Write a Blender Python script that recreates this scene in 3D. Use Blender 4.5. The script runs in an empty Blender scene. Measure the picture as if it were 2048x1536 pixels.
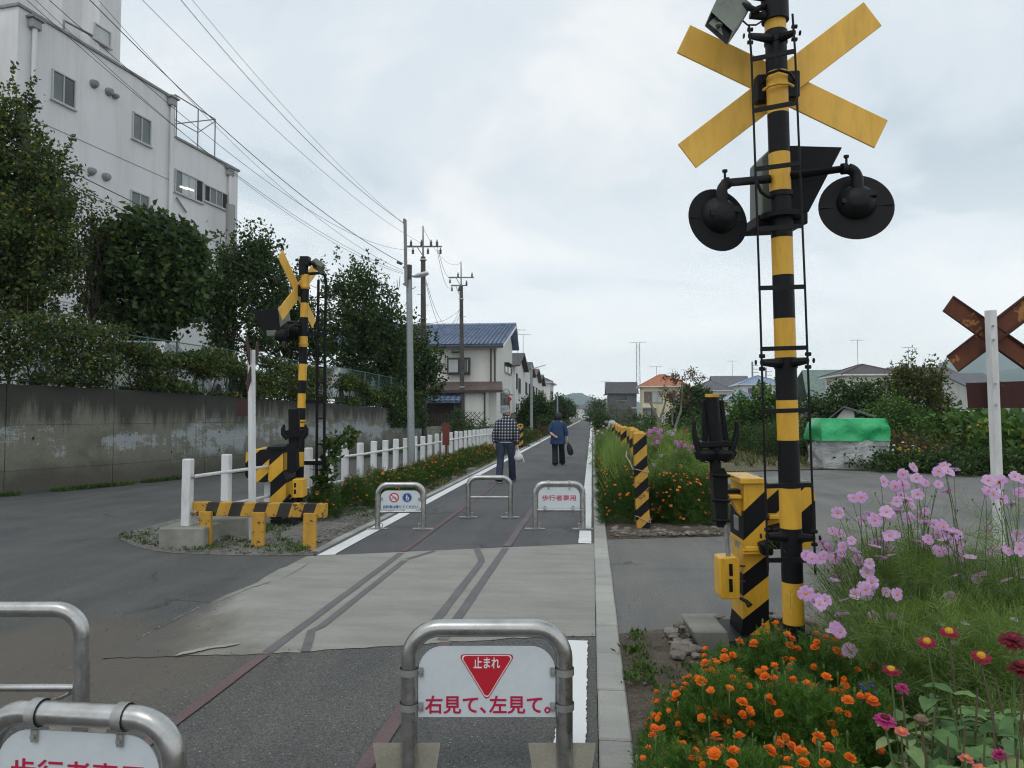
import bpy, math, random
import numpy as np
from mathutils import Vector, Matrix
R_ = math.radians
random.seed(7); RNG = np.random.default_rng(7)
SC = bpy.context.scene
COL = SC.collection
# ------------------------------------------------------------------ camera, sky, sun, exposure
FPX = 1450.0
CAMH = 1.5
TH = math.atan(61 / FPX); PS = math.atan(160 * math.cos(TH) / FPX)
CAM = Vector((0, 0, CAMH))
cF = Vector((-math.sin(PS) * math.cos(TH), math.cos(PS) * math.cos(TH), math.sin(TH)))
cR = Vector((math.cos(PS), math.sin(PS), 0))
cU = cR.cross(cF)
cam = bpy.data.objects.new('camera', bpy.data.cameras.new('camera')); COL.objects.link(cam)
cam.location = CAM; cam.rotation_euler = (math.pi / 2 + TH, 0, PS)
cam.data.sensor_width = 36; cam.data.lens = FPX / 2048 * 36
cam.data.clip_start = 0.05; cam.data.clip_end = 12000
SC.camera = cam
SUN_EL, SUN_ROT = R_(58), R_(200)
w = bpy.data.worlds.new("World"); SC.world = w; w.use_nodes = True
nt = w.node_tree; N = nt.nodes; L = nt.links; N.clear()
wo = N.new('ShaderNodeOutputWorld'); bg = N.new('ShaderNodeBackground'); bg.inputs[1].default_value = 0.1
sky = N.new('ShaderNodeTexSky'); sky.sky_type = 'NISHITA'; sky.sun_disc = False
sky.sun_elevation = SUN_EL; sky.sun_rotation = SUN_ROT
tc = N.new('ShaderNodeTexCoord'); sp = N.new('ShaderNodeSeparateXYZ'); L.new(tc.outputs['Generated'], sp.inputs[0])
# cloud deck: project the view direction on a flat ceiling so that clouds flatten towards the horizon
zz = N.new('ShaderNodeMath'); zz.operation = 'MAXIMUM'; zz.inputs[1].default_value = 0.0; L.new(sp.outputs[2], zz.inputs[0])
za = N.new('ShaderNodeMath'); za.operation = 'ADD'; za.inputs[1].default_value = 0.22; L.new(zz.outputs[0], za.inputs[0])
dx = N.new('ShaderNodeMath'); dx.operation = 'DIVIDE'; L.new(sp.outputs[0], dx.inputs[0]); L.new(za.outputs[0], dx.inputs[1])
dy = N.new('ShaderNodeMath'); dy.operation = 'DIVIDE'; L.new(sp.outputs[1], dy.inputs[0]); L.new(za.outputs[0], dy.inputs[1])
cb = N.new('ShaderNodeCombineXYZ'); L.new(dx.outputs[0], cb.inputs[0]); L.new(dy.outputs[0], cb.inputs[1])
n1 = N.new('ShaderNodeTexNoise'); n1.inputs['Scale'].default_value = 0.95; n1.inputs['Detail'].default_value = 7; n1.inputs['Roughness'].default_value = 0.56
n1.inputs['Distortion'].default_value = 0.5
L.new(cb.outputs[0], n1.inputs['Vector'])
cr = N.new('ShaderNodeValToRGB'); L.new(n1.outputs[0], cr.inputs[0])
cr.color_ramp.interpolation = 'EASE'
e = cr.color_ramp.elements
e[0].position = 0.38; e[0].color = (.60, .69, .76, 1)
e[1].position = 0.60; e[1].color = (.96, .975, .98, 1)
m = e.new(0.475); m.color = (.76, .83, .885, 1)
# whiter towards the horizon
hz = N.new('ShaderNodeMapRange'); L.new(zz.outputs[0], hz.inputs[0])
hz.inputs[1].default_value = 0.0; hz.inputs[2].default_value = 0.30; hz.inputs[3].default_value = 0.92; hz.inputs[4].default_value = 0.0
mx = N.new('ShaderNodeMixRGB'); L.new(hz.outputs[0], mx.inputs[0]); L.new(cr.outputs[0], mx.inputs[1]); mx.inputs[2].default_value = (1.30, 1.31, 1.30, 1)
sc10 = N.new('ShaderNodeMixRGB'); sc10.blend_type = 'MULTIPLY'; sc10.inputs[0].default_value = 1; L.new(mx.outputs[0], sc10.inputs[1]); sc10.inputs[2].default_value = (10, 10, 10, 1)
mk = N.new('ShaderNodeMixRGB'); mk.inputs[0].default_value = 0.93; L.new(sky.outputs[0], mk.inputs[1]); L.new(sc10.outputs[0], mk.inputs[2])
L.new(mk.outputs[0], bg.inputs[0]); L.new(bg.outputs[0], wo.inputs[0])
sl = bpy.data.lights.new('sun', 'SUN'); sl.energy = 0.5; sl.angle = R_(25); sl.color = (1, .96, .90)
so = bpy.data.objects.new('sun', sl); COL.objects.link(so)
# sky sun_rotation is measured clockwise from +Y
sd = Vector((math.sin(SUN_ROT) * math.cos(SUN_EL), math.cos(SUN_ROT) * math.cos(SUN_EL), math.sin(SUN_EL)))
so.rotation_euler = (-sd).to_track_quat('-Z', 'Y').to_euler()
vs = SC.view_settings; vs.view_transform = 'Standard'; vs.look = 'None'; vs.exposure = 0.08; vs.gamma = 1; vs.use_curve_mapping = False
cy = SC.cycles; cy.use_denoising = True; cy.max_bounces = 5; cy.diffuse_bounces = 3; cy.glossy_bounces = 2; cy.transparent_max_bounces = 8
cy.transmission_bounces = 3; cy.volume_bounces = 2; SC.render.filter_size = 1.2; cy.filter_width = 1.15; cy.use_adaptive_sampling = True; cy.adaptive_threshold = 0.02; cy.caustics_reflective = False; cy.caustics_refractive = False
SC.render.use_persistent_data = False

# ------------------------------------------------------------------ measuring the photograph
def ray(u, v): return cF + cR * ((u - 1024) / FPX) - cU * ((v - 768) / FPX)
def G(u, v, z=0.0):
    d = ray(u, v); t = (z - CAMH) / d.z
    return CAM + d * t
def dep(u, v, z=0.0): return (G(u, v, z) - CAM).dot(cF)
def C(u, v, d): return CAM + ray(u, v) * d
def Q(u, v, Y):
    d = ray(u, v); return CAM + d * (Y / d.y)
def proj(p):
    q = Vector(p) - CAM; d = q.dot(cF)
    return 1024 + FPX * q.dot(cR) / d, 768 - FPX * q.dot(cU) / d

# ------------------------------------------------------------------ materials
MATS = {}
def srgb(r, g, b):
    f = lambda c: (c / 255 / 12.92) if c <= 10 else ((c / 255 + .055) / 1.055) ** 2.4
    return (f(r), f(g), f(b), 1)
def newmat(name):
    m = bpy.data.materials.new(name); m.use_nodes = True; m.node_tree.nodes.clear()
    N = m.node_tree.nodes; L = m.node_tree.links
    o = N.new('ShaderNodeOutputMaterial'); b = N.new('ShaderNodeBsdfPrincipled'); L.new(b.outputs[0], o.inputs[0])
    MATS[name] = m
    return m, N, L, b, o
def c4(c): return tuple(c) if len(c) == 4 else (c[0], c[1], c[2], 1)
def noise(N, L, vec, scale, detail=4, rough=.55, dist=0, stretch=None):
    n = N.new('ShaderNodeTexNoise'); n.inputs['Scale'].default_value = scale; n.inputs['Detail'].default_value = detail
    n.inputs['Roughness'].default_value = rough; n.inputs['Distortion'].default_value = dist
    if stretch:
        mp = N.new('ShaderNodeMapping'); mp.inputs['Scale'].default_value = stretch; L.new(vec, mp.inputs[0]); vec = mp.outputs[0]
    L.new(vec, n.inputs['Vector']); return n.outputs[0]
def ramp(N, L, fac, stops, interp='LINEAR'):
    r = N.new('ShaderNodeValToRGB'); r.color_ramp.interpolation = interp; e = r.color_ramp.elements
    e[0].position, e[0].color = stops[0][0], c4(stops[0][1]); e[1].position, e[1].color = stops[-1][0], c4(stops[-1][1])
    for p, c in stops[1:-1]:
        x = e.new(p); x.color = c4(c)
    if fac is not None: L.new(fac, r.inputs[0])
    return r.outputs[0]
def mix(N, L, fac, a, b, mode='MIX'):
    m = N.new('ShaderNodeMixRGB'); m.blend_type = mode
    for i, x in enumerate((fac, a, b)):
        if isinstance(x, (int, float)): m.inputs[i].default_value = x
        elif isinstance(x, (tuple, list)): m.inputs[i].default_value = c4(x)
        else: L.new(x, m.inputs[i])
    return m.outputs[0]
def mth(N, L, op, a, b=None, clamp=False):
    m = N.new('ShaderNodeMath'); m.operation = op; m.use_clamp = clamp
    for i, x in enumerate((a, b)):
        if x is None: continue
        if isinstance(x, (int, float)): m.inputs[i].default_value = x
        else: L.new(x, m.inputs[i])
    return m.outputs[0]
def sstep(N, L, x, a, b_, lo=0.0, hi=1.0):
    m = N.new('ShaderNodeMapRange'); m.interpolation_type = 'SMOOTHSTEP'
    L.new(x, m.inputs[0]); m.inputs[1].default_value = a; m.inputs[2].default_value = b_; m.inputs[3].default_value = lo; m.inputs[4].default_value = hi
    return m.outputs[0]
def bump(N, L, b, h, strength, dist=.01):
    bp = N.new('ShaderNodeBump'); bp.inputs['Strength'].default_value = strength; bp.inputs['Distance'].default_value = dist
    L.new(h, bp.inputs['Height']); L.new(bp.outputs[0], b.inputs['Normal'])
def coords(N, kind='Object'):
    return N.new('ShaderNodeTexCoord').outputs[kind]
def M(name, c1, c2=None, scale=3, rough=.6, metal=0, bmp=0, bscale=None, fine=None, lo=.35, hi=.65, objvar=0, spec=.5, stretch=None, dist=.01, kind='Object'):
    """plain surface: c1 and c2 mottled by noise, optional fine grain, bump and a small change from object to object"""
    if name in MATS: return MATS[name]
    m, N, L, b, o = newmat(name)
    vec = coords(N, kind)
    c2 = c2 or tuple(x * .8 for x in c1[:3])
    f = noise(N, L, vec, scale, 5, .6, stretch=stretch)
    col = ramp(N, L, f, [(lo, c1), (hi, c2)])
    if fine:
        g = noise(N, L, vec, fine[0], 2, .5)
        col = mix(N, L, 1.0, col, ramp(N, L, g, [(.3, (1 - fine[1],) * 3), (.7, (1 + fine[1],) * 3)]), 'MULTIPLY')
    if objvar:
        oi = N.new('ShaderNodeObjectInfo')
        col = mix(N, L, 1.0, col, ramp(N, L, oi.outputs['Random'], [(0, (1 - objvar,) * 3), (1, (1 + objvar,) * 3)]), 'MULTIPLY')
    L.new(col, b.inputs['Base Color'])
    b.inputs['Roughness'].default_value = rough; b.inputs['Metallic'].default_value = metal; b.inputs['Specular IOR Level'].default_value = spec
    if bmp:
        bump(N, L, b, noise(N, L, vec, bscale or scale * 4, 4, .6), bmp, dist)
    return m
def leafmat(name, dark, light, trans=.3, rough=.55, yellow=None, yf=.04, spec=.3):
    """each leaf (mesh island) its own shade between dark and light, a few turned yellow"""
    if name in MATS: return MATS[name]
    m, N, L, b, o = newmat(name)
    gi = N.new('ShaderNodeNewGeometry')
    col = ramp(N, L, gi.outputs['Random Per Island'], [(0, dark), (.7, tuple((a + c) / 2 for a, c in zip(dark, light))), (1, light)])
    big = noise(N, L, coords(N), .9, 2)
    col = mix(N, L, 1, col, ramp(N, L, big, [(.35, (.75, .78, .8)), (.65, (1.25, 1.2, 1.05))]), 'MULTIPLY')
    if yellow:
        s = mth(N, L, 'FRACT', mth(N, L, 'MULTIPLY', gi.outputs['Random Per Island'], 37.7))
        col = mix(N, L, mth(N, L, 'LESS_THAN', s, yf), col, yellow)
    L.new(col, b.inputs['Base Color']); b.inputs['Roughness'].default_value = rough; b.inputs['Specular IOR Level'].default_value = spec
    t = N.new('ShaderNodeBsdfTranslucent'); L.new(mix(N, L, 1, col, (1.2, 1.25, .6), 'MULTIPLY'), t.inputs[0])
    ms = N.new('ShaderNodeMixShader'); ms.inputs[0].default_value = trans
    L.new(b.outputs[0], ms.inputs[1]); L.new(t.outputs[0], ms.inputs[2]); L.new(ms.outputs[0], o.inputs[0])
    return m

# ------------------------------------------------------------------ things, parts, meshes
ORG = {}
def tag(o, label=None, cat=None, group=None, kind=None):
    if label: o['label'] = label
    if cat: o['category'] = cat
    if group: o['group'] = group
    if kind: o['kind'] = kind
    return o
def thing(name, loc, label, cat, group=None, rz=0):
    o = bpy.data.objects.new(name, None); COL.objects.link(o); o.empty_display_size = .1
    o.location = loc; o.rotation_euler = (0, 0, rz); ORG[o.name] = Vector(loc)
    return tag(o, label, cat, group)
def root(o):
    while o.parent: o = o.parent
    return o
def link(name, me, parent=None, org=None):
    o = bpy.data.objects.new(name, me); COL.objects.link(o)
    if parent is not None: o.parent = parent
    elif org is not None: o.location = org; ORG[o.name] = Vector(org)
    return o
class MB:
    def __init__(s): s.v = []; s.f = []; s.m = []
    def add(s, vs, fs, mi=0, mat=None):
        k = len(s.v)
        for p in vs:
            p = Vector(p); s.v.append(mat @ p if mat is not None else p)
        for f in fs: s.f.append([i + k for i in f]); s.m.append(mi)
        return s
    def box(s, c, d, mi=0, rot=None):
        """centre, full size, optional rotation (euler tuple or Matrix)"""
        x, y, z = d[0] / 2, d[1] / 2, d[2] / 2
        mt = Matrix.Translation(Vector(c))
        if rot is not None: mt = mt @ (rot.to_4x4() if isinstance(rot, Matrix) else Matrix.Rotation(rot[2], 4, 'Z') @ Matrix.Rotation(rot[1], 4, 'Y') @ Matrix.Rotation(rot[0], 4, 'X'))
        return s.add([(-x,-y,-z),(x,-y,-z),(x,y,-z),(-x,y,-z),(-x,-y,z),(x,-y,z),(x,y,z),(-x,y,z)],
              [(0,3,2,1),(4,5,6,7),(0,1,5,4),(1,2,6,5),(2,3,7,6),(3,0,4,7)], mi, mt)
    def bx(s, a, b, mi=0):
        return s.box([(p + q) / 2 for p, q in zip(a, b)], [abs(p - q) for p, q in zip(a, b)], mi)
    def tube(s, pts, r, n=8, mi=0, cap=True, mids=None, up=None):
        pts = [Vector(p) for p in pts]; k0 = len(s.v); m_ = len(pts)
        rr = r if isinstance(r, (list, tuple)) else [r] * m_
        t0 = (pts[1] - pts[0]).normalized()
        a = Vector(up) if up else (Vector((0, 0, 1)) if abs(t0.z) < .9 else Vector((0, 1, 0)))
        x = t0.cross(a).normalized()
        for i, p in enumerate(pts):
            if i == 0: t = t0
            elif i == m_ - 1: t = (pts[-1] - pts[-2]).normalized()
            else: t = ((pts[i + 1] - p).normalized() + (p - pts[i - 1]).normalized()).normalized()
            x = (x - t * x.dot(t)).normalized(); y = t.cross(x)
            q = rr[i]; qx, qy = q if isinstance(q, (tuple, list)) else (q, q)
            for j in range(n):
                an = 2 * math.pi * j / n
                s.v.append(p + x * (math.cos(an) * qx) + y * (math.sin(an) * qy))
        for i in range(m_ - 1):
            for j in range(n):
                a0 = k0 + i * n + j; a1 = k0 + i * n + (j + 1) % n
                s.f.append([a0, a1, a1 + n, a0 + n]); s.m.append(mids[i] if mids else mi)
        if cap:
            s.f.append([k0 + j for j in range(n)][::-1]); s.m.append(mids[0] if mids else mi)
            s.f.append([k0 + (m_ - 1) * n + j for j in range(n)]); s.m.append(mids[-1] if mids else mi)
        return s
    def prism(s, pts, off, mi=0):
        """polygon of 3-D points, extruded by the vector off"""
        n = len(pts); off = Vector(off); a = [Vector(p) for p in pts]; b = [p + off for p in a]
        fs = [list(range(n)), list(range(2 * n - 1, n - 1, -1))] + [[i, i + n, (i + 1) % n + n, (i + 1) % n] for i in range(n)]
        return s.add(a + b, fs, mi)
    def quad(s, *p, mi=0): return s.add(p, [list(range(len(p)))], mi)
    def lathe(s, prof, c=(0, 0, 0), n=16, mi=0, rot=None, mids=None):
        """prof: (radius, height) pairs around the local z axis at c"""
        vs = []; fs = []
        for r, h in prof:
            for j in range(n): vs.append((r * math.cos(2 * math.pi * j / n), r * math.sin(2 * math.pi * j / n), h))
        mt = Matrix.Translation(Vector(c)) @ (rot.to_4x4() if rot is not None else Matrix.Identity(4))
        k = len(s.v)
        for p in vs: s.v.append(mt @ Vector(p))
        for i in range(len(prof) - 1):
            for j in range(n):
                s.f.append([k + i * n + j, k + i * n + (j + 1) % n, k + (i + 1) * n + (j + 1) % n, k + (i + 1) * n + j]); s.m.append(mids[i] if mids else mi)
        s.f.append([k + j for j in range(n)][::-1]); s.m.append(mi)
        s.f.append([k + (len(prof) - 1) * n + j for j in range(n)]); s.m.append(mids[-1] if mids else mi)
        return s
    def build(s, name, mats, parent=None, smooth=False, bevel=0, label=None, cat=None, group=None, kind=None, seg=1, org=None):
        if not isinstance(mats, (list, tuple)): mats = [mats]
        if parent is not None: o0 = ORG[root(parent).name]
        elif org is not None: o0 = Vector(org)
        else:
            xs = [p.x for p in s.v]; ys = [p.y for p in s.v]; zs = [p.z for p in s.v]
            o0 = Vector(((min(xs) + max(xs)) / 2, (min(ys) + max(ys)) / 2, min(zs)))
        me = bpy.data.meshes.new(name)
        me.from_pydata([tuple(p - o0) for p in s.v], [], s.f)
        for mt in mats: me.materials.append(mt)
        if len(mats) > 1: me.polygons.foreach_set('material_index', s.m)
        if smooth: me.polygons.foreach_set('use_smooth', [True] * len(s.f))
        me.update()
        o = link(name, me, parent, o0)
        if smooth == 'auto' or smooth is True:
            try: me.set_sharp_from_angle(angle=R_(40))
            except Exception: pass
        if bevel:
            b = o.modifiers.new('bevel', 'BEVEL'); b.width = bevel; b.segments = seg; b.limit_method = 'ANGLE'; b.angle_limit = R_(35)
        return tag(o, label, cat, group, kind)
def raw(name, V, F, mats, parent=None, org=None, smooth=False, mi=None, **kw):
    """numpy vertices (n,3) and faces (k,3|4) in world space, linked fast"""
    o0 = ORG[root(parent).name] if parent is not None else Vector(org if org is not None else (0, 0, 0))
    V = np.asarray(V, dtype=np.float32) - np.array(o0, dtype=np.float32); F = np.asarray(F, dtype=np.int32)
    me = bpy.data.meshes.new(name); n, k = F.shape
    me.vertices.add(len(V)); me.vertices.foreach_set('co', V.ravel())
    me.loops.add(n * k); me.loops.foreach_set('vertex_index', F.ravel())
    me.polygons.add(n); me.polygons.foreach_set('loop_start', np.arange(0, n * k, k, dtype=np.int32))
    me.polygons.foreach_set('loop_total', np.full(n, k, dtype=np.int32))
    if mi is not None: me.polygons.foreach_set('material_index', np.asarray(mi, dtype=np.int32))
    if smooth: me.polygons.foreach_set('use_smooth', np.ones(n, dtype=bool))
    for mt in (mats if isinstance(mats, (list, tuple)) else [mats]): me.materials.append(mt)
    me.update(calc_edges=True); me.validate()
    o = link(name, me, parent, o0)
    return tag(o, **kw)
def copy_tree(o, parent=None, loc=None, rz=None, label=None):
    c = o.copy(); COL.objects.link(c); c.parent = parent
    if parent is None: ORG[c.name] = Vector(loc) if loc is not None else Vector(o.location)
    if loc is not None: c.location = loc
    if rz is not None: c.rotation_euler = (0, 0, rz)
    if label: c['label'] = label
    for ch in [x for x in KIDS.get(o.name, [])] if o.name in KIDS else list(o.children): copy_tree(ch, c)
    return c
KIDS = {}
def rotz(p, a, c=(0, 0, 0)):
    p = Vector(p) - Vector(c); return Vector((p.x * math.cos(a) - p.y * math.sin(a), p.x * math.sin(a) + p.y * math.cos(a), p.z)) + Vector(c)
def arc(c, a0, a1, r, n, ax, ay):
    return [Vector(c) + Vector(ax) * (r * math.cos(a0 + (a1 - a0) * i / n)) + Vector(ay) * (r * math.sin(a0 + (a1 - a0) * i / n)) for i in range(n + 1)]
# text on signs, turned into a mesh
def text_mesh(name, body, size, origin, right, up, normal, mat, parent, bold=0, lift=.002, width=None, align='CENTER', depth=.0006):
    cu = bpy.data.curves.new(name, 'FONT'); cu.body = body; cu.size = size; cu.align_x = align; cu.align_y = 'CENTER'
    cu.offset = bold; cu.extrude = depth; cu.resolution_u = 3
    to = bpy.data.objects.new(name, cu); COL.objects.link(to)
    bpy.context.view_layer.update()
    dg = bpy.context.evaluated_depsgraph_get()
    me = bpy.data.meshes.new_from_object(to.evaluated_get(dg))
    bpy.data.objects.remove(to)
    xs = [v.co.x for v in me.vertices] or [0, 1]; ys = [v.co.y for v in me.vertices] or [0, 1]
    sx = (width / (max(xs) - min(xs))) if width else 1
    cx = (max(xs) + min(xs)) / 2; cy_ = (max(ys) + min(ys)) / 2
    o0 = ORG[root(parent).name]
    for v in me.vertices:
        v.co = Vector(origin) + Vector(right) * ((v.co.x - cx) * sx) + Vector(up) * (v.co.y - cy_) + Vector(normal) * (v.co.z + lift) - o0
    me.materials.clear(); me.materials.append(mat)
    return link(name, me, parent)
import bmesh
from mathutils import noise as mn
# ------------------------------------------------------------------ ground materials
def asphalt(name, c1, c2, grit=.5, warm=None, cracks=True):
    m, N, L, b, o = newmat(name); v = coords(N)
    a = noise(N, L, v, .7, 4, .6); f = noise(N, L, v, 130, 2, .6); g = noise(N, L, v, 45, 3, .6)
    col = ramp(N, L, a, [(.3, c1), (.7, c2)])
    col = mix(N, L, 1, col, ramp(N, L, f, [(.3, (1 - grit,) * 3), (.5, (1,) * 3), (.72, (1 + grit * 1.1,) * 3)]), 'MULTIPLY')
    col = mix(N, L, 1, col, ramp(N, L, g, [(.3, (.85,) * 3), (.7, (1.14,) * 3)]), 'MULTIPLY')
    vo = N.new('ShaderNodeTexVoronoi'); vo.inputs['Scale'].default_value = 34; L.new(v, vo.inputs['Vector'])
    sp_ = mth(N, L, 'LESS_THAN', vo.outputs['Distance'], .13)
    rnd = N.new('ShaderNodeSeparateColor'); L.new(vo.outputs['Color'], rnd.inputs[0])
    col = mix(N, L, mth(N, L, 'MULTIPLY', sp_, mth(N, L, 'GREATER_THAN', rnd.outputs[0], .62)), col, (.36, .36, .34))
    if cracks:
        vc = N.new('ShaderNodeTexVoronoi'); vc.feature = 'DISTANCE_TO_EDGE'; vc.inputs['Scale'].default_value = .42
        wp = N.new('ShaderNodeMixRGB'); wp.blend_type = 'ADD'; wp.inputs[0].default_value = 1; L.new(v, wp.inputs[1])
        nn_ = N.new('ShaderNodeTexNoise'); nn_.inputs['Scale'].default_value = 2.2; nn_.inputs['Detail'].default_value = 6; L.new(v, nn_.inputs['Vector'])
        L.new(mix(N, L, 1, nn_.outputs['Color'], (.55, .55, .55), 'MULTIPLY'), wp.inputs[2]); L.new(wp.outputs[0], vc.inputs['Vector'])
        ck = mth(N, L, 'MULTIPLY', sstep(N, L, vc.outputs['Distance'], .0035, .009, 1, 0), sstep(N, L, noise(N, L, v, .5, 2), .48, .60))
        col = mix(N, L, mth(N, L, 'MULTIPLY', ck, .7), col, (.03, .03, .028))
        col = mix(N, L, 1, col, ramp(N, L, noise(N, L, v, .33, 5, .7, .6), [(.36, (.80, .80, .81)), (.46, (1, 1, 1)), (.62, (1.10, 1.09, 1.06))]), 'MULTIPLY')
    # long worn streaks and a few darker repaired patches
    s = noise(N, L, v, 1.3, 3, .6, stretch=(2.2, .25, 1))
    col = mix(N, L, 1, col, ramp(N, L, s, [(.35, (.88, .89, .9)), (.65, (1.1, 1.09, 1.06))]), 'MULTIPLY')
    if warm:
        wv = N.new('ShaderNodeVectorMath'); wv.operation = 'DISTANCE'; L.new(v, wv.inputs[0]); wv.inputs[1].default_value = warm[0]
        fz = mth(N, L, 'ADD', mth(N, L, 'DIVIDE', wv.outputs['Value'], warm[1]), mth(N, L, 'MULTIPLY', noise(N, L, v, 1.6, 4, .65, stretch=(1, .45, 1)), .9))
        col = mix(N, L, sstep(N, L, fz, .75, 1.3, .75, 0.0), col, warm[2])
    L.new(col, b.inputs['Base Color']); b.inputs['Roughness'].default_value = .82; b.inputs['Specular IOR Level'].default_value = .35
    bump(N, L, b, f, .5, .004)
    return m
asphalt('asphalt_road', (.078, .082, .082), (.105, .108, .105), .38, warm=((-3.3, 4.0, 0), 1.7, (.125, .108, .085)))
asphalt('asphalt_lane', (.145, .143, .136), (.172, .169, .160), .22)
asphalt('asphalt_path', (.088, .088, .092), (.112, .112, .114), .35)
asphalt('asphalt_near', (.086, .086, .084), (.110, .107, .101), .6, warm=((-3.0, 4.2, 0), 1.5, (.125, .108, .085)))
def concrete(name, c1, c2, stain=.2, brown=None, sc=1.5, objvar=0):
    m, N, L, b, o = newmat(name); v = coords(N)
    a = noise(N, L, v, sc, 5, .65); f = noise(N, L, v, 90, 3, .6)
    col = ramp(N, L, a, [(.32, c1), (.68, c2)])
    col = mix(N, L, 1, col, ramp(N, L, f, [(.3, (.9,) * 3), (.7, (1.1,) * 3)]), 'MULTIPLY')
    s = noise(N, L, v, 2.5, 4, .6, stretch=(.5, 2.5, 1))
    col = mix(N, L, 1, col, ramp(N, L, s, [(.35, (1 - stain,) * 3), (.6, (1,) * 3)]), 'MULTIPLY')
    if brown:
        wv = N.new('ShaderNodeVectorMath'); wv.operation = 'DISTANCE'; L.new(v, wv.inputs[0]); wv.inputs[1].default_value = brown[0]
        fz = mth(N, L, 'ADD', mth(N, L, 'DIVIDE', wv.outputs['Value'], brown[1]), mth(N, L, 'MULTIPLY', noise(N, L, v, 1.8, 5, .7, stretch=(1, .4, 1)), 1.1))
        col = mix(N, L, sstep(N, L, fz, .8, 1.35, .85, 0.0), col, brown[2])
    if brown:
        sx = N.new('ShaderNodeSeparateXYZ'); L.new(v, sx.inputs[0])
        ff = mth(N, L, 'ADD', mth(N, L, 'ADD', sx.outputs[0], mth(N, L, 'MULTIPLY', sx.outputs[1], .34)), mth(N, L, 'MULTIPLY', noise(N, L, v, 1.5, 6, .72, .3, stretch=(1, .5, 1)), 1.3))
        col = mix(N, L, sstep(N, L, ff, -.62, -.22, .92, 0.0), col, (.112, .108, .098))
    if objvar:
        oi = N.new('ShaderNodeObjectInfo')
        col = mix(N, L, 1, col, ramp(N, L, oi.outputs['Random'], [(0, (1 - objvar, 1 - objvar, 1 - objvar * .9)), (1, (1 + objvar,) * 3)]), 'MULTIPLY')
    L.new(col, b.inputs['Base Color']); b.inputs['Roughness'].default_value = .85; b.inputs['Specular IOR Level'].default_value = .3
    bump(N, L, b, f, .3, .003)
    return m
concrete('concrete_slab', (.278, .273, .240), (.335, .328, .295), .14, brown=((-3.1, 4.3, 0), 1.75, (.125, .108, .085)))
concrete('kerb_concrete', (.33, .33, .30), (.42, .415, .38), .12, objvar=.14)
concrete('footing_concrete', (.24, .245, .21), (.33, .33, .29), .3, sc=4)
M('soil', (.055, .043, .030), (.105, .085, .060), scale=6, rough=.95, fine=(60, .35), bmp=.6, bscale=30, dist=.02)
M('field_soil', (.085, .085, .040), (.12, .10, .055), scale=1.2, rough=.95, fine=(25, .3), bmp=.5, bscale=12, dist=.03)
M('gravel_ground', (.13, .125, .11), (.20, .19, .17), scale=9, rough=.95, fine=(70, .4), bmp=.7, bscale=50, dist=.015)
M('white_paint', (.66, .67, .66), (.76, .77, .76), scale=5, rough=.7, fine=(70, .12), lo=.3, hi=.5)
m, N, L, b, o = newmat('road_paint'); v = coords(N)
f = noise(N, L, v, 30, 5, .75); g = noise(N, L, v, 3, 3, .6)
col = mix(N, L, ramp(N, L, mth(N, L, 'ADD', mth(N, L, 'MULTIPLY', f, .8), mth(N, L, 'MULTIPLY', g, .3)), [(.66, (0, 0, 0)), (.74, (1, 1, 1))]), (.76, .77, .76), (.25, .25, .25))
L.new(col, b.inputs['Base Color']); b.inputs['Roughness'].default_value = .75

# ------------------------------------------------------------------ sheets
def sheet(name, pts, z, mat, kind='structure', label=None, thick=0):
    if sum(pts[i][0] * pts[(i + 1) % len(pts)][1] - pts[(i + 1) % len(pts)][0] * pts[i][1] for i in range(len(pts))) < 0: pts = list(pts)[::-1]
    mb = MB(); mb.prism([(p[0], p[1], z) for p in pts], (0, 0, -thick)) if thick else mb.add([(p[0], p[1], z) for p in pts], [list(range(len(pts)))])
    # keep texture coordinates in metres from the world origin
    o = mb.build(name, MATS[mat], org=(0, 0, 0)); ORG[o.name] = Vector((0, 0, 0)); o['kind'] = kind
    if label: o['label'] = label
    return o
def g2(*uv): return [tuple(G(u, v))[:2] for u, v in uv]
sheet('ground', [(-2800, -60), (2800, -60), (2800, 2700), (-2800, 2700)], -.06, 'field_soil', label='open soil and rough grass under the whole place')
# the road on the left that runs along the retaining wall, and the area in front of the crossing
sheet('road', [(-30, -6), (-2.96, -6), (-2.96, 60), (-9, 60), (-12.5, 13), (-30, 7)], 0, 'asphalt_road', label='dark worn asphalt road beside the retaining wall')
sheet('lane', [(.17, -6), (30, -6), (30, 15), (10.2, 18.9), (6.3, 20.6), (3.0, 19.2), (1.9, 17.0), (1.62, 60), (.17, 60)], 0, 'asphalt_lane', label='paler asphalt lane crossing to the right of the path')
sheet('path_near', [(-2.96, -6), (.02, -6), (.02, 8.45), (-2.96, 7.35)], .004, 'asphalt_near', label='gritty dark asphalt in front of the crossing slab')
NL, BL = [(.02, 5.0), (-.6, 4.86), (-1.3, 4.63), (-2.0, 4.40), (-2.5, 4.30), (-3.0, 4.20)], [(-3.02, 7.42), (.02, 8.52)]
rag = []
for i in range(46):
    t = i / 45 * (len(NL) - 1); k = min(int(t), len(NL) - 2); q = t - k
    rag.append((NL[k][0] * (1 - q) + NL[k + 1][0] * q + random.uniform(-.012, .012), NL[k][1] * (1 - q) + NL[k + 1][1] * q + random.uniform(-.015, .02)))
lag = [(-3.0 + .05 * mn.noise((0, y * 1.7, 3)) + random.uniform(-.01, .01), y) for y in [4.2 + i * (7.42 - 4.2) / 30 for i in range(1, 31)]]
sheet('crossing_slab', rag + lag + BL, .008, 'concrete_slab', label='pale concrete slab of the former level crossing')
sheet('path', [(-2.96, 7.3), (.02, 8.4), (.02, 420), (-2.96, 420)], .004, 'asphalt_path', label='smooth grey asphalt footpath running to the horizon')
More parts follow.
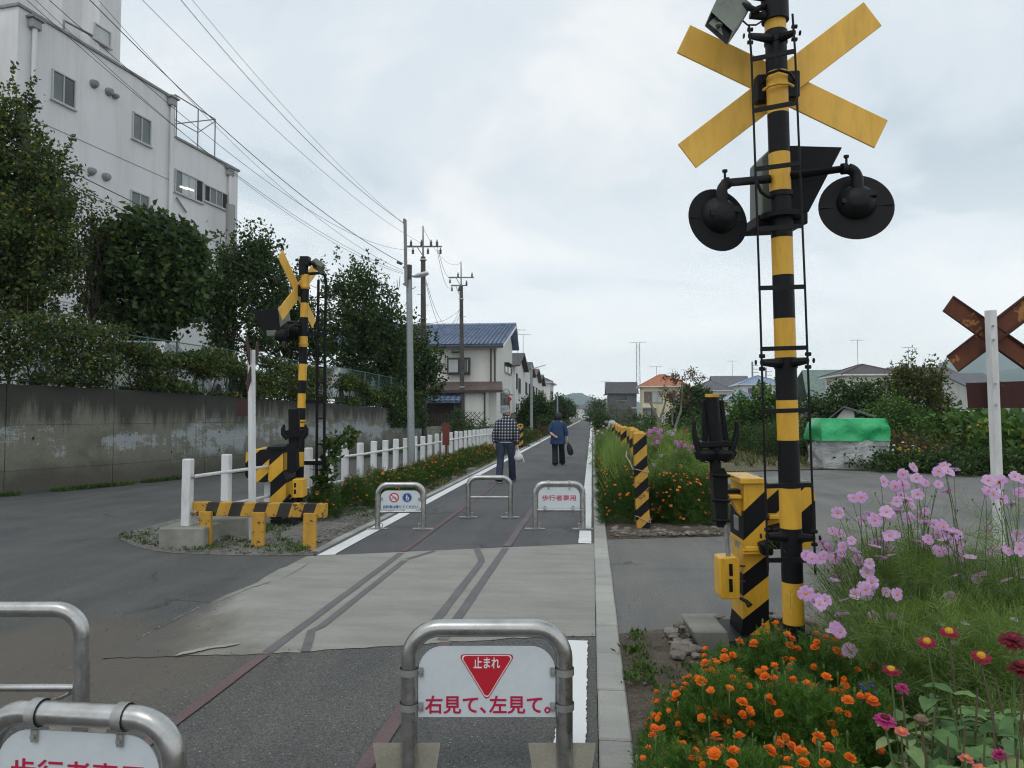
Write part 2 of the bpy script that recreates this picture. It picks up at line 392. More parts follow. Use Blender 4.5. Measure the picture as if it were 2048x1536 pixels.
concrete('edge_concrete', (.30, .29, .25), (.38, .37, .33), .1)
for seed, pts in enumerate([((618, 1128), (600, 1140), (566, 1158)), ((540, 1166), (500, 1178), (440, 1204)), ((410, 1212), (340, 1246), (285, 1276)), ((480, 1292), (420, 1300), (345, 1316)), ((180, 1372), (140, 1390), (95, 1410))]):
    q = [G(u, v) for u, v in pts]; up_, dn = [], []
    for i in range(25):
        t = i / 24 * 2; k = min(int(t), 1); p = q[k].lerp(q[k + 1], t - k); w_ = max(.008, .032 + .05 * mn.noise(Vector((i * .45, seed * 3.3, 0)))) * min(1, 3 * math.sin(math.pi * (i + .4) / 25))
        up_.append((p.x + random.uniform(-.008, .008), p.y + w_)); dn.append((p.x + random.uniform(-.008, .008), p.y - w_ * .8))
    k0 = MB(); z = .0140 + seed * .0006
    for i in range(24): k0.quad((up_[i][0], up_[i][1], z), (dn[i][0], dn[i][1], z), (dn[i + 1][0], dn[i + 1][1], z), (up_[i + 1][0], up_[i + 1][1], z))
    tag(k0.build('crossing_edge', MATS['edge_concrete'], org=(0, 0, 0)), 'broken pale sliver of the old crossing edge, %s' % ('one by the white line', 'second one', 'long middle one', 'one near the rail trace', 'lowest one at the left')[seed], None, None, 'structure')
# kerbs: edge blocks on both sides
def kerb(name, x0, x1, ys, zt, label):
    r = thing(name, (x0, ys[0], 0), label, None); r['kind'] = 'structure'
    for i in range(len(ys) - 1):
        j = random.uniform(-.003, .003); g = .006
        mb = MB(); mb.bx((x0 + j, ys[i] + g, -.05), (x1 + j, ys[i + 1] - g, zt + random.uniform(-.004, .004)))
        mb.build('kerb_block', MATS['kerb_concrete'], r, bevel=.008)
    return r
ys = [-.2 + .6 * i for i in range(52)]
k = kerb('kerb', .022, .172, ys, .022, 'row of pale concrete kerb blocks along the right edge of the path')
MB().bx((.022, ys[-1], -.05), (.172, 420, .02)).build('kerb_strip', MATS['kerb_concrete'], k)
ys2 = [7.7 + .6 * i for i in range(40)]
k2 = kerb('kerb', -3.06, -2.965, ys2, .02, 'row of narrow concrete kerb blocks along the left edge of the path')
MB().bx((-3.06, ys2[-1], -.05), (-2.965, 420, .02)).build('kerb_strip', MATS['kerb_concrete'], k2)
# white lines
def ragged(x0, x1, y0, y1, n, j):
    a = [(x1 + random.uniform(-j, j), y0 + (y1 - y0) * i / n) for i in range(n + 1)]
    b_ = [(x0 + random.uniform(-j, j), y1 + (y0 - y1) * i / n) for i in range(n + 1)]
    return a + b_
sheet('white_line', ragged(-.178, -.035, 3.05, 4.86, 90, .0045), .014, 'road_paint', label='short thick white edge line nearest the camera')
sheet('white_line', ragged(-.165, -.015, 8.50, 9.42, 12, .003), .012, 'white_paint', label='clean white square end of the right edge line')
sheet('white_line', ragged(-.165, -.015, 9.62, 60, 60, .002) , .012, 'white_paint', label='white edge line on the right side of the path')
sheet('white_line', [(-.165, 60.01), (-.015, 60.01), (-.015, 400), (-.165, 400)], .012, 'white_paint', label='far end of the right white edge line')
sheet('white_line', [(-2.90, 7.46), (-2.72, 7.53)] + ragged(-2.885, -2.735, 7.6, 70, 70, .002)[:71] + [(-2.735, 400), (-2.885, 400)], .012, 'white_paint', label='white edge line on the left side of the path')
# traces of the lifted rails
M('trace_dark', (.125, .117, .122), (.155, .145, .15), scale=4, rough=.8, fine=(90, .2))
M('trace_red', (.125, .080, .080), (.15, .10, .10), scale=2, rough=.8, fine=(90, .25))
M('trace_mauve', (.155, .125, .135), (.13, .105, .11), scale=2, rough=.8, fine=(90, .2))
def strip(pts, w, z, mat, label):
    pts = [Vector((p[0], p[1], 0)) for p in pts]; a = []; b_ = []
    for i, p in enumerate(pts):
        t = (pts[min(i + 1, len(pts) - 1)] - pts[max(i - 1, 0)]).normalized(); nn = Vector((t.y, -t.x, 0)) * w / 2
        a.append(p + nn * (1 + random.uniform(-.08, .08))); b_.append(p - nn * (1 + random.uniform(-.08, .08)))
    sheet('rail_trace', [tuple(q)[:2] for q in a + b_[::-1]], z, mat, label=label)
def line(x0, y0, x1, y1, n=12): return [(x0 + (x1 - x0) * i / n, y0 + (y1 - y0) * i / n) for i in range(n + 1)]
strip(line(-.965, 1.5, -.96, 4.74), .075, .012, 'trace_red', 'red brown trace of the right rail in front of the slab')
strip(line(-2.0, 1.5, -2.03, 4.37), .07, .012, 'trace_red', 'red brown trace of the left rail in front of the slab')
strip(line(-.99, 4.78, -.965, 8.1), .075, .012, 'trace_dark', 'dark filled groove of the right rail across the slab')
strip(line(-2.03, 4.42, -2.05, 7.7), .07, .012, 'trace_dark', 'dark filled groove of the left rail across the slab')
strip(line(-.963, 8.2, -.93, 12.2), .085, .012, 'trace_mauve', 'mauve trace of the right rail beyond the slab')
strip(line(-2.05, 7.8, -2.06, 17.5, 20), .07, .012, 'trace_red', 'red trace of the left rail beyond the slab')
strip(line(-1.13, 5.05, -1.12, 7.35) + line(-1.14, 7.45, -1.27, 8.0, 4), .07, .0125, 'trace_dark', 'dark guard groove beside the right rail with its bent far end')
strip(line(-1.80, 4.46, -1.93, 4.88, 4) + line(-1.90, 4.98, -1.91, 7.3), .06, .0125, 'trace_dark', 'dark guard groove beside the left rail with its bent near end')
strip(line(-1.905, 7.38, -1.72, 7.85, 4), .055, .0125, 'trace_dark', 'short bent far end of the left guard groove')
# ------------------------------------------------------------------ beds and verges: uneven soil
def bed(name, pts, mat, label, h=.05, step=.28, amp=.03, seed=0, base=.0):
    bm = bmesh.new(); f = bm.faces.new([bm.verts.new((p[0], p[1], 0)) for p in pts])
    bmesh.ops.triangulate(bm, faces=[f])
    edge = [(Vector((pts[i][0], pts[i][1], 0)), Vector((pts[(i + 1) % len(pts)][0], pts[(i + 1) % len(pts)][1], 0))) for i in range(len(pts))]
    for it in range(9):
        es = [e for e in bm.edges if e.calc_length() > step * (1 + .05 * ((e.verts[0].co + e.verts[1].co) * .5).length)]
        if not es: break
        bmesh.ops.subdivide_edges(bm, edges=es, cuts=1); bmesh.ops.triangulate(bm, faces=[q for q in bm.faces if len(q.verts) > 3])
    for v in bm.verts:
        dmin = 9
        for a, b_ in edge:
            ab = b_ - a; t = max(0, min(1, (v.co - a).dot(ab) / max(ab.length_squared, 1e-9))); dmin = min(dmin, (v.co - a - ab * t).length)
        q = min(1, dmin / .18)
        j = Vector((v.co.x * 2.3, v.co.y * 2.3, seed))
        v.co.z = base + q * (h + amp * mn.noise(j) + amp * .5 * mn.noise(j * 3.1)) + (1 - q) * .004
    me = bpy.data.meshes.new(name); bm.to_mesh(me); bm.free(); me.polygons.foreach_set('use_smooth', [True] * len(me.polygons))
    me.materials.append(MATS[mat]); o = link(name, me, None, (0, 0, 0)); tag(o, label, None, None, 'structure'); return o
VERGE = [tuple(p) for p in g2((233, 1073), (262, 1090), (300, 1101), (350, 1107), (400, 1109), (500, 1112), (600, 1111), (634, 1112))] + [(-3.065, 7.7), (-3.065, 60), (-4.3, 60), (-4.15, 22), (-4.5, 12), (-4.75, 10), (-5.4, 9.0)]
bed('verge_ground', VERGE, 'gravel_ground', 'gravelly verge between the left road and the path', h=.03, amp=.03, seed=1)
BEDF = [(.178, 8.85), (.6, 8.95), (1.1, 9.1), (1.6, 9.25), (1.75, 10.5), (1.85, 13), (1.95, 17.0), (3.0, 19.25), (3.0, 60), (.178, 60)]
bed('flower_bed_ground', BEDF, 'soil', 'dark soil of the flower bed right of the path beyond the lane', h=.05, amp=.04, seed=2)
BEDN = [(.178, -1), (6.5, -1), (6.5, 7.3), (3.56, 6.53), (2.83, 6.21), (1.9, 5.85), (1.14, 5.50), (.7, 5.3), (.178, 5.07)]
bed('flower_bed_ground', BEDN, 'soil', 'dark stony soil of the nearest flower bed', h=.04, amp=.045, seed=3)
GARD = [(3.0, 19.45), (6.3, 20.8), (10.2, 19.1), (30, 15.2), (60, 14), (60, 90), (3.0, 90)]
bed('garden_ground', GARD, 'field_soil', 'allotment soil and worn grass beyond the lane', h=.06, amp=.06, seed=4, step=1.2)
# raised ground behind the retaining wall
WB = [(-14.2, 8.0), (-12.1, 10.6), (-10.85, 12.4), (-10.1, 14.4), (-9.5, 17), (-8.95, 19.5), (-8.1, 24), (-7.75, 28), (-7.5, 31.5)]
# ------------------------------------------------------------------ retaining wall
m, N, L, b, o = newmat('wall_concrete'); v = coords(N)
sep = N.new('ShaderNodeSeparateXYZ'); L.new(v, sep.inputs[0])
base_ = ramp(N, L, noise(N, L, v, 1.4, 5, .6), [(.3, (.125, .125, .098)), (.5, (.20, .195, .155)), (.7, (.15, .148, .118))])
streak = noise(N, L, v, 1.0, 6, .75, stretch=(3.2, 3.2, .22))
fine = noise(N, L, v, 26, 4, .7)
patch = noise(N, L, v, .8, 6, .65, .4, stretch=(.55, .55, 1.6))
# flaking pale blue-white paint in the middle band
band = mth(N, L, 'MULTIPLY', ramp(N, L, sep.outputs[2], [(.52, (0,) * 3), (.72, (1,) * 3)]), ramp(N, L, sep.outputs[2], [(.78, (1,) * 3), (1.0, (0,) * 3)]))
bandm = mth(N, L, 'MULTIPLY', mth(N, L, 'SUBTRACT', 1.0, mth(N, L, 'ABSOLUTE', mth(N, L, 'MULTIPLY', mth(N, L, 'SUBTRACT', sep.outputs[2], 1.0), 1.5))), 1.0, clamp=True)
pm = mth(N, L, 'ADD', mth(N, L, 'MULTIPLY', bandm, .30), mth(N, L, 'ADD', mth(N, L, 'MULTIPLY', patch, 1.25), mth(N, L, 'MULTIPLY', mth(N, L, 'SUBTRACT', streak, .5), .7)))
pm = mth(N, L, 'ADD', pm, mth(N, L, 'MULTIPLY', mth(N, L, 'SUBTRACT', fine, .5), .25))
pmr = sstep(N, L, pm, .80, .88)
col = mix(N, L, mth(N, L, 'MULTIPLY', pmr, .85), base_, (.34, .375, .385))
# dark algae running down from the coping
dk = mth(N, L, 'ADD', mth(N, L, 'MULTIPLY', sep.outputs[2], .62), mth(N, L, 'MULTIPLY', streak, 1.3))
dk = mth(N, L, 'ADD', dk, mth(N, L, 'MULTIPLY', noise(N, L, v, .5, 3, .5, stretch=(.8, .8, .4)), .35))
col = mix(N, L, mth(N, L, 'MULTIPLY', sstep(N, L, dk, 1.52, 1.86), .88), col, (.034, .034, .030))
# browner and darker towards the foot of the wall, edge broken by noise
ft = mth(N, L, 'ADD', sep.outputs[2], mth(N, L, 'MULTIPLY', noise(N, L, v, 1.5, 4, .6), .9))
col = mix(N, L, sstep(N, L, ft, .62, 1.15, .75, 0.0), col, (.075, .068, .050))
col = mix(N, L, 1, col, ramp(N, L, fine, [(.3, (.85,) * 3), (.7, (1.15,) * 3)]), 'MULTIPLY')
L.new(col, b.inputs['Base Color']); b.inputs['Roughness'].default_value = .9; bump(N, L, b, fine, .4, .01)
def wtop(y): return 2.07 if y < 13 else 2.07 - (y - 13) * .022
wall = thing('retaining_wall', (WB[3][0], WB[3][1], 0), 'long stained concrete retaining wall with flaking pale paint along the left road', 'wall')
for i in range(len(WB) - 1):
    a, b_ = Vector((*WB[i], 0)), Vector((*WB[i + 1], 0)); t = (b_ - a).normalized(); nn = Vector((t.y, -t.x, 0))
    mb = MB(); a2, b2 = a + t * .006, b_ - t * .006
    zs = [0, .42, .43, .86, .87, 1.30, 1.31, 1.75, 1.76, None]
    # board-marked courses, every second joint a shallow step
    prof = []
    for k_, z in enumerate([-.1, .44, .445, .87, .875, 1.30, 1.305, 1.74, 1.745, 9]):
        off = .0 if (k_ // 2) % 2 == 0 else .008
        prof.append((z, off))
    za, zb = wtop(a.y), wtop(b_.y); vs = []; fs = []
    for z, off in prof:
        vs += [a2 + nn * off + Vector((0, 0, min(z, za))), b2 + nn * off + Vector((0, 0, min(z, zb)))]
    vs += [a2 - nn * .3 + Vector((0, 0, za)), b2 - nn * .3 + Vector((0, 0, zb)), a2 - nn * .3 + Vector((0, 0, -.1)), b2 - nn * .3 + Vector((0, 0, -.1))]
    n = len(vs) // 2
    for j in range(n - 1): fs.append([2 * j, 2 * j + 1, 2 * j + 3, 2 * j + 2])
    fs += [[2 * j for j in range(n)][::-1], [2 * j + 1 for j in range(n)]]
    mb.add(vs, fs); mb.build('wall_panel', MATS['wall_concrete'], wall)
    wh = MB()
    for j in range(int((b_ - a).length / 1.1)):
        p = a + t * (.5 + j * 1.1) + nn * .001
        for z in (.62, 1.05):
            if random.random() < .45: wh.box(p + Vector((0, 0, z + random.uniform(-.03, .03))), (.03, .03, .05), rot=(0, 0, math.atan2(t.y, t.x)))
    if wh.v: wh.build('weep_hole', M('hole_dark', (.02, .02, .02)), wall, kind='stuff')
RG = [(-60, 4), (-14.6, 7.9)] + [(x - .25, y) for x, y in WB] + [(-7.9, 34), (-60, 60)]
mb = MB(); mb.add([(x, y, wtop(y) - .12) for x, y in RG], [list(range(len(RG)))])
o = mb.build('raised_ground', MATS['gravel_ground'], org=(0, 0, 0)); o['kind'] = 'structure'; o['label'] = 'raised yard behind the retaining wall'
# ------------------------------------------------------------------ paints and metals
m, N, L, b, o = newmat('steel'); v = coords(N)
f = noise(N, L, v, 9, 5, .65); col = ramp(N, L, f, [(.3, (.33, .32, .30)), (.6, (.50, .50, .49))])
L.new(col, b.inputs['Base Color']); b.inputs['Metallic'].default_value = .92
L.new(ramp(N, L, noise(N, L, v, 30, 4, .6), [(.3, (.24,) * 3), (.7, (.40,) * 3)]), b.inputs['Roughness'])
M('steel_dull', (.30, .30, .29), (.42, .42, .41), scale=20, rough=.5, metal=.6)
def painted(name, c1, c2, rust=(.10, .045, .02), amt=.62, sc=9, rough=.4, chip=None, spec=.45):
    """paint with grime and rust or bare patches breaking through where the noise is highest"""
    m, N, L, b, o = newmat(name); v = coords(N)
    col = ramp(N, L, noise(N, L, v, 2.2, 4, .6), [(.3, c1), (.7, c2)])
    g = noise(N, L, v, 5, 5, .7, stretch=(2.5, 2.5, .5))
    col = mix(N, L, 1, col, ramp(N, L, g, [(.3, (.78,) * 3), (.55, (1,) * 3)]), 'MULTIPLY')
    r = noise(N, L, v, sc, 6, .75)
    col = mix(N, L, ramp(N, L, r, [(amt, (0,) * 3), (amt + .04, (1,) * 3)]), col, rust)
    L.new(col, b.inputs['Base Color']); b.inputs['Roughness'].default_value = rough; b.inputs['Specular IOR Level'].default_value = spec
    bump(N, L, b, noise(N, L, v, 40, 3, .6), .08, .004)
    return m
painted('yellow', (.74, .41, .035), (.80, .455, .05), amt=.74)
painted('yellow_old', (.50, .27, .035), (.58, .33, .05), rust=(.06, .04, .025), amt=.57, sc=11, rough=.75)
painted('yellow_matt', (.84, .48, .075), (.90, .54, .095), amt=.85, rough=.55)
painted('black', (.006, .006, .008), (.012, .012, .014), rust=(.04, .03, .025), amt=.76, rough=.5, spec=.22)
painted('black_old', (.02, .018, .016), (.045, .04, .035), rust=(.13, .10, .06), amt=.6, rough=.7)
painted('black_dark', (.005, .0055, .007), (.010, .0105, .013), rust=(.03, .025, .02), amt=.8, rough=.6, spec=.2)
painted('post_white', (.68, .69, .69), (.76, .77, .77), rust=(.30, .28, .24), amt=.71, sc=7, rough=.55)
painted('rust_plate', (.17, .055, .024), (.085, .028, .018), rust=(.38, .17, .05), amt=.545, sc=3.4, rough=.8)
painted('rust_dark', (.045, .014, .012), (.060, .020, .016), rust=(.22, .06, .02), amt=.66, sc=5, rough=.8)
painted('maroon', (.13, .025, .018), (.16, .03, .02), rust=(.07, .03, .02), amt=.66, rough=.6)
painted('horn_grey', (.11, .125, .10), (.16, .18, .145), rust=(.07, .06, .04), amt=.62, rough=.5)
M('sign_white', (.60, .66, .69), (.66, .715, .745), scale=3, rough=.35, fine=(30, .03))
M('sign_red', (.56, .012, .03), (.50, .012, .03), scale=5, rough=.4)
M('sign_crimson', (.52, .012, .07), (.46, .012, .06), scale=5, rough=.4)
M('sign_blue', (.02, .07, .32), (.02, .06, .28), scale=5, rough=.4)
M('ink_white', (.78, .80, .82), (.74, .76, .78), scale=5, rough=.4)
M('ink_pale', (.62, .66, .68), (.60, .64, .66), scale=5, rough=.4)

def frame_of(pl, pr):
    ex = (pr - pl); wd = ex.length; ex = ex / wd; return ex, wd, Vector((0, 0, 1)), ex.cross(Vector((0, 0, 1)))   # normal points to the camera side
concrete('pad_pale', (.60, .56, .46), (.70, .66, .56), .2, sc=5)
def ubar(ul, ur, d, ztop, label, rail=None, pads=True, dl=0, dr=0, r=.0345, rc=.125, board=None, wide=None, group='steel tube barriers across the path'):
    pl = C(ul, 829, d + dl); pr = C(ur, 829, d + dr); pl.z = pr.z = 0
    if wide: pl = pr + (pl - pr).normalized() * wide
    ex, wd, up, nn = frame_of(pl, pr); c = (pl + pr) / 2
    T = thing('path_barrier', c, label, 'barrier', group)
    def P(x, z, y=0): return c + ex * x + up * z + nn * y
    h = wd / 2; zr = ztop - rc
    pts = [P(-h, -.02), P(-h, zr * .5), P(-h, zr)] + [P(-h + rc - rc * math.cos(a), zr + rc * math.sin(a)) for a in [math.pi / 2 * i / 9 for i in range(1, 10)]]
    pts += [P(0, ztop)] + [P(h - rc + rc * math.sin(a), ztop - rc + rc * math.cos(a)) for a in [math.pi / 2 * i / 9 for i in range(0, 10)]] + [P(h, zr * .5), P(h, -.02)]
    MB().tube(pts, r, 20, up=nn).build('tube_frame', MATS['steel'], T, smooth=True)
    if rail: MB().tube([P(-h + r * .6, rail), P(h - r * .6, rail)], .017 if rail > .2 else .015, 12).build('rail', MATS['steel'], T, smooth=True)
    for s in (-1, 1):
        if pads and d < 4: MB().prism([P(s * h - .12, -.045, 0), P(s * h - .15, .14, 0), P(s * h + .13, .14, 0), P(s * h + .10, -.045, 0)], (0, 0, .018)).build('footing_pad', MATS['pad_pale'], T, bevel=.006)
        elif pads:
            j = random.uniform(-.01, .01)
            MB().prism([P(s * h - .14 + j, .012, -.05), P(s * h - .135, .012, .05), P(s * h + .13, .012, .05), P(s * h + .125 + j, .012, -.05)], (0, 0, .008)).build('footing_pad', MATS['kerb_concrete'], T)
            # padlock hasp at the foot
            MB().tube([P(s * (h - r) , .03), P(s * (h - r - .025), .035), P(s * (h - r - .03), .075), P(s * (h - r), .085)], .006, 6).build('hasp', MATS['steel_dull'], T, smooth=True)
    if board: board(T, P, h, r, ztop, ex, up, nn)
    return T
def board_poly(P, h0, zb, zt, rc, y, n=8):
    pts = [P(-h0, zb, y), P(h0, zb, y)]
    pts += [P(h0 - rc + rc * math.cos(a), zt - rc + rc * math.sin(a), y) for a in [math.pi / 2 * i / n for i in range(n + 1)]]
    pts += [P(-h0 + rc - rc * math.sin(a), zt - rc + rc * math.cos(a), y) for a in [math.pi / 2 * i / n for i in range(n + 1)]]
    return pts
def clip(T, P, x, z, x2, z2, vertical):
    """steel band round the tube with a bolted tab that holds the board"""
    mb = MB(); mb.prism([P(x - .010, z - .018, .012), P(x + .010, z - .018, .012), P(x + .010, z + .018, .012), P(x - .010, z + .018, .012)], P(0, 0, .004) - P(0, 0, 0))
    o = mb.build('clip', MATS['steel_dull'], T)
    MB().tube([P(x, z, .014), P(x, z, .024)], .007, 8).build('bolt', MATS['steel_dull'], o)
    if vertical: MB().tube([P(x2, z - .014), P(x2, z + .014)], .0405, 16, cap=False, up=None).build('band', MATS['steel_dull'], o, smooth=True)
    else: MB().tube([P(x2 - .016, z2), P(x2 + .016, z2)], .0405, 16, cap=False).build('band', MATS['steel_dull'], o, smooth=True)
def sgn_stop(T, P, h, r, zt, ex, up, nn):
    s = MB().prism(board_poly(P, h - r - .003, .262, .548, .10, .008), -nn * .004).build('sign_board', MATS['sign_white'], T)
    # red triangle with pale rim
    def tri(k, y, mat, name, cx=0.0, cz=.452):
        pts = []
        for a in (90 + 60, 90 - 60, 270):
            q = Vector((math.cos(R_(a)), 0, math.sin(R_(a)))) * (.115 * k - .012); q.z *= .93
            for b_ in (60, 30, 0, -30, -60): pts.append(P(cx + q.x + .012 * k * math.cos(R_(a + b_)), cz + q.z + .012 * k * math.sin(R_(a + b_)), y))
        return MB().add(pts, [list(range(len(pts)))[::-1]]).build(name, mat, s)
    tri(1.06, .0095, MATS['sign_red'], 'triangle_rim'); tri(1.01, .0100, MATS['ink_white'], 'triangle_line'); tri(.96, .0105, MATS['sign_red'], 'triangle')
    text_mesh('lettering', '止まれ', .050, P(.0, .482, .0105), ex, up, nn, MATS['ink_white'], s, bold=.0008, width=.108, lift=.0006)
    text_mesh('lettering', '右見て､左見て｡', .076, P(0.004, .312, .008), ex, up, nn, MATS['sign_crimson'], s, bold=.0016, width=.515, lift=.0012)
    for x in (-1, 1):
        clip(T, P, x * (h - r - .014), .445, x * h, .445, True); clip(T, P, x * (h - r - .014), .305, x * h, .305, True)
def sgn_walk(T, P, h, r, zt, ex, up, nn, zb=.27, size=.078, tz=None):
    s = MB().prism(board_poly(P, h - r - .006, zb, zt - .047, .105, .008), -nn * .004).build('sign_board', MATS['sign_white'], T)
    text_mesh('lettering', '歩行者専用', size, P(0, tz or (zb + zt - .03) / 2 - .008, .008), ex, up, nn, MATS['sign_crimson'], s, bold=.0010, width=(h - r) * 2 * .80, lift=.0012)
    for x in (-1, 1):
        clip(T, P, x * .135, zt - .062, x * .135, zt, False); clip(T, P, x * .185, zb + .018, x * .185, zb - .01, False) if zb > .2 else None
def sgn_cycle(T, P, h, r, zt, ex, up, nn):
    s = MB().prism(board_poly(P, h - r - .006, .262, zt - .075, .09, .008), -nn * .004).build('sign_board', MATS['sign_white'], T)
    def disc(cx, cz, ra, y, mat, name, n=28):
        return MB().add([P(cx + ra * math.cos(2 * math.pi * i / n), cz + ra * math.sin(2 * math.pi * i / n), y) for i in range(n)], [list(range(n))[::-1]]).build(name, mat, s)
    for cx, mat in ((-.085, 'sign_red'), (.085, 'sign_blue')):
        disc(cx, .418, .063, .0092, MATS[mat], 'ring'); 
        if mat == 'sign_red': disc(cx, .418, .047, .0098, MATS['ink_white'], 'disc')
        else: disc(cx, .418, .057, .0098, MATS['ink_white'], 'disc_line'); disc(cx, .418, .054, .0102, MATS['sign_blue'], 'disc')
    q = MB()
    def seg(a, b_, w_=.006, y=.0106):
        a = Vector((a[0], a[1])); b_ = Vector((b_[0], b_[1])); t = (b_ - a).normalized(); n_ = Vector((-t.y, t.x)) * w_ / 2
        return [P(a.x + n_.x, a.y + n_.y, y), P(a.x - n_.x, a.y - n_.y, y), P(b_.x - n_.x, b_.y - n_.y, y), P(b_.x + n_.x, b_.y + n_.y, y)]
    cx = -.085
    for a, b_ in (((-.024, -.012), (-.010, .010)), ((-.010, .010), (.012, .010)), ((.012, .010), (.022, -.012)), ((-.010, .010), (.0, -.012)), ((.0, -.012), (.012, .010)), ((-.014, .018), (-.006, .018)), ((.010, .018), (.018, .020))):
        q.quad(*seg((cx + a[0], .418 + a[1]), (cx + b_[0], .418 + b_[1]), .004))
    for wx in (-.024, .022):
        for i in range(10):
            a0, a1 = 2 * math.pi * i / 10, 2 * math.pi * (i + 1) / 10
            q.quad(*seg((cx + wx + .012 * math.cos(a0), .406 + .012 * math.sin(a0)), (cx + wx + .012 * math.cos(a1), .406 + .012 * math.sin(a1)), .004))
    q.build('bicycle_symbol', MATS['sign_blue'], s)
    MB().quad(*seg((cx - .036, .418 + .036), (cx + .036, .418 - .036), .012, .0112)).build('slash', MATS['sign_red'], s)
    q = MB(); cx = .085
    q.add([P(cx + -.004 + .008 * math.cos(2 * math.pi * i / 10), .418 + .030 + .008 * math.sin(2 * math.pi * i / 10), .0108) for i in range(10)], [list(range(10))])
    q.add([P(cx + .018 + .006 * math.cos(2 * math.pi * i / 10), .418 + .004 + .006 * math.sin(2 * math.pi * i / 10), .0108) for i in range(10)], [list(range(10))])
    for a, b_, w_ in (((-.004, .022), (-.004, -.010), .013), ((-.004, -.008), (-.014, -.036), .007), ((-.004, -.008), (.004, -.036), .007), ((.002, .016), (.014, -.006), .005), ((-.010, .016), (-.020, -.004), .005),
                    ((.018, -.002), (.018, -.020), .009), ((.018, -.018), (.013, -.036), .005), ((.018, -.018), (.023, -.036), .005)):
        q.quad(*seg((cx + a[0], .418 + a[1]), (cx + b_[0], .418 + b_[1]), w_, .0108))
    q.build('pedestrian_symbol', MATS['ink_white'], s)
    text_mesh('lettering', '自転車は降りてください', .046, P(0, .298, .008), ex, up, nn, MATS['sign_blue'], s, bold=.0008, width=.455, lift=.0012)
    for x in (-1, 1): clip(T, P, x * (h - r - .02), .40, x * h, .40, True)
ubar(822, 1127, 3.03, .62, 'steel tube barrier with the red stop triangle sign', board=sgn_stop)
ubar(-5, 362, 2.165, .62, 'nearest steel tube barrier cut off by the lower left corner with white sign', dl=.035, dr=-.035, board=lambda *a: sgn_walk(*a, zb=.22, tz=.452))
ubar(0, 176, 3.32, .62, 'plain steel tube barrier cut off by the left edge of the photo', rail=.27, wide=.6)
ubar(757, 848, 9.5, .585, 'far steel tube barrier with two round symbols on its sign', rail=.235, board=sgn_cycle)
ubar(937, 1021, 10.57, .585, 'middle far steel tube barrier with one rail and no sign', rail=.30)
ubar(1070, 1165, 9.5, .60, 'far steel tube barrier with red lettering standing on the white line', rail=.255, board=lambda *a: sgn_walk(*a, zb=.275))

# ------------------------------------------------------------------ white fence along the left road
fu = [378, 455, 540, 618, 660, 691, 721, 748, 771, 792, 812, 830, 846, 860, 874, 887, 902, 913, 922, 931, 940, 948, 956, 963, 970, 977, 983]
fY = np.interp(fu, [378, 455, 540, 618, 721, 792, 860, 979], [8.24, 9.0, 9.95, 11.0, 12.9, 15.0, 17.6, 25.9])
FP = []
for u, Y in zip(fu, fY):
    p = C(u, 829, Y); p.z = 0; FP.append(p)
fence = thing('post_and_rail_fence', FP[0], 'long white concrete post fence with two thin rails along the left road', 'fence')
for i, p in enumerate(FP):
    t = (FP[min(i + 1, len(FP) - 1)] - FP[max(i - 1, 0)]).normalized(); a = math.atan2(t.y, t.x) - math.pi / 2
    hh = 1.0 + random.uniform(-.012, .012); z0 = .16 if i < 3 else 0
    MB().box(p + Vector((0, 0, (hh + z0 - .05) / 2 + .0)), (.104, .095, hh - z0 + .05), rot=(random.uniform(-.008, .008), random.uniform(-.008, .008), a * .35)).build('post', MATS['post_white'], fence, bevel=.012)
    if i < 3: MB().box(p + Vector((.02, .02, .10)), (.50, .42, .30), rot=(0, 0, .12)).build('footing_block', MATS['footing_concrete'], fence, bevel=.015)
    nrm = Vector((t.y, -t.x, 0))
    for z in (.80, .40):
        q = p + nrm * .075 + Vector((0, 0, z))
        if i < 12: MB().tube([q - nrm * .03, q + nrm * .012], .024, 8).build('bolt', MATS['steel_dull'], fence, smooth=True)
for z in (.80, .40):
    MB().tube([p + Vector((.0, 0, z)) + Vector((.075, -.01, 0)) for p in FP], .021, 8).build('rail', MATS['post_white'], fence, smooth=True)

# ------------------------------------------------------------------ black and yellow wooden beam
def striped_box(p0, p1, hgt, thk, n, tilt, first):
    """beam from p0 to p1 cut in slanting stripes; material 0 and 1 by turns"""
    mb = MB(); ex = p1 - p0; ln = ex.length; ex = ex / ln; nn = ex.cross(Vector((0, 0, 1)))
    def at(x, z, y): return p0 + ex * min(max(x, 0), ln) + Vector((0, 0, z)) + nn * y
    for i in range(n):
        a, b_ = ln * i / n, ln * (i + 1) / n
        s = tilt
        f = [at(a + (s if i else 0), hgt, thk / 2), at(b_ + (s if i < n - 1 else 0), hgt, thk / 2), at(b_, 0, thk / 2), at(a, 0, thk / 2)]
        k = [p - nn * thk for p in f]
        mb.add(f + k, [(0, 3, 2, 1), (4, 5, 6, 7), (0, 1, 5, 4), (2, 3, 7, 6)] + ([(3, 0, 4, 7)] if i == 0 else []) + ([(1, 2, 6, 5)] if i == n - 1 else []), (i + first) % 2)
    return mb
p0 = C(392, 829, 8.30); p1 = C(655, 829, 8.12); p0.z = p1.z = .355
beam = thing('beam_barrier', ((p0.x + p1.x) / 2, (p0.y + p1.y) / 2, 0), 'low wooden barrier beam with worn black and yellow stripes on three legs', 'barrier')
striped_box(p0, p1, .155, .10, 11, .05, 0).build('beam', [MATS['yellow_old'], MATS['black_old']], beam, bevel=.006)
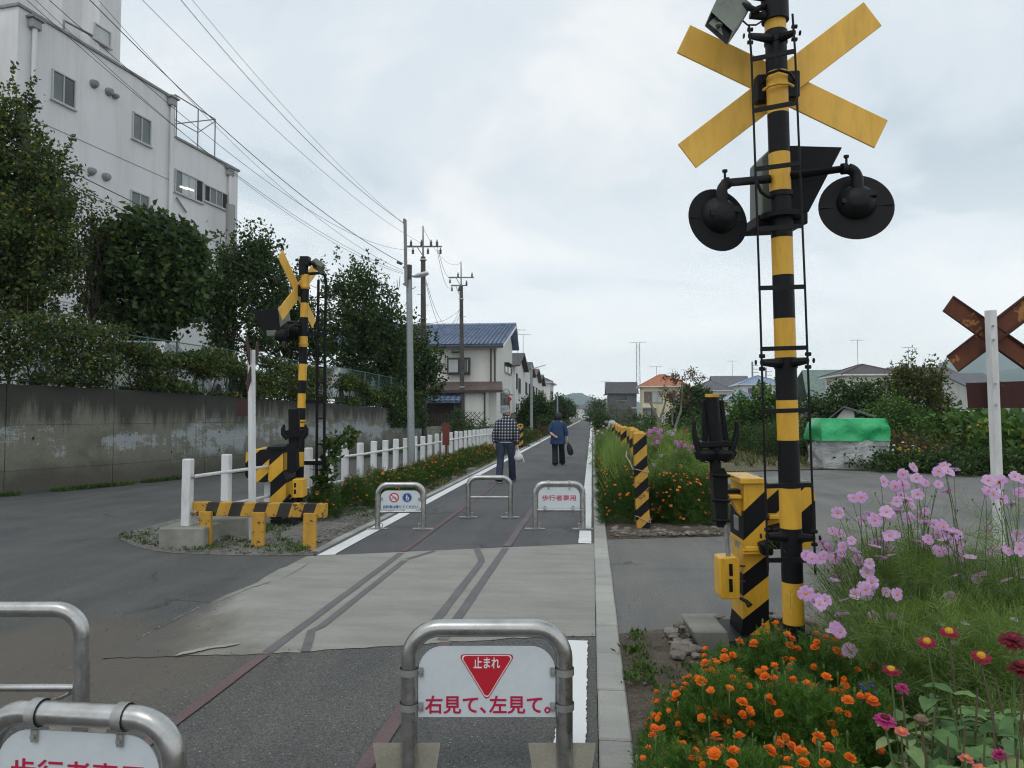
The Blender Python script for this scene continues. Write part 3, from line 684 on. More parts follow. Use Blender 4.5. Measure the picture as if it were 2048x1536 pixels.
for u in (423, 528, 628):
    t = (u - 392) / (655 - 392); q = p0.lerp(p1, t)
    nn = (p1 - p0).normalized().cross(Vector((0, 0, 1)))
    q += nn * -.0
    MB().box((q.x + nn.x * .075, q.y + nn.y * .075, .19), (.145, .05, .44), rot=(random.uniform(-.03, .03), random.uniform(-.02, .02), .0)).build('leg', MATS['yellow_old'], beam, bevel=.006)

# ------------------------------------------------------------------ striped concrete posts (old sleepers) right of the path
def sleeper(p, h, w_, t_, label, lean=0, ns=9):
    r = thing('striped_post', p, label, 'post', 'black and yellow posts along the flower bed')
    mb = MB(); sl_ = w_ * .9; k = h / ns
    a = rotz((1, 0, 0), .08); bb = rotz((0, 1, 0), .08)
    up = Vector((lean, 0, 1)).normalized()
    def at(x, y, z): return Vector(p) + a * x + bb * y + up * z
    bnds = [0] + [k * (i + .6) for i in range(ns)] + [h]
    # front and side faces with slanted band borders
    zc = lambda z: min(max(z, -.02), h)
    for i in range(-1, ns + 2):
        za, zb = k * i, k * (i + 1)
        l0, l1, r0, r1 = zc(za), zc(zb), zc(za + sl_), zc(zb + sl_)
        if l1 - l0 > 1e-4 or r1 - r0 > 1e-4:
            mi = i % 2
            mb.quad(at(-w_ / 2, -t_ / 2, l0), at(w_ / 2, -t_ / 2, r0), at(w_ / 2, -t_ / 2, r1), at(-w_ / 2, -t_ / 2, l1), mi=mi)
            mb.quad(at(w_ / 2, t_ / 2, r0), at(-w_ / 2, t_ / 2, l0), at(-w_ / 2, t_ / 2, l1), at(w_ / 2, t_ / 2, r1), mi=mi)
            mb.quad(at(-w_ / 2, t_ / 2, l0), at(-w_ / 2, -t_ / 2, l0), at(-w_ / 2, -t_ / 2, l1), at(-w_ / 2, t_ / 2, l1), mi=mi)
            mb.quad(at(w_ / 2, -t_ / 2, r0), at(w_ / 2, t_ / 2, r0), at(w_ / 2, t_ / 2, r1), at(w_ / 2, -t_ / 2, r1), mi=mi)
    # roof-shaped cap
    mb.add([at(-w_ / 2, -t_ / 2, h), at(w_ / 2, -t_ / 2, h), at(w_ / 2, t_ / 2, h), at(-w_ / 2, t_ / 2, h), at(-w_ / 4, 0, h + .035), at(w_ / 4, 0, h + .035)],
           [(0, 1, 5, 4), (1, 2, 5), (2, 3, 4, 5), (3, 0, 4)], 0)
    mb.build('shaft', [MATS['yellow_old'], MATS['black']], r)
    return r
M('rope', (.42, .40, .36), (.30, .28, .25), scale=30, rough=.9)
p = G(1286, 1062); sp_ = sleeper(p, 1.25, .165, .12, 'nearest black and yellow striped concrete post with wire wound round it', lean=-.03)
for z, dz in ((.78, .02), (.70, .03), (.16, .04)):
    pts = [Vector((p.x - .03 * z, p.y, z)) + Vector((.095 * (1 if abs(math.cos(a)) > .7 else abs(math.cos(a)) / .7) * (1 if math.cos(a) > 0 else -1), .072 * max(-1, min(1, math.sin(a) * 1.45)), dz * math.sin(a * 2))) for a in [2 * math.pi * i / 20 for i in range(21)]]
    if dz != .03: wr = MB().tube(pts, .005, 5).build('wire_tie', MATS['rope'], sp_, smooth=True)
MB().tube([Vector((p.x - .13, p.y - .10, .80)), Vector((p.x - .17, p.y - .10, .90)), Vector((p.x - .215, p.y - .06, .96)), Vector((p.x - .20, p.y, 1.02)), Vector((p.x - .13, p.y + .1, .95))], .008, 6).build('wire_tie', MATS['rope'], sp_, smooth=True)
for i, (u, Y, h_, lb) in enumerate(((1271, 11.3, 1.25, 'second striped post, just behind the nearest one'), (1262, 12.7, 1.25, 'third striped post in the flower bed row'), (1251, 14.2, 1.24, 'fourth striped post, fully showing a yellow top'),
                               (1243, 17.2, 1.20, 'striped post at the near end of the farther cluster'), (1239, 19.0, 1.20, 'second striped post of the farther cluster'), (1236, 20.8, 1.2, 'third striped post of the farther cluster'), (1230, 22.8, 1.2, 'farthest striped post on the right of the path'))):
    q = C(u, 829, Y); q.z = 0; sleeper(q, h_, .155, .11, lb, lean=random.uniform(-.03, .01))
for i, (u, Y, lb) in enumerate(((1034, 30.5, 'striped post behind the walking man, on the left of the path'), (1041, 32.5, 'farther striped post left of the path beyond the man'))):
    q = C(u, 829, Y); q.z = 0; sleeper(q, 1.05, .24, .2, lb, ns=6)
# ------------------------------------------------------------------ maroon marker plates
def marker(u, vt, vb, wpx, Y, label, post=True, gnd=0):
    c = C(u, vt, Y); zt = c.z; zb = C(u, vb, Y).z; w_ = wpx / FPX * Y
    r = thing('marker_plate', (c.x, c.y, 0), label, 'marker')
    MB().bx((c.x - w_ / 2, c.y - .02, zb), (c.x + w_ / 2, c.y + .02, zt)).build('plate', MATS['maroon'], r, bevel=.004)
    MB().bx((c.x - .022, c.y + .021, 0), (c.x + .022, c.y + .06, zb + .3)).build('post', MATS['maroon'], r)
marker(892, 846, 890, 14, 18.3, 'narrow maroon plate on a thin post in front of the white fence')
marker(1369, 855, 905, 13, 14.5, 'narrow maroon plate among the cosmos right of the path')
# ------------------------------------------------------------------ the near crossing signal (right)
def band_tube(p0, p1, r, vs, cols, d, n=24):
    """tube along p0-p1 whose colour changes at given picture rows vs (measured at depth d)"""
    P0, P1 = Vector(p0), Vector(p1); pts = []; k = []
    u0, v0 = proj(P0); u1, v1 = proj(P1)
    for v in vs:
        z = C(1500, v, d).z; t = (z - P0.z) / (P1.z - P0.z); pts.append(P0.lerp(P1, t))
    return MB().tube(pts, r, n, mids=cols)
D0 = 4.10
base = G(1591, 1362); topc = C(1549, 0, D0 + .03); topc2 = C(1548, -60, D0 + .03)
sig = thing('crossing_signal', (base.x, base.y, 0), 'tall black and yellow crossing signal post with X boards, beside the marigolds', 'crossing signal')
vb = [1362, 1245, 1162, 1055, 975, 880, 800, 715, 637, 550, 475, 382, 305, 225, 142, 58, 30, 0]
band_tube(base, topc, .0585, vb, [1, 0, 1, 0, 1, 0, 1, 0, 1, 0, 1, 0, 1, 0, 1, 0, 1], D0).build('pole', [MATS['yellow'], MATS['black']], sig, smooth=True)
def pc(v, off=0.0):
    z = C(1500, v, D0).z; t = (z - base.z) / (topc.z - base.z); q = base.lerp(topc, t); return q + Vector((0, off, 0))
ax = (topc - base).normalized()
MB().lathe([(.092, -.05), (.092, .27), (.086, .285), (.06, .29)], base, 24).build('base_sleeve', MATS['black'], sig, smooth=True)
for v0, v1, rr in ((382, 392, .066), (420, 462, .064), (60, 72, .065), (28, 38, .063)):
    MB().tube([pc(v1), pc(v0)], rr, 20).build('collar', MATS['black'], sig, smooth=True)
MB().tube([pc(38), pc(-25)], .075, 20).build('pole_cap', MATS['black'], sig, smooth=True)
MB().tube([pc(-25), pc(-60)], .09, 20).build('pole_cap', MATS['black'], sig, smooth=True)
# X boards behind the post, seen from the back
def board(ua, va, ub, vb_, wpx, d, name, mat, parent, thick=.012, bev=.003):
    a, b_ = Vector((ua, va)), Vector((ub, vb_)); t = (b_ - a).normalized(); n_ = Vector((-t.y, t.x)) * wpx / 2
    pts = [C(*(a + n_), d), C(*(b_ + n_), d), C(*(b_ - n_), d), C(*(a - n_), d)]
    return MB().prism(pts, cF * thick).build(name, MATS[mat], parent, bevel=bev)
board(1367, 77, 1763, 268, 62, D0 + .15, 'cross_board', 'yellow_matt', sig)
board(1374, 312, 1746, 27, 60, D0 + .135, 'cross_board', 'yellow_matt', sig)
for u0, u1 in ((1514, 1542), (1572, 1601)):
    MB().prism([C(u0, 148 - (u0 - 1514) * .12, D0 + .06), C(u1, 146 - (u0 - 1514) * .12, D0 + .06), C(u1, 200 - (u0 - 1514) * .12, D0 + .06), C(u0, 203 - (u0 - 1514) * .12, D0 + .06)], cF * .065).build('board_bracket', MATS['black'], sig, bevel=.008)
MB().tube([C(1525, 165, D0 + .05), C(1535, 148, D0 - .06), C(1558, 140, D0 - .08), C(1580, 146, D0 - .06), C(1590, 160, D0 + .05)], .008, 8).build('u_bolt', MATS['black'], sig, smooth=True)
MB().tube([C(1527, 180, D0 - .0), C(1540, 171, D0 - .06), C(1558, 167, D0 - .075), C(1576, 167, D0 - .06), C(1586, 172, D0 - .0)], .008, 8).build('conduit_ring', MATS['yellow'], sig, smooth=True)
# ladder in front
DL = D0 - .16
def rod(pts, r, name, mat='black', parent=None, n=8): return MB().tube(pts, r, n).build(name, MATS[mat], parent or sig, smooth=True)
rod([C(1498, 52, DL), C(1503, 115, DL), C(1519, 574, DL), C(1536, 1142, DL)], .0062, 'ladder_rod', 'black')
rod([C(1585, 28, DL), C(1590, 100, DL), C(1610, 574, DL), C(1631, 1150, DL)], .0062, 'ladder_rod', 'black')
def lx(v, s): return np.interp(v, [52, 115, 574, 1142], [1498, 1503, 1519, 1536]) if s < 0 else np.interp(v, [28, 100, 574, 1150], [1585, 1590, 1610, 1631])
for v in (115, 218, 335, 455, 573, 695, 820, 970, 1118):
    dv = -14 if v < 300 else (-9 if v < 400 else (-4 if v < 500 else (0 if v < 1000 else 3)))
    a, b_ = C(lx(v, -1) - 1, v + 3, DL - .006), C(lx(v, 1) + 1, v + dv, DL - .006); t = (b_ - a)
    MB().prism([a + cU * .012, b_ + cU * .012, b_ - cU * .012, a - cU * .012], cF * .012).build('rung', MATS['black'], sig)
for v, dv in ((72, -6), (725, -4), (1072, 4)):
    for s in (-1, 1):
        q = C(lx(v, s), v + (dv if s > 0 else 0), DL + .01); r_ = pc(v + 2)
        MB().tube([q, q.lerp(r_, .55), r_], [(.012, .018), (.018, .026), (.03, .03)], 8).build('ladder_bracket', MATS['black'], sig)
        rod([q - cR * .03 * -s - cU * 0, q + cR * .035 * s], .014, 'clamp')
        rod([q + cU * .035 - cR * .012, q + cU * .035 + cR * .016], .011, 'bolt'); rod([q - cU * .035 - cR * .012, q - cU * .035 + cR * .016], .011, 'bolt')
    MB().tube([pc(v + 12), pc(v - 8)], .064, 20).build('collar', MATS['black'], sig, smooth=True)
# horn loudspeaker at the top left
def loft(rings, name, mat, parent, caps=(1, 1), bev=0):
    hm = MB(); n = len(rings[0])
    for r_ in rings: hm.v.extend([Vector(p) for p in r_])
    for i in range(len(rings) - 1):
        for j in range(n): hm.f.append([i * n + j, i * n + (j + 1) % n, (i + 1) * n + (j + 1) % n, (i + 1) * n + j]); hm.m.append(0)
    if caps[0]: hm.f.append([j for j in range(n)][::-1]); hm.m.append(0)
    if caps[1]: hm.f.append([(len(rings) - 1) * n + j for j in range(n)]); hm.m.append(0)
    return hm.build(name, MATS[mat], parent, bevel=bev)
dd = D0 - .10
mouth = [C(1409, 52, dd), C(1422, 22, dd + .03), C(1467, 63, dd - .03), C(1455, 92, dd - .06)]
mc = sum(mouth, Vector()) / 4
back = [C(1445, -22, dd + .16), C(1452, -34, dd + .18), C(1505, 8, dd + .14), C(1498, 22, dd + .12)]
bc = sum(back, Vector()) / 4
hn = loft([mouth, [p.lerp(q, .45) + (p - mc) * .05 for p, q in zip(mouth, back)], back], 'horn', 'horn_grey', sig, caps=(0, 1), bev=.004)
inn = [p.lerp(mc, .06) for p in mouth]; inb = [p.lerp(mc, .55) + (bc - mc) * .55 for p in mouth]
loft([inn, inb], 'horn_mouth', 'black_dark', hn, caps=(0, 1))
loft([mouth, inn], 'horn_rim', 'horn_grey', hn, caps=(0, 0))
MB().lathe([(.012, 0), (.02, .01), (.012, .02)], C(1438, 54, dd - .02), 10).build('horn_driver', MATS['horn_grey'], sig, smooth=True)
rod([C(1487, 10, dd + .13), C(1510, 20, D0 - .05), C(1530, 12, D0)], .018, 'horn_bracket')
rod([C(1500, 30, D0), C(1530, 33, D0)], .022, 'horn_bracket'); rod([C(1500, -8, D0 + .04), C(1540, -2, D0)], .02, 'horn_bracket')
rod([C(1484, 40, D0 - .02), C(1495, 50, D0 - .04), C(1512, 50, D0 - .05), C(1528, 40, D0)], .005, 'cable')
# direction indicator box with its sloping hood, behind the post
MB().prism([C(1524, 315, D0 + .12), C(1545, 293, D0 + .12), C(1602, 290, D0 + .12), C(1602, 440, D0 + .12), C(1524, 440, D0 + .12)], cF * .22).build('indicator_box', MATS['horn_grey'], sig, bevel=.006)
MB().prism([C(1580, 291, D0 + .10), C(1685, 294, D0 + .10), C(1617, 425, D0 + .10), C(1580, 425, D0 + .10)], cF * .30).build('indicator_hood', MATS['black_dark'], sig, bevel=.004)
MB().prism([C(1516, 430, D0 + .04), C(1616, 425, D0 + .04), C(1616, 447, D0 + .04), C(1514, 452, D0 + .04)], cF * .30).build('indicator_shelf', MATS['black_dark'], sig, bevel=.004)
MB().tube([pc(436), pc(426)], .115, 20).build('collar', MATS['black_dark'], sig, smooth=True)
# lamp arms and the two lamps seen from behind
def lamp(side, c, rx, elbow, arm0, yaw, pitch):
    cc = C(c[0], c[1], D0 + .02); R = Matrix.Rotation(yaw, 3, 'Z') @ Matrix.Rotation(math.pi / 2 + pitch, 3, 'X')
    # background plate: dish, then housing towards the camera (local +z -> towards -y)
    pl = MB().lathe([(rx, -.004), (rx, .004), (rx * .55, .012), (.0, .014)], cc, 40, rot=R).build('lamp_disc', MATS['black_dark'], sig, smooth=True)
    MB().lathe([(.108, .006), (.104, .03), (.088, .06), (.062, .082), (.05, .09), (.0, .095)], cc + R @ Vector((0, .02, 0)), 24, rot=R).build('lamp_housing', MATS['black'], pl, smooth=True)
    MB().box(cc + R @ Vector((.065, .035, .075)), (.05, .035, .03), rot=R).build('latch', MATS['black'], pl)
    MB().box(cc + R @ Vector((-.065, .005, .06)), (.045, .03, .03), rot=R).build('latch', MATS['black'], pl)
    for s in (-1, 1): MB().box(cc + R @ Vector((s * rx * .72, 0, .010)), (rx * .45, .006, .006), rot=R).build('seam', MATS['black'], pl)
    ht = cc + R @ Vector((0, .06, .05)); e = C(*elbow, D0 + .0); a = C(*arm0, D0)
    pts = [ht, Vector((ht.x, ht.y, e.z - .055))]
    k = Vector((e.x - ht.x, e.y - ht.y, 0)); dv = k.normalized()
    pts = [ht - Vector((0, 0, .0)), Vector((ht.x, ht.y, e.z - .06))] + [Vector((ht.x, ht.y, e.z - .06)) + dv * (.06 * (1 - math.cos(q))) + Vector((0, 0, .06 * math.sin(q))) for q in [math.pi / 2 * i / 6 for i in range(1, 7)]] + [e, a]
    MB().tube(pts, [.034, .034] + [.030] * 6 + [.026, .024], 14).build('lamp_arm', MATS['black'], sig, smooth=True)
    rod([e + Vector((0, 0, .02)), e + Vector((0, 0, .075))], .007, 'bolt'); rod([e + Vector((0, 0, .062)), e + Vector((0, 0, .075))], .015, 'bolt')
    MB().tube([e.lerp(a, .0), e.lerp(a, .08)], .032, 12).build('arm_collar', MATS['black'], sig, smooth=True)
lamp(-1, (1436, 440), .185, (1450, 366), (1540, 358), .38, -.14)
lamp(1, (1712, 414), .201, (1693, 337), (1575, 352), -.10, -.24)
rod([C(1512, 362, D0 - .03), C(1522, 384, D0 - .03), C(1535, 393, D0 - .02), C(1550, 394, D0)], .010, 'arm_brace')

# ------------------------------------------------------------------ barrier machine
def prism_px(poly, d, depth, name, mat, parent, bev=.004):
    return MB().prism([C(u, v, d) for u, v in poly], cF * depth).build(name, MATS[mat], parent, bevel=bev)
def striped_poly(poly, d, depth, lines, name, parent, mats=('yellow', 'black'), bev=0, first=0, slope=-1.0):
    """front outline poly (picture px, convex) cut by slanted lines v = c + slope*(u-u0); body below each line changes colour"""
    u0 = poly[0][0]; key = lambda p: p[1] - slope * (p[0] - u0)
    lo = min(map(key, poly)) - 1; hi = max(map(key, poly)) + 1; cuts = [lo] + sorted(lines) + [hi]
    mb = MB(); off = cF * depth
    # front faces as clipped strips and matching back and side faces
    for i in range(len(cuts) - 1):
        pl = poly
        for sgn, c in ((1, cuts[i]), (-1, cuts[i + 1])):
            out = []
            for j in range(len(pl)):
                a, b_ = pl[j], pl[(j + 1) % len(pl)]; ka, kb = sgn * (key(a) - c), sgn * (key(b_) - c)
                if ka >= 0: out.append(a)
                if ka * kb < 0: t = ka / (ka - kb); out.append((a[0] + (b_[0] - a[0]) * t, a[1] + (b_[1] - a[1]) * t))
            pl = out
            if len(pl) < 3: break
        if len(pl) < 3: continue
        mi = (i + first) % 2; F = [C(u, v, d) for u, v in pl]; B = [p + off for p in F]; n = len(pl); k = len(mb.v)
        mb.v += F + B; mb.f += [[k + j for j in range(n)], [k + n + j for j in range(n)][::-1]]; mb.m += [mi, mi]
        for j in range(n):
            a, b_ = pl[j], pl[(j + 1) % n]
            on_cut = any(abs(key(a) - c) < 1e-6 and abs(key(b_) - c) < 1e-6 for c in cuts)
            if not on_cut: mb.f.append([k + j, k + n + j, k + n + (j + 1) % n, k + (j + 1) % n]); mb.m.append(mi)
    return mb.build(name, [MATS[mats[0]], MATS[mats[1]]], parent)
DM = 4.62
mb_ = G(1512, 1296); mach = thing('crossing_barrier_machine', (mb_.x, mb_.y, 0), 'yellow and black barrier machine with raised black arm holder, behind the signal post', 'barrier machine')
prism_px([(1452, 1283), (1560, 1280), (1570, 1310), (1448, 1312)], DM - .10, .42, 'base_plate', 'black', mach)
striped_poly([(1487, 1085), (1537, 1085), (1538, 1245), (1545, 1284), (1480, 1284), (1486, 1240)], DM, .24, [1110 + 38, 1110 + 82, 1110 + 128, 1110 + 170], 'column', mach, first=0, slope=-.80)
striped_poly([(1488, 968), (1531, 968), (1537, 1092), (1526, 1096), (1492, 1095), (1487, 1090)], DM - .02, .28, [1022, 1080], 'upper_column', mach, slope=-.95)
prism_px([(1482, 957), (1530, 957), (1533, 968), (1480, 968)], DM - .04, .32, 'lid', 'yellow', mach)
prism_px([(1466, 953), (1522, 951), (1528, 957), (1470, 960)], DM + .1, .22, 'lid', 'horn_grey', mach)
striped_poly([(1533, 976), (1618, 974), (1630, 985), (1632, 1060), (1626, 1093), (1614, 1098), (1545, 1098), (1533, 1080)], DM + .05, .30, [1016 - 16, 1016 + 28, 1016 + 72, 1016 + 136, 1016 + 175], 'motor_box', mach, slope=-.9)
prism_px([(1538, 966), (1618, 962), (1630, 976), (1536, 978)], DM + .06, .28, 'lid', 'horn_grey', mach)
prism_px([(1540, 1030), (1566, 1030), (1566, 1039), (1540, 1039)], DM - .01, .08, 'door_strap', 'yellow', mach)
prism_px([(1545, 1058), (1575, 1050), (1578, 1098), (1548, 1100)], DM - .05, .12, 'drive_cover', 'black', mach, .01)
prism_px([(1520, 1088), (1548, 1080), (1548, 1112), (1526, 1112)], DM - .08, .16, 'drive_cover', 'black', mach, .01)
prism_px([(1490, 1093), (1530, 1093), (1526, 1112), (1494, 1112)], DM - .03, .28, 'neck', 'yellow', mach, .01)
for q in (1100, 1106): prism_px([(1488, q), (1516, q - 1), (1516, q + 3), (1488, q + 3)], DM - .04, .04, 'flange', 'yellow', mach, .002)
# gusset to the arm holder
prism_px([(1459, 991), (1484, 991), (1484, 998), (1459, 998)], DM - .02, .16, 'gusset_top', 'yellow', mach)
prism_px([(1461, 998), (1484, 998), (1484, 1034), (1476, 1026)], DM + .02, .05, 'gusset', 'yellow', mach)
prism_px([(1453, 980), (1484, 980), (1484, 989), (1453, 989)], DM + .05, .08, 'pivot_shaft', 'black', mach)
prism_px([(1476, 1034), (1488, 1034), (1487, 1120), (1480, 1120)], DM + .08, .10, 'rear_stay', 'steel_dull', mach)
# raised arm holder: black flat channel, spring claws, stub tube with yellow end
arm = prism_px([(1428, 938), (1449, 936), (1456, 950), (1456, 1040), (1449, 1056), (1434, 1054), (1426, 960)], DM - .03, .09, 'arm_channel', 'black', mach)
for v in (950, 1000, 1040): MB().tube([C(1424, v, DM - .04), C(1460, v + 2, DM - .04)], .010, 8).build('bolt', MATS['black'], arm)
MB().tube([C(1424, 790, DM), C(1432, 900, DM)], .032 * 1.3, 18).build('arm_stub', MATS['black'], mach, smooth=True)
MB().tube([C(1424, 788, DM), C(1424, 794, DM)], .045, 18).build('stub_ring', MATS['yellow'], mach, smooth=True)
for a, b_ in (((1409, 800), (1411, 888)), ((1443, 800), (1453, 884))):
    MB().prism([C(a[0] - 4, a[1], DM + .01), C(a[0] + 4, a[1], DM + .01), C(b_[0] + 6, b_[1], DM + .01), C(b_[0] - 4, b_[1], DM + .01)], cF * .05).build('side_bar', MATS['black'], mach, bevel=.003)
MB().prism([C(1402, 884, DM - .05), C(1460, 882, DM - .05), C(1464, 894, DM - .05), C(1400, 896, DM - .05)], cF * .13).build('cross_head', MATS['black'], mach, bevel=.006)
for s, cx in ((-1, 1400), (1, 1462)):
    # flat crescent claws curling up
    MB().lathe([(.0, -.055), (.04, -.045), (.064, -.02), (.068, .01), (.05, .03), (.0, .035)], C(1430 + s * 17, 909, DM - .01), 14).build('spring_housing', MATS['black'], mach, smooth=True)
    pts = []
    for t in [i / 9 for i in range(10)]:
        a = math.pi * (.95 * t + .02); pts.append((cx + s * (-10 + 22 * math.sin(a * .62)), 912 - 62 * t + 8 * math.cos(a)))
    MB().tube([C(u, v, DM - .02) for u, v in pts], [(.029 * (1 - .6 * i / 9), .02) for i in range(10)], 8, up=cF).build('claw', MATS['black'], mach, smooth=True)
    MB().tube([C(1430 + s * 8, 902, DM - .03), C(1430 + s * 20, 918, DM - .03), C(1430 + s * 34, 915, DM - .02), C(cx + s * 8, 902, DM - .02)], .017, 8).build('claw_link', MATS['black'], mach, smooth=True)
for s in (-1, 1):
    pts = [C(1430 + s * 15 + 4 * math.cos(a), 905 + a * 1.1, DM - .05 + .012 * math.sin(a)) for a in [i * .8 for i in range(24)]]
    MB().tube(pts, .004, 5).build('spring', MATS['steel_dull'], mach, smooth=True)
MB().tube([C(1430, 896, DM), C(1431, 940, DM)], .036, 14).build('arm_hub', MATS['black'], mach, smooth=True)
rod([C(1451, 1050, DM - .02), C(1457, 1116, DM - .02)], .0145, 'weight_rod', 'steel_dull', mach)
cw = prism_px([(1439, 1117), (1474, 1114), (1480, 1120), (1480, 1196), (1474, 1199), (1443, 1199), (1440, 1192)], DM - .06, .13, 'counterweight_box', 'yellow', mach, .006)
for v0, v1 in ((1128, 1152), (1158, 1184)): prism_px([(1458, v0), (1465, v0), (1466, v1), (1459, v1)], DM - .063, .01, 'slot', 'black', mach, 0)
for v in (1132, 1163): rod([C(1478, v, DM), C(1490, v, DM)], .006, 'bolt', 'rust_plate', mach)
MB().tube([C(1480, 1196, DM - .04), C(1493, 1203, DM - .06), C(1500, 1212, DM - .08)], [.010, .013, .02], 8).build('handle', MATS['black'], mach, smooth=True)
prism_px([(1385, 1262), (1455, 1262), (1470, 1345), (1425, 1345)], DM - .12, .35, 'foundation_block', 'footing_concrete', mach, .01)

# ------------------------------------------------------------------ rusty X sign on a white post, right
pb = G(2003, 1192); dR = (pb - CAM).dot(cF)
xs_ = thing('cross_sign', (pb.x, pb.y, 0), 'rusty X sign and dark plate on a slim white post by the lane', 'sign')
MB().tube([pb, C(1981, 621, dR)], .048, 6, up=(0, 1, 0)).build('post', MATS['post_white'], xs_)
def chan(ua, va, ub, vb_, wpx, d):
    o = board(ua, va, ub, vb_, wpx, d, 'cross_board', 'rust_plate', xs_, thick=.006, bev=0)
    a, b_ = Vector((ua, va)), Vector((ub, vb_)); t = (b_ - a).normalized(); n_ = Vector((-t.y, t.x)) * (wpx / 2)
    for s in (-1, 1):
        MB().tube([C(*(a + n_ * s), d - .012), C(*(b_ + n_ * s), d - .012)], (.006, .014), 4, up=cF).build('flange', MATS['rust_dark'], o)
chan(1896, 607, 2068, 728, 36, dR + .10); chan(1905, 728, 2065, 606, 38, dR + .085)
prism_px([(1933, 766), (2052, 762), (2052, 816), (1937, 816)], dR + .085, .008, 'name_plate', 'rust_dark', xs_, 0)
for v in (652, 680, 768, 810): rod([C(1986 + (v - 650) * .04, v, dR - .05), C(1986 + (v - 650) * .04, v, dR - .06)], .011, 'bolt', 'steel_dull', xs_)

# ------------------------------------------------------------------ X sign on the white post, left, seen edge on
pb = G(505, 1087); dL = (pb - CAM).dot(cF)
xl = thing('cross_sign', (pb.x, pb.y, 0), 'slim white post carrying a rusty X sign edge on, left of the striped beam', 'sign')
MB().tube([pb, C(503, 700, dL)], .047, 6, up=(0, 1, 0)).build('post', MATS['post_white'], xl)
c0 = C(504, 733, dL + .08); 
for a in (38, -38):
    e1 = (cR * -.17 + cF * 1.0); e1.z = 0; e1.normalize(); t = e1 * math.cos(R_(a)) + Vector((0, 0, 1)) * math.sin(R_(a)); n_ = e1.cross(Vector((0, 0, 1)))
    w_ = t.cross(n_) * .07
    MB().prism([c0 + t * .45 + w_, c0 - t * .45 + w_, c0 - t * .45 - w_, c0 + t * .45 - w_], n_ * .012 * (1 if a > 0 else -1)).build('cross_board', MATS['rust_dark'], xl)
q0 = C(498, 801, dL); q1 = C(474, 832, dL)
MB().prism([C(498, 800, dL), C(498, 832, dL), C(474, 832, dL + .35), C(474, 800, dL + .35)], (0, 0.01, 0)).build('name_plate', MATS['rust_dark'], xl)
for v in (724, 746, 805, 830): rod([C(510, v, dL), C(513, v, dL)], .008, 'bolt', 'black', xl)

# ------------------------------------------------------------------ far crossing signal (left)
D1 = 10.45
base1 = C(599, 829, D1); base1.z = 0; top1 = C(611, 548, D1)
s2 = thing('crossing_signal', (base1.x, base1.y, 0), 'black and yellow crossing signal post with turned X boards beside the white fence', 'crossing signal')
vv = [1036, 932, 903, 853, 845, 816, 787, 761, 728, 694, 673, 635, 606, 578, 549]
P0, P1 = base1, top1; pts = []
for v in vv:
    z = C(600, v, D1).z; pts.append(P0.lerp(P1, (z - P0.z) / (P1.z - P0.z)))
MB().tube(pts, .058, 18, mids=[1, 0, 1, 0, 1, 0, 1, 0, 1, 0, 1, 0, 1, 0]).build('pole', [MATS['yellow'], MATS['black']], s2, smooth=True)
for v in (575, 690, 843):
    z = C(600, v, D1).z; q = P0.lerp(P1, (z - P0.z) / (P1.z - P0.z)); MB().tube([q, q + Vector((0, 0, .025))], .07, 18).build('collar', MATS['yellow'], s2, smooth=True)
MB().tube([C(607, 550, D1), C(607, 520, D1), C(607, 514, D1)], [.065, .072, .03], 12).build('pole_cap', MATS['black'], s2, smooth=True)
prism_px([(599, 512), (617, 512), (617, 530), (599, 530)], D1 - .07, .14, 'cap_box', 'black', s2)
rod([C(612, 522, D1), C(628, 528, D1), C(634, 532, D1)], .03, 'horn_bracket', 'black', s2)
loft([[C(622, 522, D1 + .05), C(632, 515, D1 + .05), C(650, 528, D1 - .12), C(642, 534, D1 - .12)], [C(626, 536, D1 + .1), C(632, 532, D1 + .1), C(648, 546, D1 - .05), C(642, 549, D1 - .05)]], 'horn', 'horn_grey', s2, bev=.006)
# X boards turned almost edge on
e1 = (cR * .20 + cF * .98); e1.z = 0; e1.normalize(); cc = C(596, 581, D1)
for a in (40, -40):
    t = e1 * math.cos(R_(a)) + Vector((0, 0, 1)) * math.sin(R_(a)); n_ = e1.cross(Vector((0, 0, 1))).normalized(); w_ = t.cross(n_) * .088
    sft = n_ * (.006 if a > 0 else -.008)
    MB().prism([cc + t * .66 + w_ + sft, cc - t * .66 + w_ + sft, cc - t * .66 - w_ + sft, cc + t * .66 - w_ + sft], n_ * .010).build('cross_board', MATS['yellow_matt'], s2)
prism_px([(590, 570), (601, 570), (601, 592), (590, 592)], D1 - .04, .1, 'board_bracket', 'black', s2)
# indicator box and lamp
prism_px([(503, 620), (556, 616), (562, 664), (528, 668)], D1 - .1, .35, 'indicator_hood', 'black_dark', s2)
prism_px([(556, 617), (566, 620), (570, 646), (560, 655)], D1 - .12, .3, 'indicator_side', 'horn_grey', s2)
prism_px([(532, 661), (552, 660), (552, 671), (534, 672)], D1 - .14, .1, 'indicator_foot', 'horn_grey', s2)
cc = C(572, 672, D1 - .25); Rm = Matrix.Rotation(-1.15, 3, 'Z') @ Matrix.Rotation(math.pi / 2, 3, 'X')
MB().lathe([(.19, 0), (.19, .006), (.10, .01)], cc, 26, rot=Rm).build('lamp_disc', MATS['black_dark'], s2, smooth=True)
MB().lathe([(.10, -.04), (.10, .05), (.07, .12), (.04, .15)], cc, 20, rot=Rm).build('lamp_housing', MATS['black_dark'], s2, smooth=True)
MB().lathe([(.10, -.1), (.105, -.04)], cc + Vector((-.1, 0, -.06)), 20, rot=Rm).build('lamp_visor', MATS['horn_grey'], s2, smooth=True)
cc = C(590, 668, D1 + .35)
MB().lathe([(.19, 0), (.19, .006), (.10, .01)], cc, 26, rot=Rm).build('lamp_disc', MATS['black_dark'], s2, smooth=True)
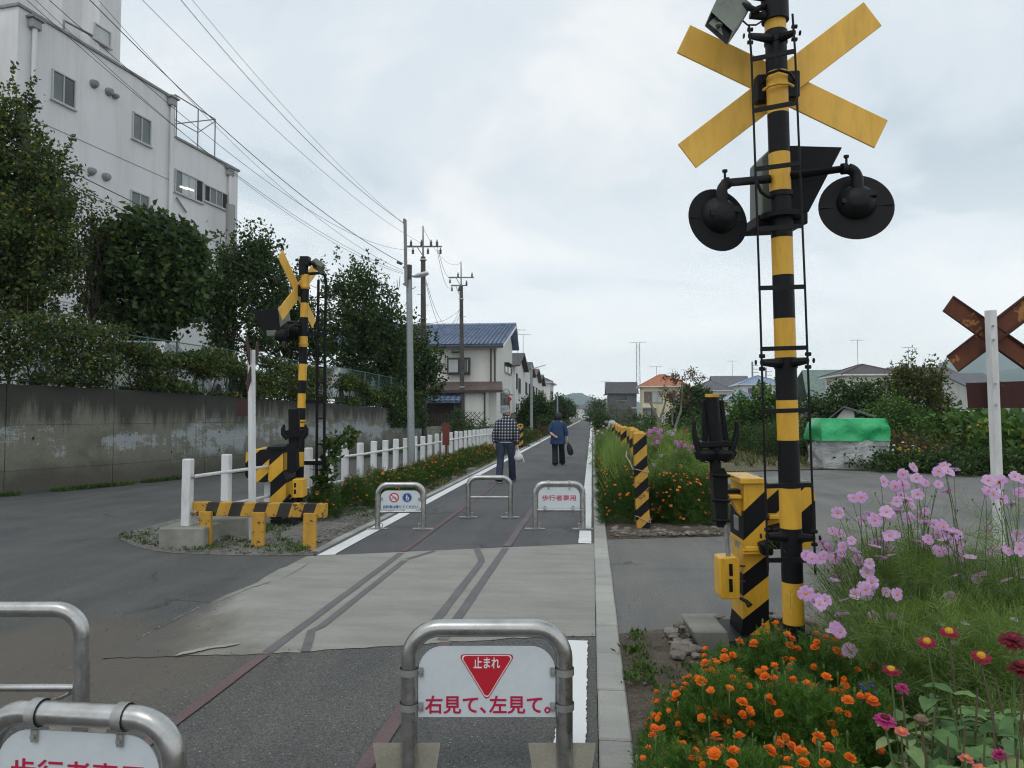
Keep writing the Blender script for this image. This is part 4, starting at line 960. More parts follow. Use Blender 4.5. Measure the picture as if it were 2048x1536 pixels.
MB().lathe([(.10, -.04), (.10, .05), (.07, .12), (.04, .15)], cc, 20, rot=Rm).build('lamp_housing', MATS['black_dark'], s2, smooth=True)
rod([C(606, 652, D1), C(588, 650, D1 - .15), C(574, 660, D1 - .22)], .025, 'lamp_arm', 'black', s2)
rod([C(605, 645, D1), C(575, 645, D1)], .022, 'lamp_arm', 'black', s2)
for q in ((634, 540), (649, 542)):
    rod([C(q[0] + 3, 560, D1), C(q[0] + 1, 700, D1), C(q[0] - 1, 952, D1)], .021, 'ladder_rod', 'black_dark', s2)
MB().tube([C(612, 548, D1), C(640, 546, D1), C(649, 550, D1), C(652, 562, D1)], .022, 10).build('ladder_hoop', MATS['black_dark'], s2, smooth=True)
for v in (668, 803, 926):
    MB().prism([C(596, v - 4, D1 - .03), C(650, v - 4, D1 - .03), C(650, v + 4, D1 - .03), C(596, v + 4, D1 - .03)], cF * .02).build('ladder_bracket', MATS['black_dark'], s2)
for v in (595, 622, 660, 705, 735, 765, 794, 837, 888, 940): rod([C(636, v, D1), C(651, v, D1)], .012, 'rung', 'black_dark', s2)
# far barrier machine
DF = 9.75
mb2 = G(558, 1052); m2 = thing('crossing_barrier_machine', (mb2.x, mb2.y, 0), 'barrier machine with slanting yellow and black stripes behind the wooden beam', 'barrier machine')
prism_px([(540, 1040), (578, 1036), (592, 1050), (545, 1060)], DF - .1, .5, 'base_plate', 'black_dark', m2)
striped_poly([(492, 905), (505, 900), (548, 900), (548, 958), (530, 965), (497, 962), (490, 950)], DF, .5, [925, 960, 985], 'motor_box', m2, slope=-.9, first=0)
striped_poly([(540, 897), (566, 896), (566, 945), (572, 960), (571, 1000), (563, 1044), (540, 1044), (541, 966), (536, 960)], DF - .05, .45, [930, 965, 995, 1030, 1062], 'column', m2, slope=-.9, first=1)
prism_px([(534, 894), (570, 893), (571, 899), (533, 900)], DF - .08, .5, 'lid', 'black_dark', m2)
a2_ = prism_px([(574, 888), (592, 886), (594, 940), (586, 946), (574, 944)], DF - .1, .12, 'arm_channel', 'black_dark', m2)
MB().tube([C(588, 818, DF), C(589, 895, DF)], .075, 12).build('arm_stub', MATS['black_dark'], m2, smooth=True)
MB().prism([C(571, 861, DF - .1), C(608, 860, DF - .1), C(606, 874, DF - .1), C(574, 876, DF - .1)], cF * .15).build('cross_head', MATS['black_dark'], m2)
for s, cx in ((-1, 573), (1, 606)):
    MB().tube([C(cx - s * 2, 878, DF - .1), C(cx + s * 6, 868, DF - .1), C(cx + s * 7, 858, DF - .1), C(cx + s * 4, 849, DF - .1)], [.03, .035, .03, .012], 8).build('claw', MATS['black_dark'], m2, smooth=True)
prism_px([(585, 959), (606, 959), (606, 995), (586, 996)], DF - .15, .2, 'counterweight_box', 'yellow', m2, .006)
for q in (966, 979): prism_px([(588, q), (592, q), (592, q + 9), (588, q + 9)], DF - .153, .01, 'slot', 'black', m2, 0)
rod([C(581, 990, DF - .1), C(572, 1000, DF - .1), C(566, 1006, DF - .1)], .022, 'handle', 'black', m2)
# ------------------------------------------------------------------ plaster, tiles, glass
def plaster(name, c1, c2, stain=.25):
    m, N, L, b, o = newmat(name); v = coords(N)
    col = ramp(N, L, noise(N, L, v, .35, 4, .6), [(.3, c1), (.7, c2)])
    s = noise(N, L, v, 1.2, 5, .7, stretch=(1.6, 1.6, .12))
    col = mix(N, L, 1, col, ramp(N, L, s, [(.34, (1 - stain, 1 - stain, 1 - stain * 1.1)), (.55, (1,) * 3)]), 'MULTIPLY')
    L.new(col, b.inputs['Base Color']); b.inputs['Roughness'].default_value = .9
    bump(N, L, b, noise(N, L, v, 14, 4, .6), .2, .01); return m
plaster('plaster_white', (.68, .68, .69), (.76, .76, .765), .10)
plaster('plaster_house', (.72, .72, .67), (.79, .79, .74), .12)
plaster('plaster_cream', (.66, .60, .40), (.72, .66, .46), .12)
plaster('plaster_pale', (.70, .70, .69), (.78, .78, .77), .12)
plaster('plaster_grey', (.30, .30, .30), (.36, .36, .355), .15)
plaster('siding_dark', (.10, .10, .11), (.14, .14, .15), .1)
M('shutter_brown', (.13, .10, .09), (.17, .13, .115), scale=8, rough=.7)
M('frame_dark', (.045, .042, .04), (.06, .055, .05), scale=8, rough=.5)
M('frame_pale', (.42, .42, .41), (.5, .5, .49), scale=8, rough=.5)
M('wood_dark', (.05, .035, .028), (.08, .055, .045), scale=5, rough=.8)
M('coping', (.20, .20, .21), (.28, .28, .29), scale=6, rough=.7)
M('interior_dark', (.02, .02, .022), (.035, .035, .035), scale=3, rough=.9)
M('tube_rust', (.13, .10, .08), (.20, .17, .14), scale=12, rough=.7, metal=.3)
def glassm(name, c, rough=.08, spec=.6):
    m, N, L, b, o = newmat(name)
    L.new(ramp(N, L, noise(N, L, coords(N), 1.2, 3, .5), [(.3, c), (.7, tuple(x * 1.5 for x in c))]), b.inputs['Base Color'])
    b.inputs['Roughness'].default_value = rough; b.inputs['Specular IOR Level'].default_value = spec
glassm('glass_dark', (.035, .045, .045), .12); glassm('glass_frost', (.10, .12, .115), .35); glassm('glass_curtain', (.34, .36, .36), .3)
m, N, L, b, o = newmat('tube_light'); L.new(ramp(N, L, None, [(0, (1, 1, 1)), (1, (1, 1, 1))]), b.inputs['Base Color']); b.inputs['Emission Color'].default_value = (1, .98, .9, 1); b.inputs['Emission Strength'].default_value = 1.6
def tiles(name, c1, c2, rough=.45):
    """glazed roof tile colour with each tile (object) slightly different"""
    return M(name, c1, c2, scale=1.5, rough=rough, fine=(6, .25), objvar=.12)
tiles('tile_blue', (.115, .165, .28), (.19, .25, .37), .3); tiles('tile_orange', (.36, .13, .06), (.42, .17, .085), .7); tiles('tile_grey', (.085, .09, .10), (.12, .125, .135), .6)
tiles('tile_dark', (.055, .05, .05), (.08, .072, .07), .7); tiles('tile_green', (.15, .21, .18), (.18, .24, .21), .7); tiles('roof_brown', (.10, .07, .06), (.14, .10, .09), .7)

def V3(x, y, z=0): return Vector((x, y, z))
class Face:
    """a wall plane: origin o at the ground, e along the wall, n outward"""
    def __init__(s, o, e): s.o = Vector(o); s.e = Vector(e).normalized(); s.n = s.e.cross(Vector((0, 0, 1))).normalized()
    def P(s, x, z, d=0): return s.o + s.e * x + Vector((0, 0, z)) + s.n * d
    def slab(s, x0, z0, x1, z1, d0, d1, mb=None):
        mb = mb or MB(); return mb.prism([s.P(x0, z0, d1), s.P(x1, z0, d1), s.P(x1, z1, d1), s.P(x0, z1, d1)], -s.n * (d1 - d0))
def window(F, parent, x0, z0, x1, z1, glass='glass_dark', frame='frame_dark', mull=1, sill=True, depth=.06, hood=False, fw=.05, label=None):
    mb = MB(); fr = fw
    F.slab(x0, z0, x0 + fr, z1, -.02, depth, mb); F.slab(x1 - fr, z0, x1, z1, -.02, depth, mb); F.slab(x0 + fr, z0, x1 - fr, z0 + fr, -.02, depth, mb); F.slab(x0 + fr, z1 - fr, x1 - fr, z1, -.02, depth, mb)
    for k in range(mull):
        c = x0 + (x1 - x0) * (k + 1) / (mull + 1); F.slab(c - fr * .4, z0 + fr, c + fr * .4, z1 - fr, -.02, depth * .7, mb)
    w_ = mb.build('window', MATS[frame], parent)
    if label: w_['label'] = label
    n = mull + 1
    for k in range(n):
        a = x0 + fr + (x1 - x0 - 2 * fr) * k / n; b_ = x0 + fr + (x1 - x0 - 2 * fr) * (k + 1) / n
        g = glass[k % len(glass)] if isinstance(glass, (list, tuple)) else glass
        F.slab(a + .005, z0 + fr + .002, b_ - .005, z1 - fr - .002, -.01, .012 + .006 * (k % 2)).build('pane', MATS[g], w_)
    if sill: F.slab(x0 - .05, z0 - .05, x1 + .05, z0 - .004, 0, depth + .05).build('sill', MATS['frame_pale'], w_)
    if hood: F.slab(x0 - .1, z1 + .03, x1 + .1, z1 + .08, 0, .35).build('hood', MATS[frame], w_)
    return w_
def wall_box(parent, cs, z0, z1, mat, name='wall', cap=False):
    """closed wall ring from plan corners cs"""
    mb = MB(); mb.prism([V3(x, y, z0) for x, y in cs], (0, 0, z1 - z0)); return mb.build(name, MATS[mat], parent)

# ------------------------------------------------------------------ the tall white building on the left
import mathutils
E = V3(.139, 1, 0).normalized()
GB = 1.95
def Fy(y): return V3(-19.1 + .139 * (y - 37.3) * 1.0, y, GB)
def face_at(u, v, F):
    """where the picture ray meets the wall plane: (x along, z above its foot)"""
    d = ray(u, v); t = (F.o - CAM).dot(F.n) / d.dot(F.n); p = CAM + d * t
    return (p - F.o).dot(F.e), p.z - F.o.z
# facade passes through the picture points (280, 829) at depth 33.7 and runs along E
p280 = C(280, 829, 31.5)
o0 = V3(p280.x, p280.y, 0) - E * 12; o0.z = GB
FA = Face(o0, E)
if FA.n.x < 0: FA.n = -FA.n
bl = thing('apartment_building', (o0.x, o0.y, GB), 'tall off white building with scattered windows and stair tower behind the left trees', 'building')
xl_, zr = face_at(37, 20, FA); xm_, zm = face_at(350, 195, FA); _, zm2 = face_at(350, 272, FA); xr_, zr2 = face_at(476, 347, FA)
H1 = (zr + zm) / 2; H2 = (zm2 + zr2) / 2; W_ = 11.0
def blk(x0, x1, z0, z1, d0, d1, mat, name): return FA.slab(x0, z0, x1, z1, d0, d1).build(name, MATS[mat], bl)
blk(xl_, xm_, -1, H1, -W_, 0, 'plaster_white', 'wall'); blk(xm_ + .002, xr_, -1, H2, -W_, -.003, 'plaster_white', 'wall')
for (a, b_, h_) in ((xl_ - .08, xm_ + .08, H1), (xm_ + .09, xr_ + .08, H2)): FA.slab(a, h_, b_, h_ + .10, -W_ - .08, .08).build('coping', MATS['coping'], bl)
blk(xl_ - 14, xl_ - .003, -1, H1 - .15, -W_ - 3, -1.6, 'plaster_white', 'wall')
tx0, _ = face_at(150, 120, FA); tx1, _ = face_at(242, 122, FA)
blk(tx0 + 1.2, tx1, H1 + .002, H1 + 7, -4.5, -.05, 'plaster_white', 'stair_tower'); blk(tx0 - 3.2, tx0 + .3, H1 + .11, H1 + 6, -6.5, -2.2, 'plaster_white', 'stair_tower')
blk(tx0 + .30, tx0 + 1.197, H1 + .11, H1 + 7, -4.4, -1.0, 'plaster_white', 'stair_tower')
FA.slab(tx1, H1 + 7, tx1 + .1, H1 + 7.1, -4, 0)
def win_px(u0, u1, vt, vb, par, **k):
    um = (u0 + u1) / 2; x0, _ = face_at(u0, vt, FA); x1, _ = face_at(u1, vt, FA); _, zt = face_at(um, vt, FA); _, zb = face_at(um, vb, FA); return window(FA, par, x0, zb, x1, zt, **k)
win_px(103, 151, 149, 210, bl, glass=['glass_frost', 'glass_dark'], frame='frame_pale', fw=.06)
win_px(264, 302, 232, 286, bl, glass=['glass_frost', 'glass_frost'], frame='frame_pale', fw=.06)
win_px(260, 298, 386, 442, bl, glass=['glass_frost', 'glass_frost'], frame='frame_pale', fw=.06)
win_px(97, 142, 356, 414, bl, glass='glass_frost', frame='frame_pale', fw=.06)
win_px(95, 138, 512, 568, bl, glass='glass_frost', frame='frame_pale', fw=.06)
win_px(187, 221, 55, 88, bl, glass='glass_curtain', frame='frame_pale', fw=.05, mull=0)
w1 = win_px(349, 406, 350, 396, bl, glass=['glass_frost', 'glass_curtain', 'glass_curtain', 'interior_dark'], frame='frame_pale', mull=3, fw=.06)
w2 = win_px(407, 455, 378, 412, bl, glass=['interior_dark', 'glass_frost', 'glass_frost', 'interior_dark'], frame='frame_pale', mull=3, fw=.06)
for u0, u1, v in ((359, 372, 373), (371, 386, 376)):
    a, z = face_at(u0, v, FA); c_, z2 = face_at(u1, v + (u1 - u0) * .36, FA)
    MB().tube([FA.P(a, z, .035), FA.P(c_, z2, .035)], .035, 6).build('light_tube', MATS['tube_light'], w1)
# window bars of small lower windows, vents, downpipes, roof edge hoppers
for u, v, r_ in ((186, 168, .16), (216, 184, .16), (228, 193, .11), (181, 343, .15), (210, 354, .16)):
    x, z = face_at(u, v, FA); R = FA.n.to_track_quat('Z', 'Y').to_matrix()
    MB().lathe([(r_ * 1.1, 0), (r_ * 1.1, .04), (r_, .12), (r_ * .7, .22), (0, .24)], FA.P(x, z, 0), 12, rot=R).build('vent', MATS['coping'], bl, smooth=True)
for u, v in ((64, 50), (340, 205), (456, 345)):
    x, z = face_at(u, v, FA); FA.slab(x - .2, z - .18, x + .2, z + .16, .0, .26).build('rain_hopper', MATS['plaster_grey'], bl, bevel=.03); FA.slab(x - .27, z + .16, x + .27, z + .24, .0, .32).build('hopper_lid', MATS['coping'], bl)
    MB().tube([FA.P(x, z - .18, .14), FA.P(x, 0, .14)], .085, 8).build('downpipe', MATS['plaster_white'], bl, smooth=True)
x, z = face_at(350, 395, FA); x2, z2 = face_at(370, 425, FA); MB().tube([FA.P(x, z, .08), FA.P(x2, z2, .08)], .04, 6).build('cable', MATS['coping'], bl)
for k in range(1, 4): FA.slab(xl_ + .02, H1 - 3.25 * k - .6, xm_ - .02, H1 - 3.25 * k - .57, 0, .012).build('floor_joint', MATS['plaster_grey'], bl)
# roof railing
rl = []
def fp(u, v): x, z = face_at(u, v, FA); return x
for u in (362, 366, 409, 443):
    x = fp(u, 300); MB().tube([FA.P(x, H2 + .1, -.4), FA.P(x, H2 + 2.3, -.4)], .035, 6).build('railing_post', MATS['coping'], bl); rl.append(x)
MB().tube([FA.P(rl[0], H2 + 2.3, -.4), FA.P(rl[-1], H2 + 2.3, -.4), FA.P(rl[-1], H2 + 2.3, -3.5)], .03, 6).build('railing_bar', MATS['coping'], bl)
MB().tube([FA.P(rl[0], H2 + 1.1, -.4), FA.P(rl[2], H2 + 1.1, -.4), FA.P(rl[-1], H2 + 2.2, -.4)], .025, 6).build('railing_bar', MATS['coping'], bl)
MB().tube([FA.P(xl_ + 2.2, H1 + .1, -.3), FA.P(xl_ + 2.2, H1 + .7, -.3), FA.P(xl_ + 3.6, H1 + .8, -.3)], .05, 6).build('roof_pipe', MATS['coping'], bl)
# metal stair frame and chimney pipe at the right end, half hidden by trees
x0, x1 = fp(408, 500), fp(452, 500)
xc = fp(433, 450); MB().tube([FA.P(xc, 1, .8), FA.P(xc, face_at(433, 412, FA)[1], .8)], .22, 10).build('chimney_pipe', MATS['plaster_grey'], bl, smooth=True)
for z in (5.3, 6.4, 7.5):
    MB().tube([FA.P(x0, z, .1), FA.P(x0, z, 1.4), FA.P(x1, z, 1.4), FA.P(x1, z, .1)], .035, 6).build('stair_rail', MATS['coping'], bl)
for x in (x0, x1): MB().tube([FA.P(x, .5, 1.4), FA.P(x, 7.6, 1.4)], .045, 6).build('stair_post', MATS['coping'], bl)

# ------------------------------------------------------------------ roofs of separate tiles
TILE = {}
def tile_mesh(w_, l_, mat):
    k = (round(w_, 2), round(l_, 2), mat)
    if k not in TILE:
        mb = MB(); xs = [-.5, -.25, 0, .25, .5]; zz_ = [0.0, .035, .045, .03, 0.0]
        for y in (0, -l_ * 1.04):
            for x, z in zip(xs, zz_): mb.v.append(Vector((x * w_ * .99, y, z + (.035 if y < 0 else 0))))
        for i in range(4): mb.f.append([i, i + 1, i + 6, i + 5]); mb.m.append(0)
        mb.f.append([5, 6, 7, 8, 9]); mb.m.append(0)
        me = bpy.data.meshes.new('roof_tile'); me.from_pydata([tuple(p) for p in mb.v], [], mb.f); me.materials.append(MATS[mat]); TILE[k] = me
    return TILE[k]
def tiled_slope(parent, a, b_, c, d, mat, tw=.3, tl=.3, name='roof', limit=300, single=True):
    """eaves a-b, ridge d-c: an under sheet plus tiles row by row; the nearest rows as parts, the rest as one"""
    a, b_, c, d = map(Vector, (a, b_, c, d)); n_ = (b_ - a).cross(d - a).normalized()
    if n_.z < 0: n_ = -n_
    sh = MB().prism([a, b_, c, d], -n_ * .12).build(name, MATS[mat], parent)
    rows = max(1, int((d - a).length / tl)); org = ORG[root(parent).name]; cnt = 0; stuff = MB()
    for r_ in range(rows):
        t = (r_ + .0) / rows; l_ = a.lerp(d, t); q = b_.lerp(c, t); wd = (q - l_).length; nn_ = int(wd / tw)
        if nn_ < 1: continue
        ex = (q - l_).normalized(); up = n_.cross(ex).normalized(); 
        if up.z < 0: up = -up
        cols = nn_
        for k in range(cols):
            p = l_ + ex * (wd * (k + .5) / cols) + up * tl + n_ * .012
            rt = Matrix((ex, up, n_)).transposed()
            if single and cnt < limit:
                o = bpy.data.objects.new('roof_tile', tile_mesh(tw, tl, mat)); COL.objects.link(o); o.parent = sh
                o.matrix_local = Matrix.Translation(p - org) @ rt.to_4x4(); cnt += 1
            else:
                me = tile_mesh(tw, tl, mat); mt = Matrix.Translation(p) @ rt.to_4x4(); kk = len(stuff.v)
                stuff.v += [mt @ v.co for v in me.vertices]
                for f in me.polygons: stuff.f.append([kk + i for i in f.vertices]); stuff.m.append(0)
    if stuff.v: stuff.build('roof_tiles', MATS[mat], sh, kind='stuff')
    return sh
def ridge_cap(parent, a, b_, mat, r=.09): return MB().tube([a, b_], r, 8).build('ridge_cap', MATS[mat], parent, smooth=True)
def antenna(x, y, z0, h, label, yaw=0, n=7, s=1.0):
    r = thing('roof_antenna', (x, y, z0), label, 'antenna', 'television antennas on the roofs')
    MB().tube([(x, y, z0), (x, y, z0 + h)], .025 * s, 5).build('mast', MATS['coping'], r)
    d = V3(math.cos(yaw), math.sin(yaw), 0); e = V3(-d.y, d.x, 0); c = V3(x, y, z0 + h)
    mb = MB(); mb.tube([c - d * .7 * s, c + d * .7 * s], .018 * s, 4)
    for k in range(n): q = c + d * (-.65 + 1.3 * k / (n - 1)) * s; mb.tube([q - e * (.35 - .02 * k) * s, q + e * (.35 - .02 * k) * s], .010 * s, 4)
    mb.build('aerial', MATS['coping'], r, kind='stuff')
# ------------------------------------------------------------------ the blue roofed house left of the path
H = G(1000, 872.5); dH = 47.0
pc_ = C(993, 829, dH); x1 = pc_.x; y0 = pc_.y; x0 = x1 - 7.4; y1 = y0 + 9.3
hs = thing('house', (x1 - 4, y0 + 4, 0), 'white two storey house with a blue tiled shed roof left of the path', 'house')
ze = C(990, 688, dH).z
zq = C(1025, 654, (V3(x1, y0 + 7.6, 0) - CAM).dot(cF)).z
mb = MB(); pr_ = [V3(x1, y0, 0), V3(x1, y1, 0), V3(x1, y1, ze + .6), V3(x1, y0 + 7.2, zq), V3(x1, y0, ze)]
mb.prism(pr_, (x0 - x1, 0, 0)); mb.build('wall', MATS['plaster_house'], hs)
oh = .5
sh = tiled_slope(hs, (x0 - 5, y0 - oh, ze - .05), (x1 + oh, y0 - oh, ze - .05), (x1 + oh, y0 + 7.6, zq + .22), (x0 - 5, y0 + 7.6, zq + .22), 'tile_blue', .27, .32)
ridge_cap(sh, (x0 - 5, y0 + 7.6, zq + .26), (x1 + oh, y0 + 7.6, zq + .26), 'tile_blue', .11)
MB().prism([V3(x1 + oh - .02, y0 - oh, ze - .22), V3(x1 + oh - .02, y0 + 7.6, zq + .02), V3(x1 + oh - .02, y0 + 7.6, zq + .16), V3(x1 + oh - .02, y0 - oh, ze - .08)], (.08, 0, 0)).build('verge_board', MATS['plaster_pale'], hs)
MB().prism([V3(x1 + oh, y0 + 7.75, zq + .1), V3(x1 + oh, y1 + .5, ze + .45), V3(x0, y1 + .5, ze + .45), V3(x0, y0 + 7.75, zq + .1)], (0, 0, .12)).build('rear_roof', MATS['tile_blue'], hs)
MB().bx((x0 - 4, y0 - oh - .1, ze - .28), (x1 + oh, y0 - oh, ze - .14)).build('gutter', MATS['frame_dark'], hs)
MB().bx((x0 - 4, y0 - oh + .05, ze - .30), (x1 + .02, y0 - .003, ze - .1)).build('soffit', MATS['plaster_pale'], hs)
FS = Face((x0, y0, 0), (1, 0, 0)); FE = Face((x1, y0, 0), (0, 1, 0)); FE.n = V3(1, 0, 0); FS.n = V3(0, -1, 0)
def hx(u, v): return face_at(u, v, FS)
a, zt = hx(896, 716); c_, zb = hx(941, 749); 
FS.slab(a, zb, c_, zt, 0, .32).build('bay_window', MATS['frame_dark'], hs)
wv_ = window(Face(FS.P(0, 0, .321), (1, 0, 0)), hs, a + .05, zb + .08, a + (c_ - a) * .52, zt - .08, glass='glass_curtain', mull=0, sill=False, depth=.03)
window(Face(FS.P(0, 0, .321), (1, 0, 0)), hs, a + (c_ - a) * .55, zb + .08, c_ - .05, zt - .08, glass=['glass_frost', 'glass_curtain'], mull=3, sill=False, depth=.03)
a, zt = hx(890, 706); c_, _ = hx(950, 709); FS.slab(a + .5, zt, c_ - .9, zt + .08, 0, .5).build('window_hood', MATS['frame_dark'], hs)
# lower roof over the ground floor and the porch with its own tiled roof
a, zt = hx(862, 768); c_, zb = hx(1000, 776)
PL = [V3(x0 - 3, y0 - 1.5, zt - .55), V3(x1 + .6, y0 - 1.5, zt - .55), V3(x1 + .35, y0 + .02, zt + .05), V3(x0 - 3, y0 + .02, zt + .05)]
MB().prism(PL, (0, 0, .10)).build('lower_roof', MATS['roof_brown'], hs)
MB().bx((x0 - 3, y0 - 1.56, zt - .62), (x1 + .6, y0 - 1.5, zt - .46)).build('gutter', MATS['frame_dark'], hs)
a, _ = hx(934, 800)
FS.slab(a, 0, x1 - x0 - .5, zt - .56, .003, 1.2).build('ground_floor_wall', MATS['plaster_house'], hs)
a0, zt2 = hx(866, 790); a1, zb2 = hx(930, 800)
tiled_slope(hs, V3(x0 + a0 - 1, y0 - 2.0, zt2 - .45), V3(x0 + a1, y0 - 2.0, zt2 - .45), V3(x0 + a1, y0 - .9, zt2 + .05), V3(x0 + a0 - 1, y0 - .9, zt2 + .05), 'tile_blue', .34, .36, 'porch_roof', limit=60)
FS.slab(a0 - 1, 0, a1 - .05, zt2 - .5, .004, .30).build('porch_wall', MATS['wood_dark'], hs)
w_, zq1 = hx(910, 800); w2_, zq2 = hx(930, 822); window(Face(FS.P(0, 0, .31), (1, 0, 0)), hs, w_, zq2, w2_, zq1, glass='glass_dark', frame='frame_pale', mull=0, depth=.05)
for u in (982, 990): a, _ = hx(u, 740); MB().tube([FS.P(a, ze - .2, .08), FS.P(a, zt + .1, .08)], .05, 6).build('downpipe', MATS['frame_dark'], hs)
a, _ = hx(975, 830); MB().tube([FS.P(a, zt - .6, 1.28), FS.P(a, 0, 1.28)], .05, 6).build('downpipe', MATS['frame_dark'], hs)
def fe(u, v): return face_at(u, v, FE)
a, zt3 = fe(1009, 727); c_, zb3 = fe(1022, 750); window(FE, hs, a, zb3, c_, zt3, glass='glass_dark', mull=1, hood=True)
a, zt3 = fe(1001, 788); c_, zb3 = fe(1017, 812); window(FE, hs, a, zb3, c_, zt3, glass='glass_dark', mull=1, hood=True)
# garden wall and lattice in front of the house
gw = thing('garden_wall', (x1 - 2, y0 - 3, 0), 'low grey block wall with a railing in front of the blue roofed house', 'wall')
for k in range(16):
    for j in range(4):
        MB().bx((x1 - 6.6 + k * .42, y0 - 3.1, j * .2), (x1 - 6.6 + k * .42 + .41, y0 - 2.95, j * .2 + .19)).build('block', MATS['footing_concrete'], gw)
for k in range(20): MB().bx((x1 - 6.4 + k * .2, y0 - 3.03, .8), (x1 - 6.37 + k * .2, y0 - 3.0, 1.5)).build('railing_bar', MATS['frame_dark'], gw)
MB().bx((x1 - 6.5, y0 - 3.04, 1.5), (x1 - 2.3, y0 - 2.99, 1.54)).build('railing_bar', MATS['frame_dark'], gw)
lt = thing('lattice_trellis', (x1 - 1.2, y0 - 3, .8), 'brown wooden lattice panel standing above the garden wall', 'trellis')
for k in range(-3, 9):
    for s in (1, -1):
        a = V3(x1 - 2.2 + k * .25, y0 - 3.02 - .01 * s, .82); c_ = a + V3(.85 * s, 0, .85)
        if c_.x > x1 - .3 or c_.x < x1 - 2.3 or a.x < x1 - 2.3: continue
        MB().tube([a, c_], .018, 4).build('slat', MATS['wood_dark'], lt)
# the row of houses behind it
def simple_house(cs, h, roof, label, wallm='plaster_pale', roofm='tile_grey', rise=1.6, wins=(), over=.45, z0=0, name='house', K=1.0):
    """plan rectangle (x0,y0,x1,y1), walls, hip or gable or shed roof and windows given as (side, x0, z0, x1, z1, panes)"""
    x0, y0, x1, y1 = cs; rise *= K; over *= K ** .5; r = thing(name, ((x0 + x1) / 2, (y0 + y1) / 2, z0), label, 'house')
    zt = z0 + h
    if roof == 'gable_x': # ridge along x
        ym = (y0 + y1) / 2
        MB().prism([V3(x1, y0, z0), V3(x1, y1, z0), V3(x1, y1, zt), V3(x1, ym, zt + rise * .93), V3(x1, y0, zt)], (x0 - x1, 0, 0)).build('wall', MATS[wallm], r)
        for s, ye in ((0, y0 - over), (1, y1 + over)):
            MB().prism([V3(x0 - over, ye, zt - .12), V3(x1 + over, ye, zt - .12), V3(x1 + over, ym, zt + rise), V3(x0 - over, ym, zt + rise)], (0, 0, .12)).build('roof', MATS[roofm], r)
    elif roof == 'gable_y':
        xm = (x0 + x1) / 2
        MB().prism([V3(x0, y0, z0), V3(x1, y0, z0), V3(x1, y0, zt), V3(xm, y0, zt + rise * .93), V3(x0, y0, zt)], (0, y1 - y0, 0)).build('wall', MATS[wallm], r)
        for s, xe in ((0, x0 - over), (1, x1 + over)):
            MB().prism([V3(xe, y0 - over, zt - .12), V3(xe, y1 + over, zt - .12), V3(xm, y1 + over, zt + rise), V3(xm, y0 - over, zt + rise)], (0, 0, .12)).build('roof', MATS[roofm], r)
    else: # hip
        MB().bx((x0, y0, z0), (x1, y1, zt)).build('wall', MATS[wallm], r)
        w_, d_ = x1 - x0 + 2 * over, y1 - y0 + 2 * over; k = min(w_, d_) / 2
        A = [V3(x0 - over, y0 - over, zt), V3(x1 + over, y0 - over, zt), V3(x1 + over, y1 + over, zt), V3(x0 - over, y1 + over, zt)]
        if w_ > d_: r0, r1 = V3(x0 - over + k, (y0 + y1) / 2, zt + rise), V3(x1 + over - k, (y0 + y1) / 2, zt + rise); fs = [[0, 1, 5, 4], [1, 2, 5], [2, 3, 4, 5], [3, 0, 4], [3, 2, 1, 0]]
        else: r0, r1 = V3((x0 + x1) / 2, y0 - over + k, zt + rise), V3((x0 + x1) / 2, y1 + over - k, zt + rise); fs = [[0, 1, 4], [1, 2, 5, 4], [2, 3, 5], [3, 0, 4, 5], [3, 2, 1, 0]]
        rf = MB().add(A + [r0, r1], fs).build('roof', MATS[roofm], r)
        mb = MB()
        for a, b_ in ((A[0], r0), (A[1], r1 if w_ > d_ else r0), (A[2], r1), (A[3], r0 if w_ > d_ else r1), (r0, r1)):
            if (a - b_).length > .1: MB().tube([a, b_], .09, 6).build('ridge_cap', MATS[roofm], rf)
        MB().bx((x0 - over, y0 - over, zt - .14), (x1 + over, y1 + over, zt - .002)).build('eaves', MATS['plaster_pale'], r)
    F = {'S': Face((x0, y0, z0), (1, 0, 0)), 'E': Face((x1, y0, z0), (0, 1, 0)), 'W': Face((x0, y1, z0), (0, -1, 0))}
    F['S'].n = V3(0, -1, 0); F['E'].n = V3(1, 0, 0); F['W'].n = V3(-1, 0, 0)
    for wn in wins:
        s, a, b0, c_, d_ = wn[:5]; a *= K; c_ *= K; b0, d_ = [(h - (h - q) * K) if q > h * .4 else q * K for q in (b0, d_)]; kw = wn[5] if len(wn) > 5 else {}
        if kw.get('shutter'): F[s].slab(a, b0, c_, d_, 0, .1).build('shutter_box', MATS['shutter_brown'], r)
        else: window(F[s], r, a, b0, c_, d_, **{k: v for k, v in kw.items()})
    return r, F
def wd(u, Y): return C(u, 829, Y).x
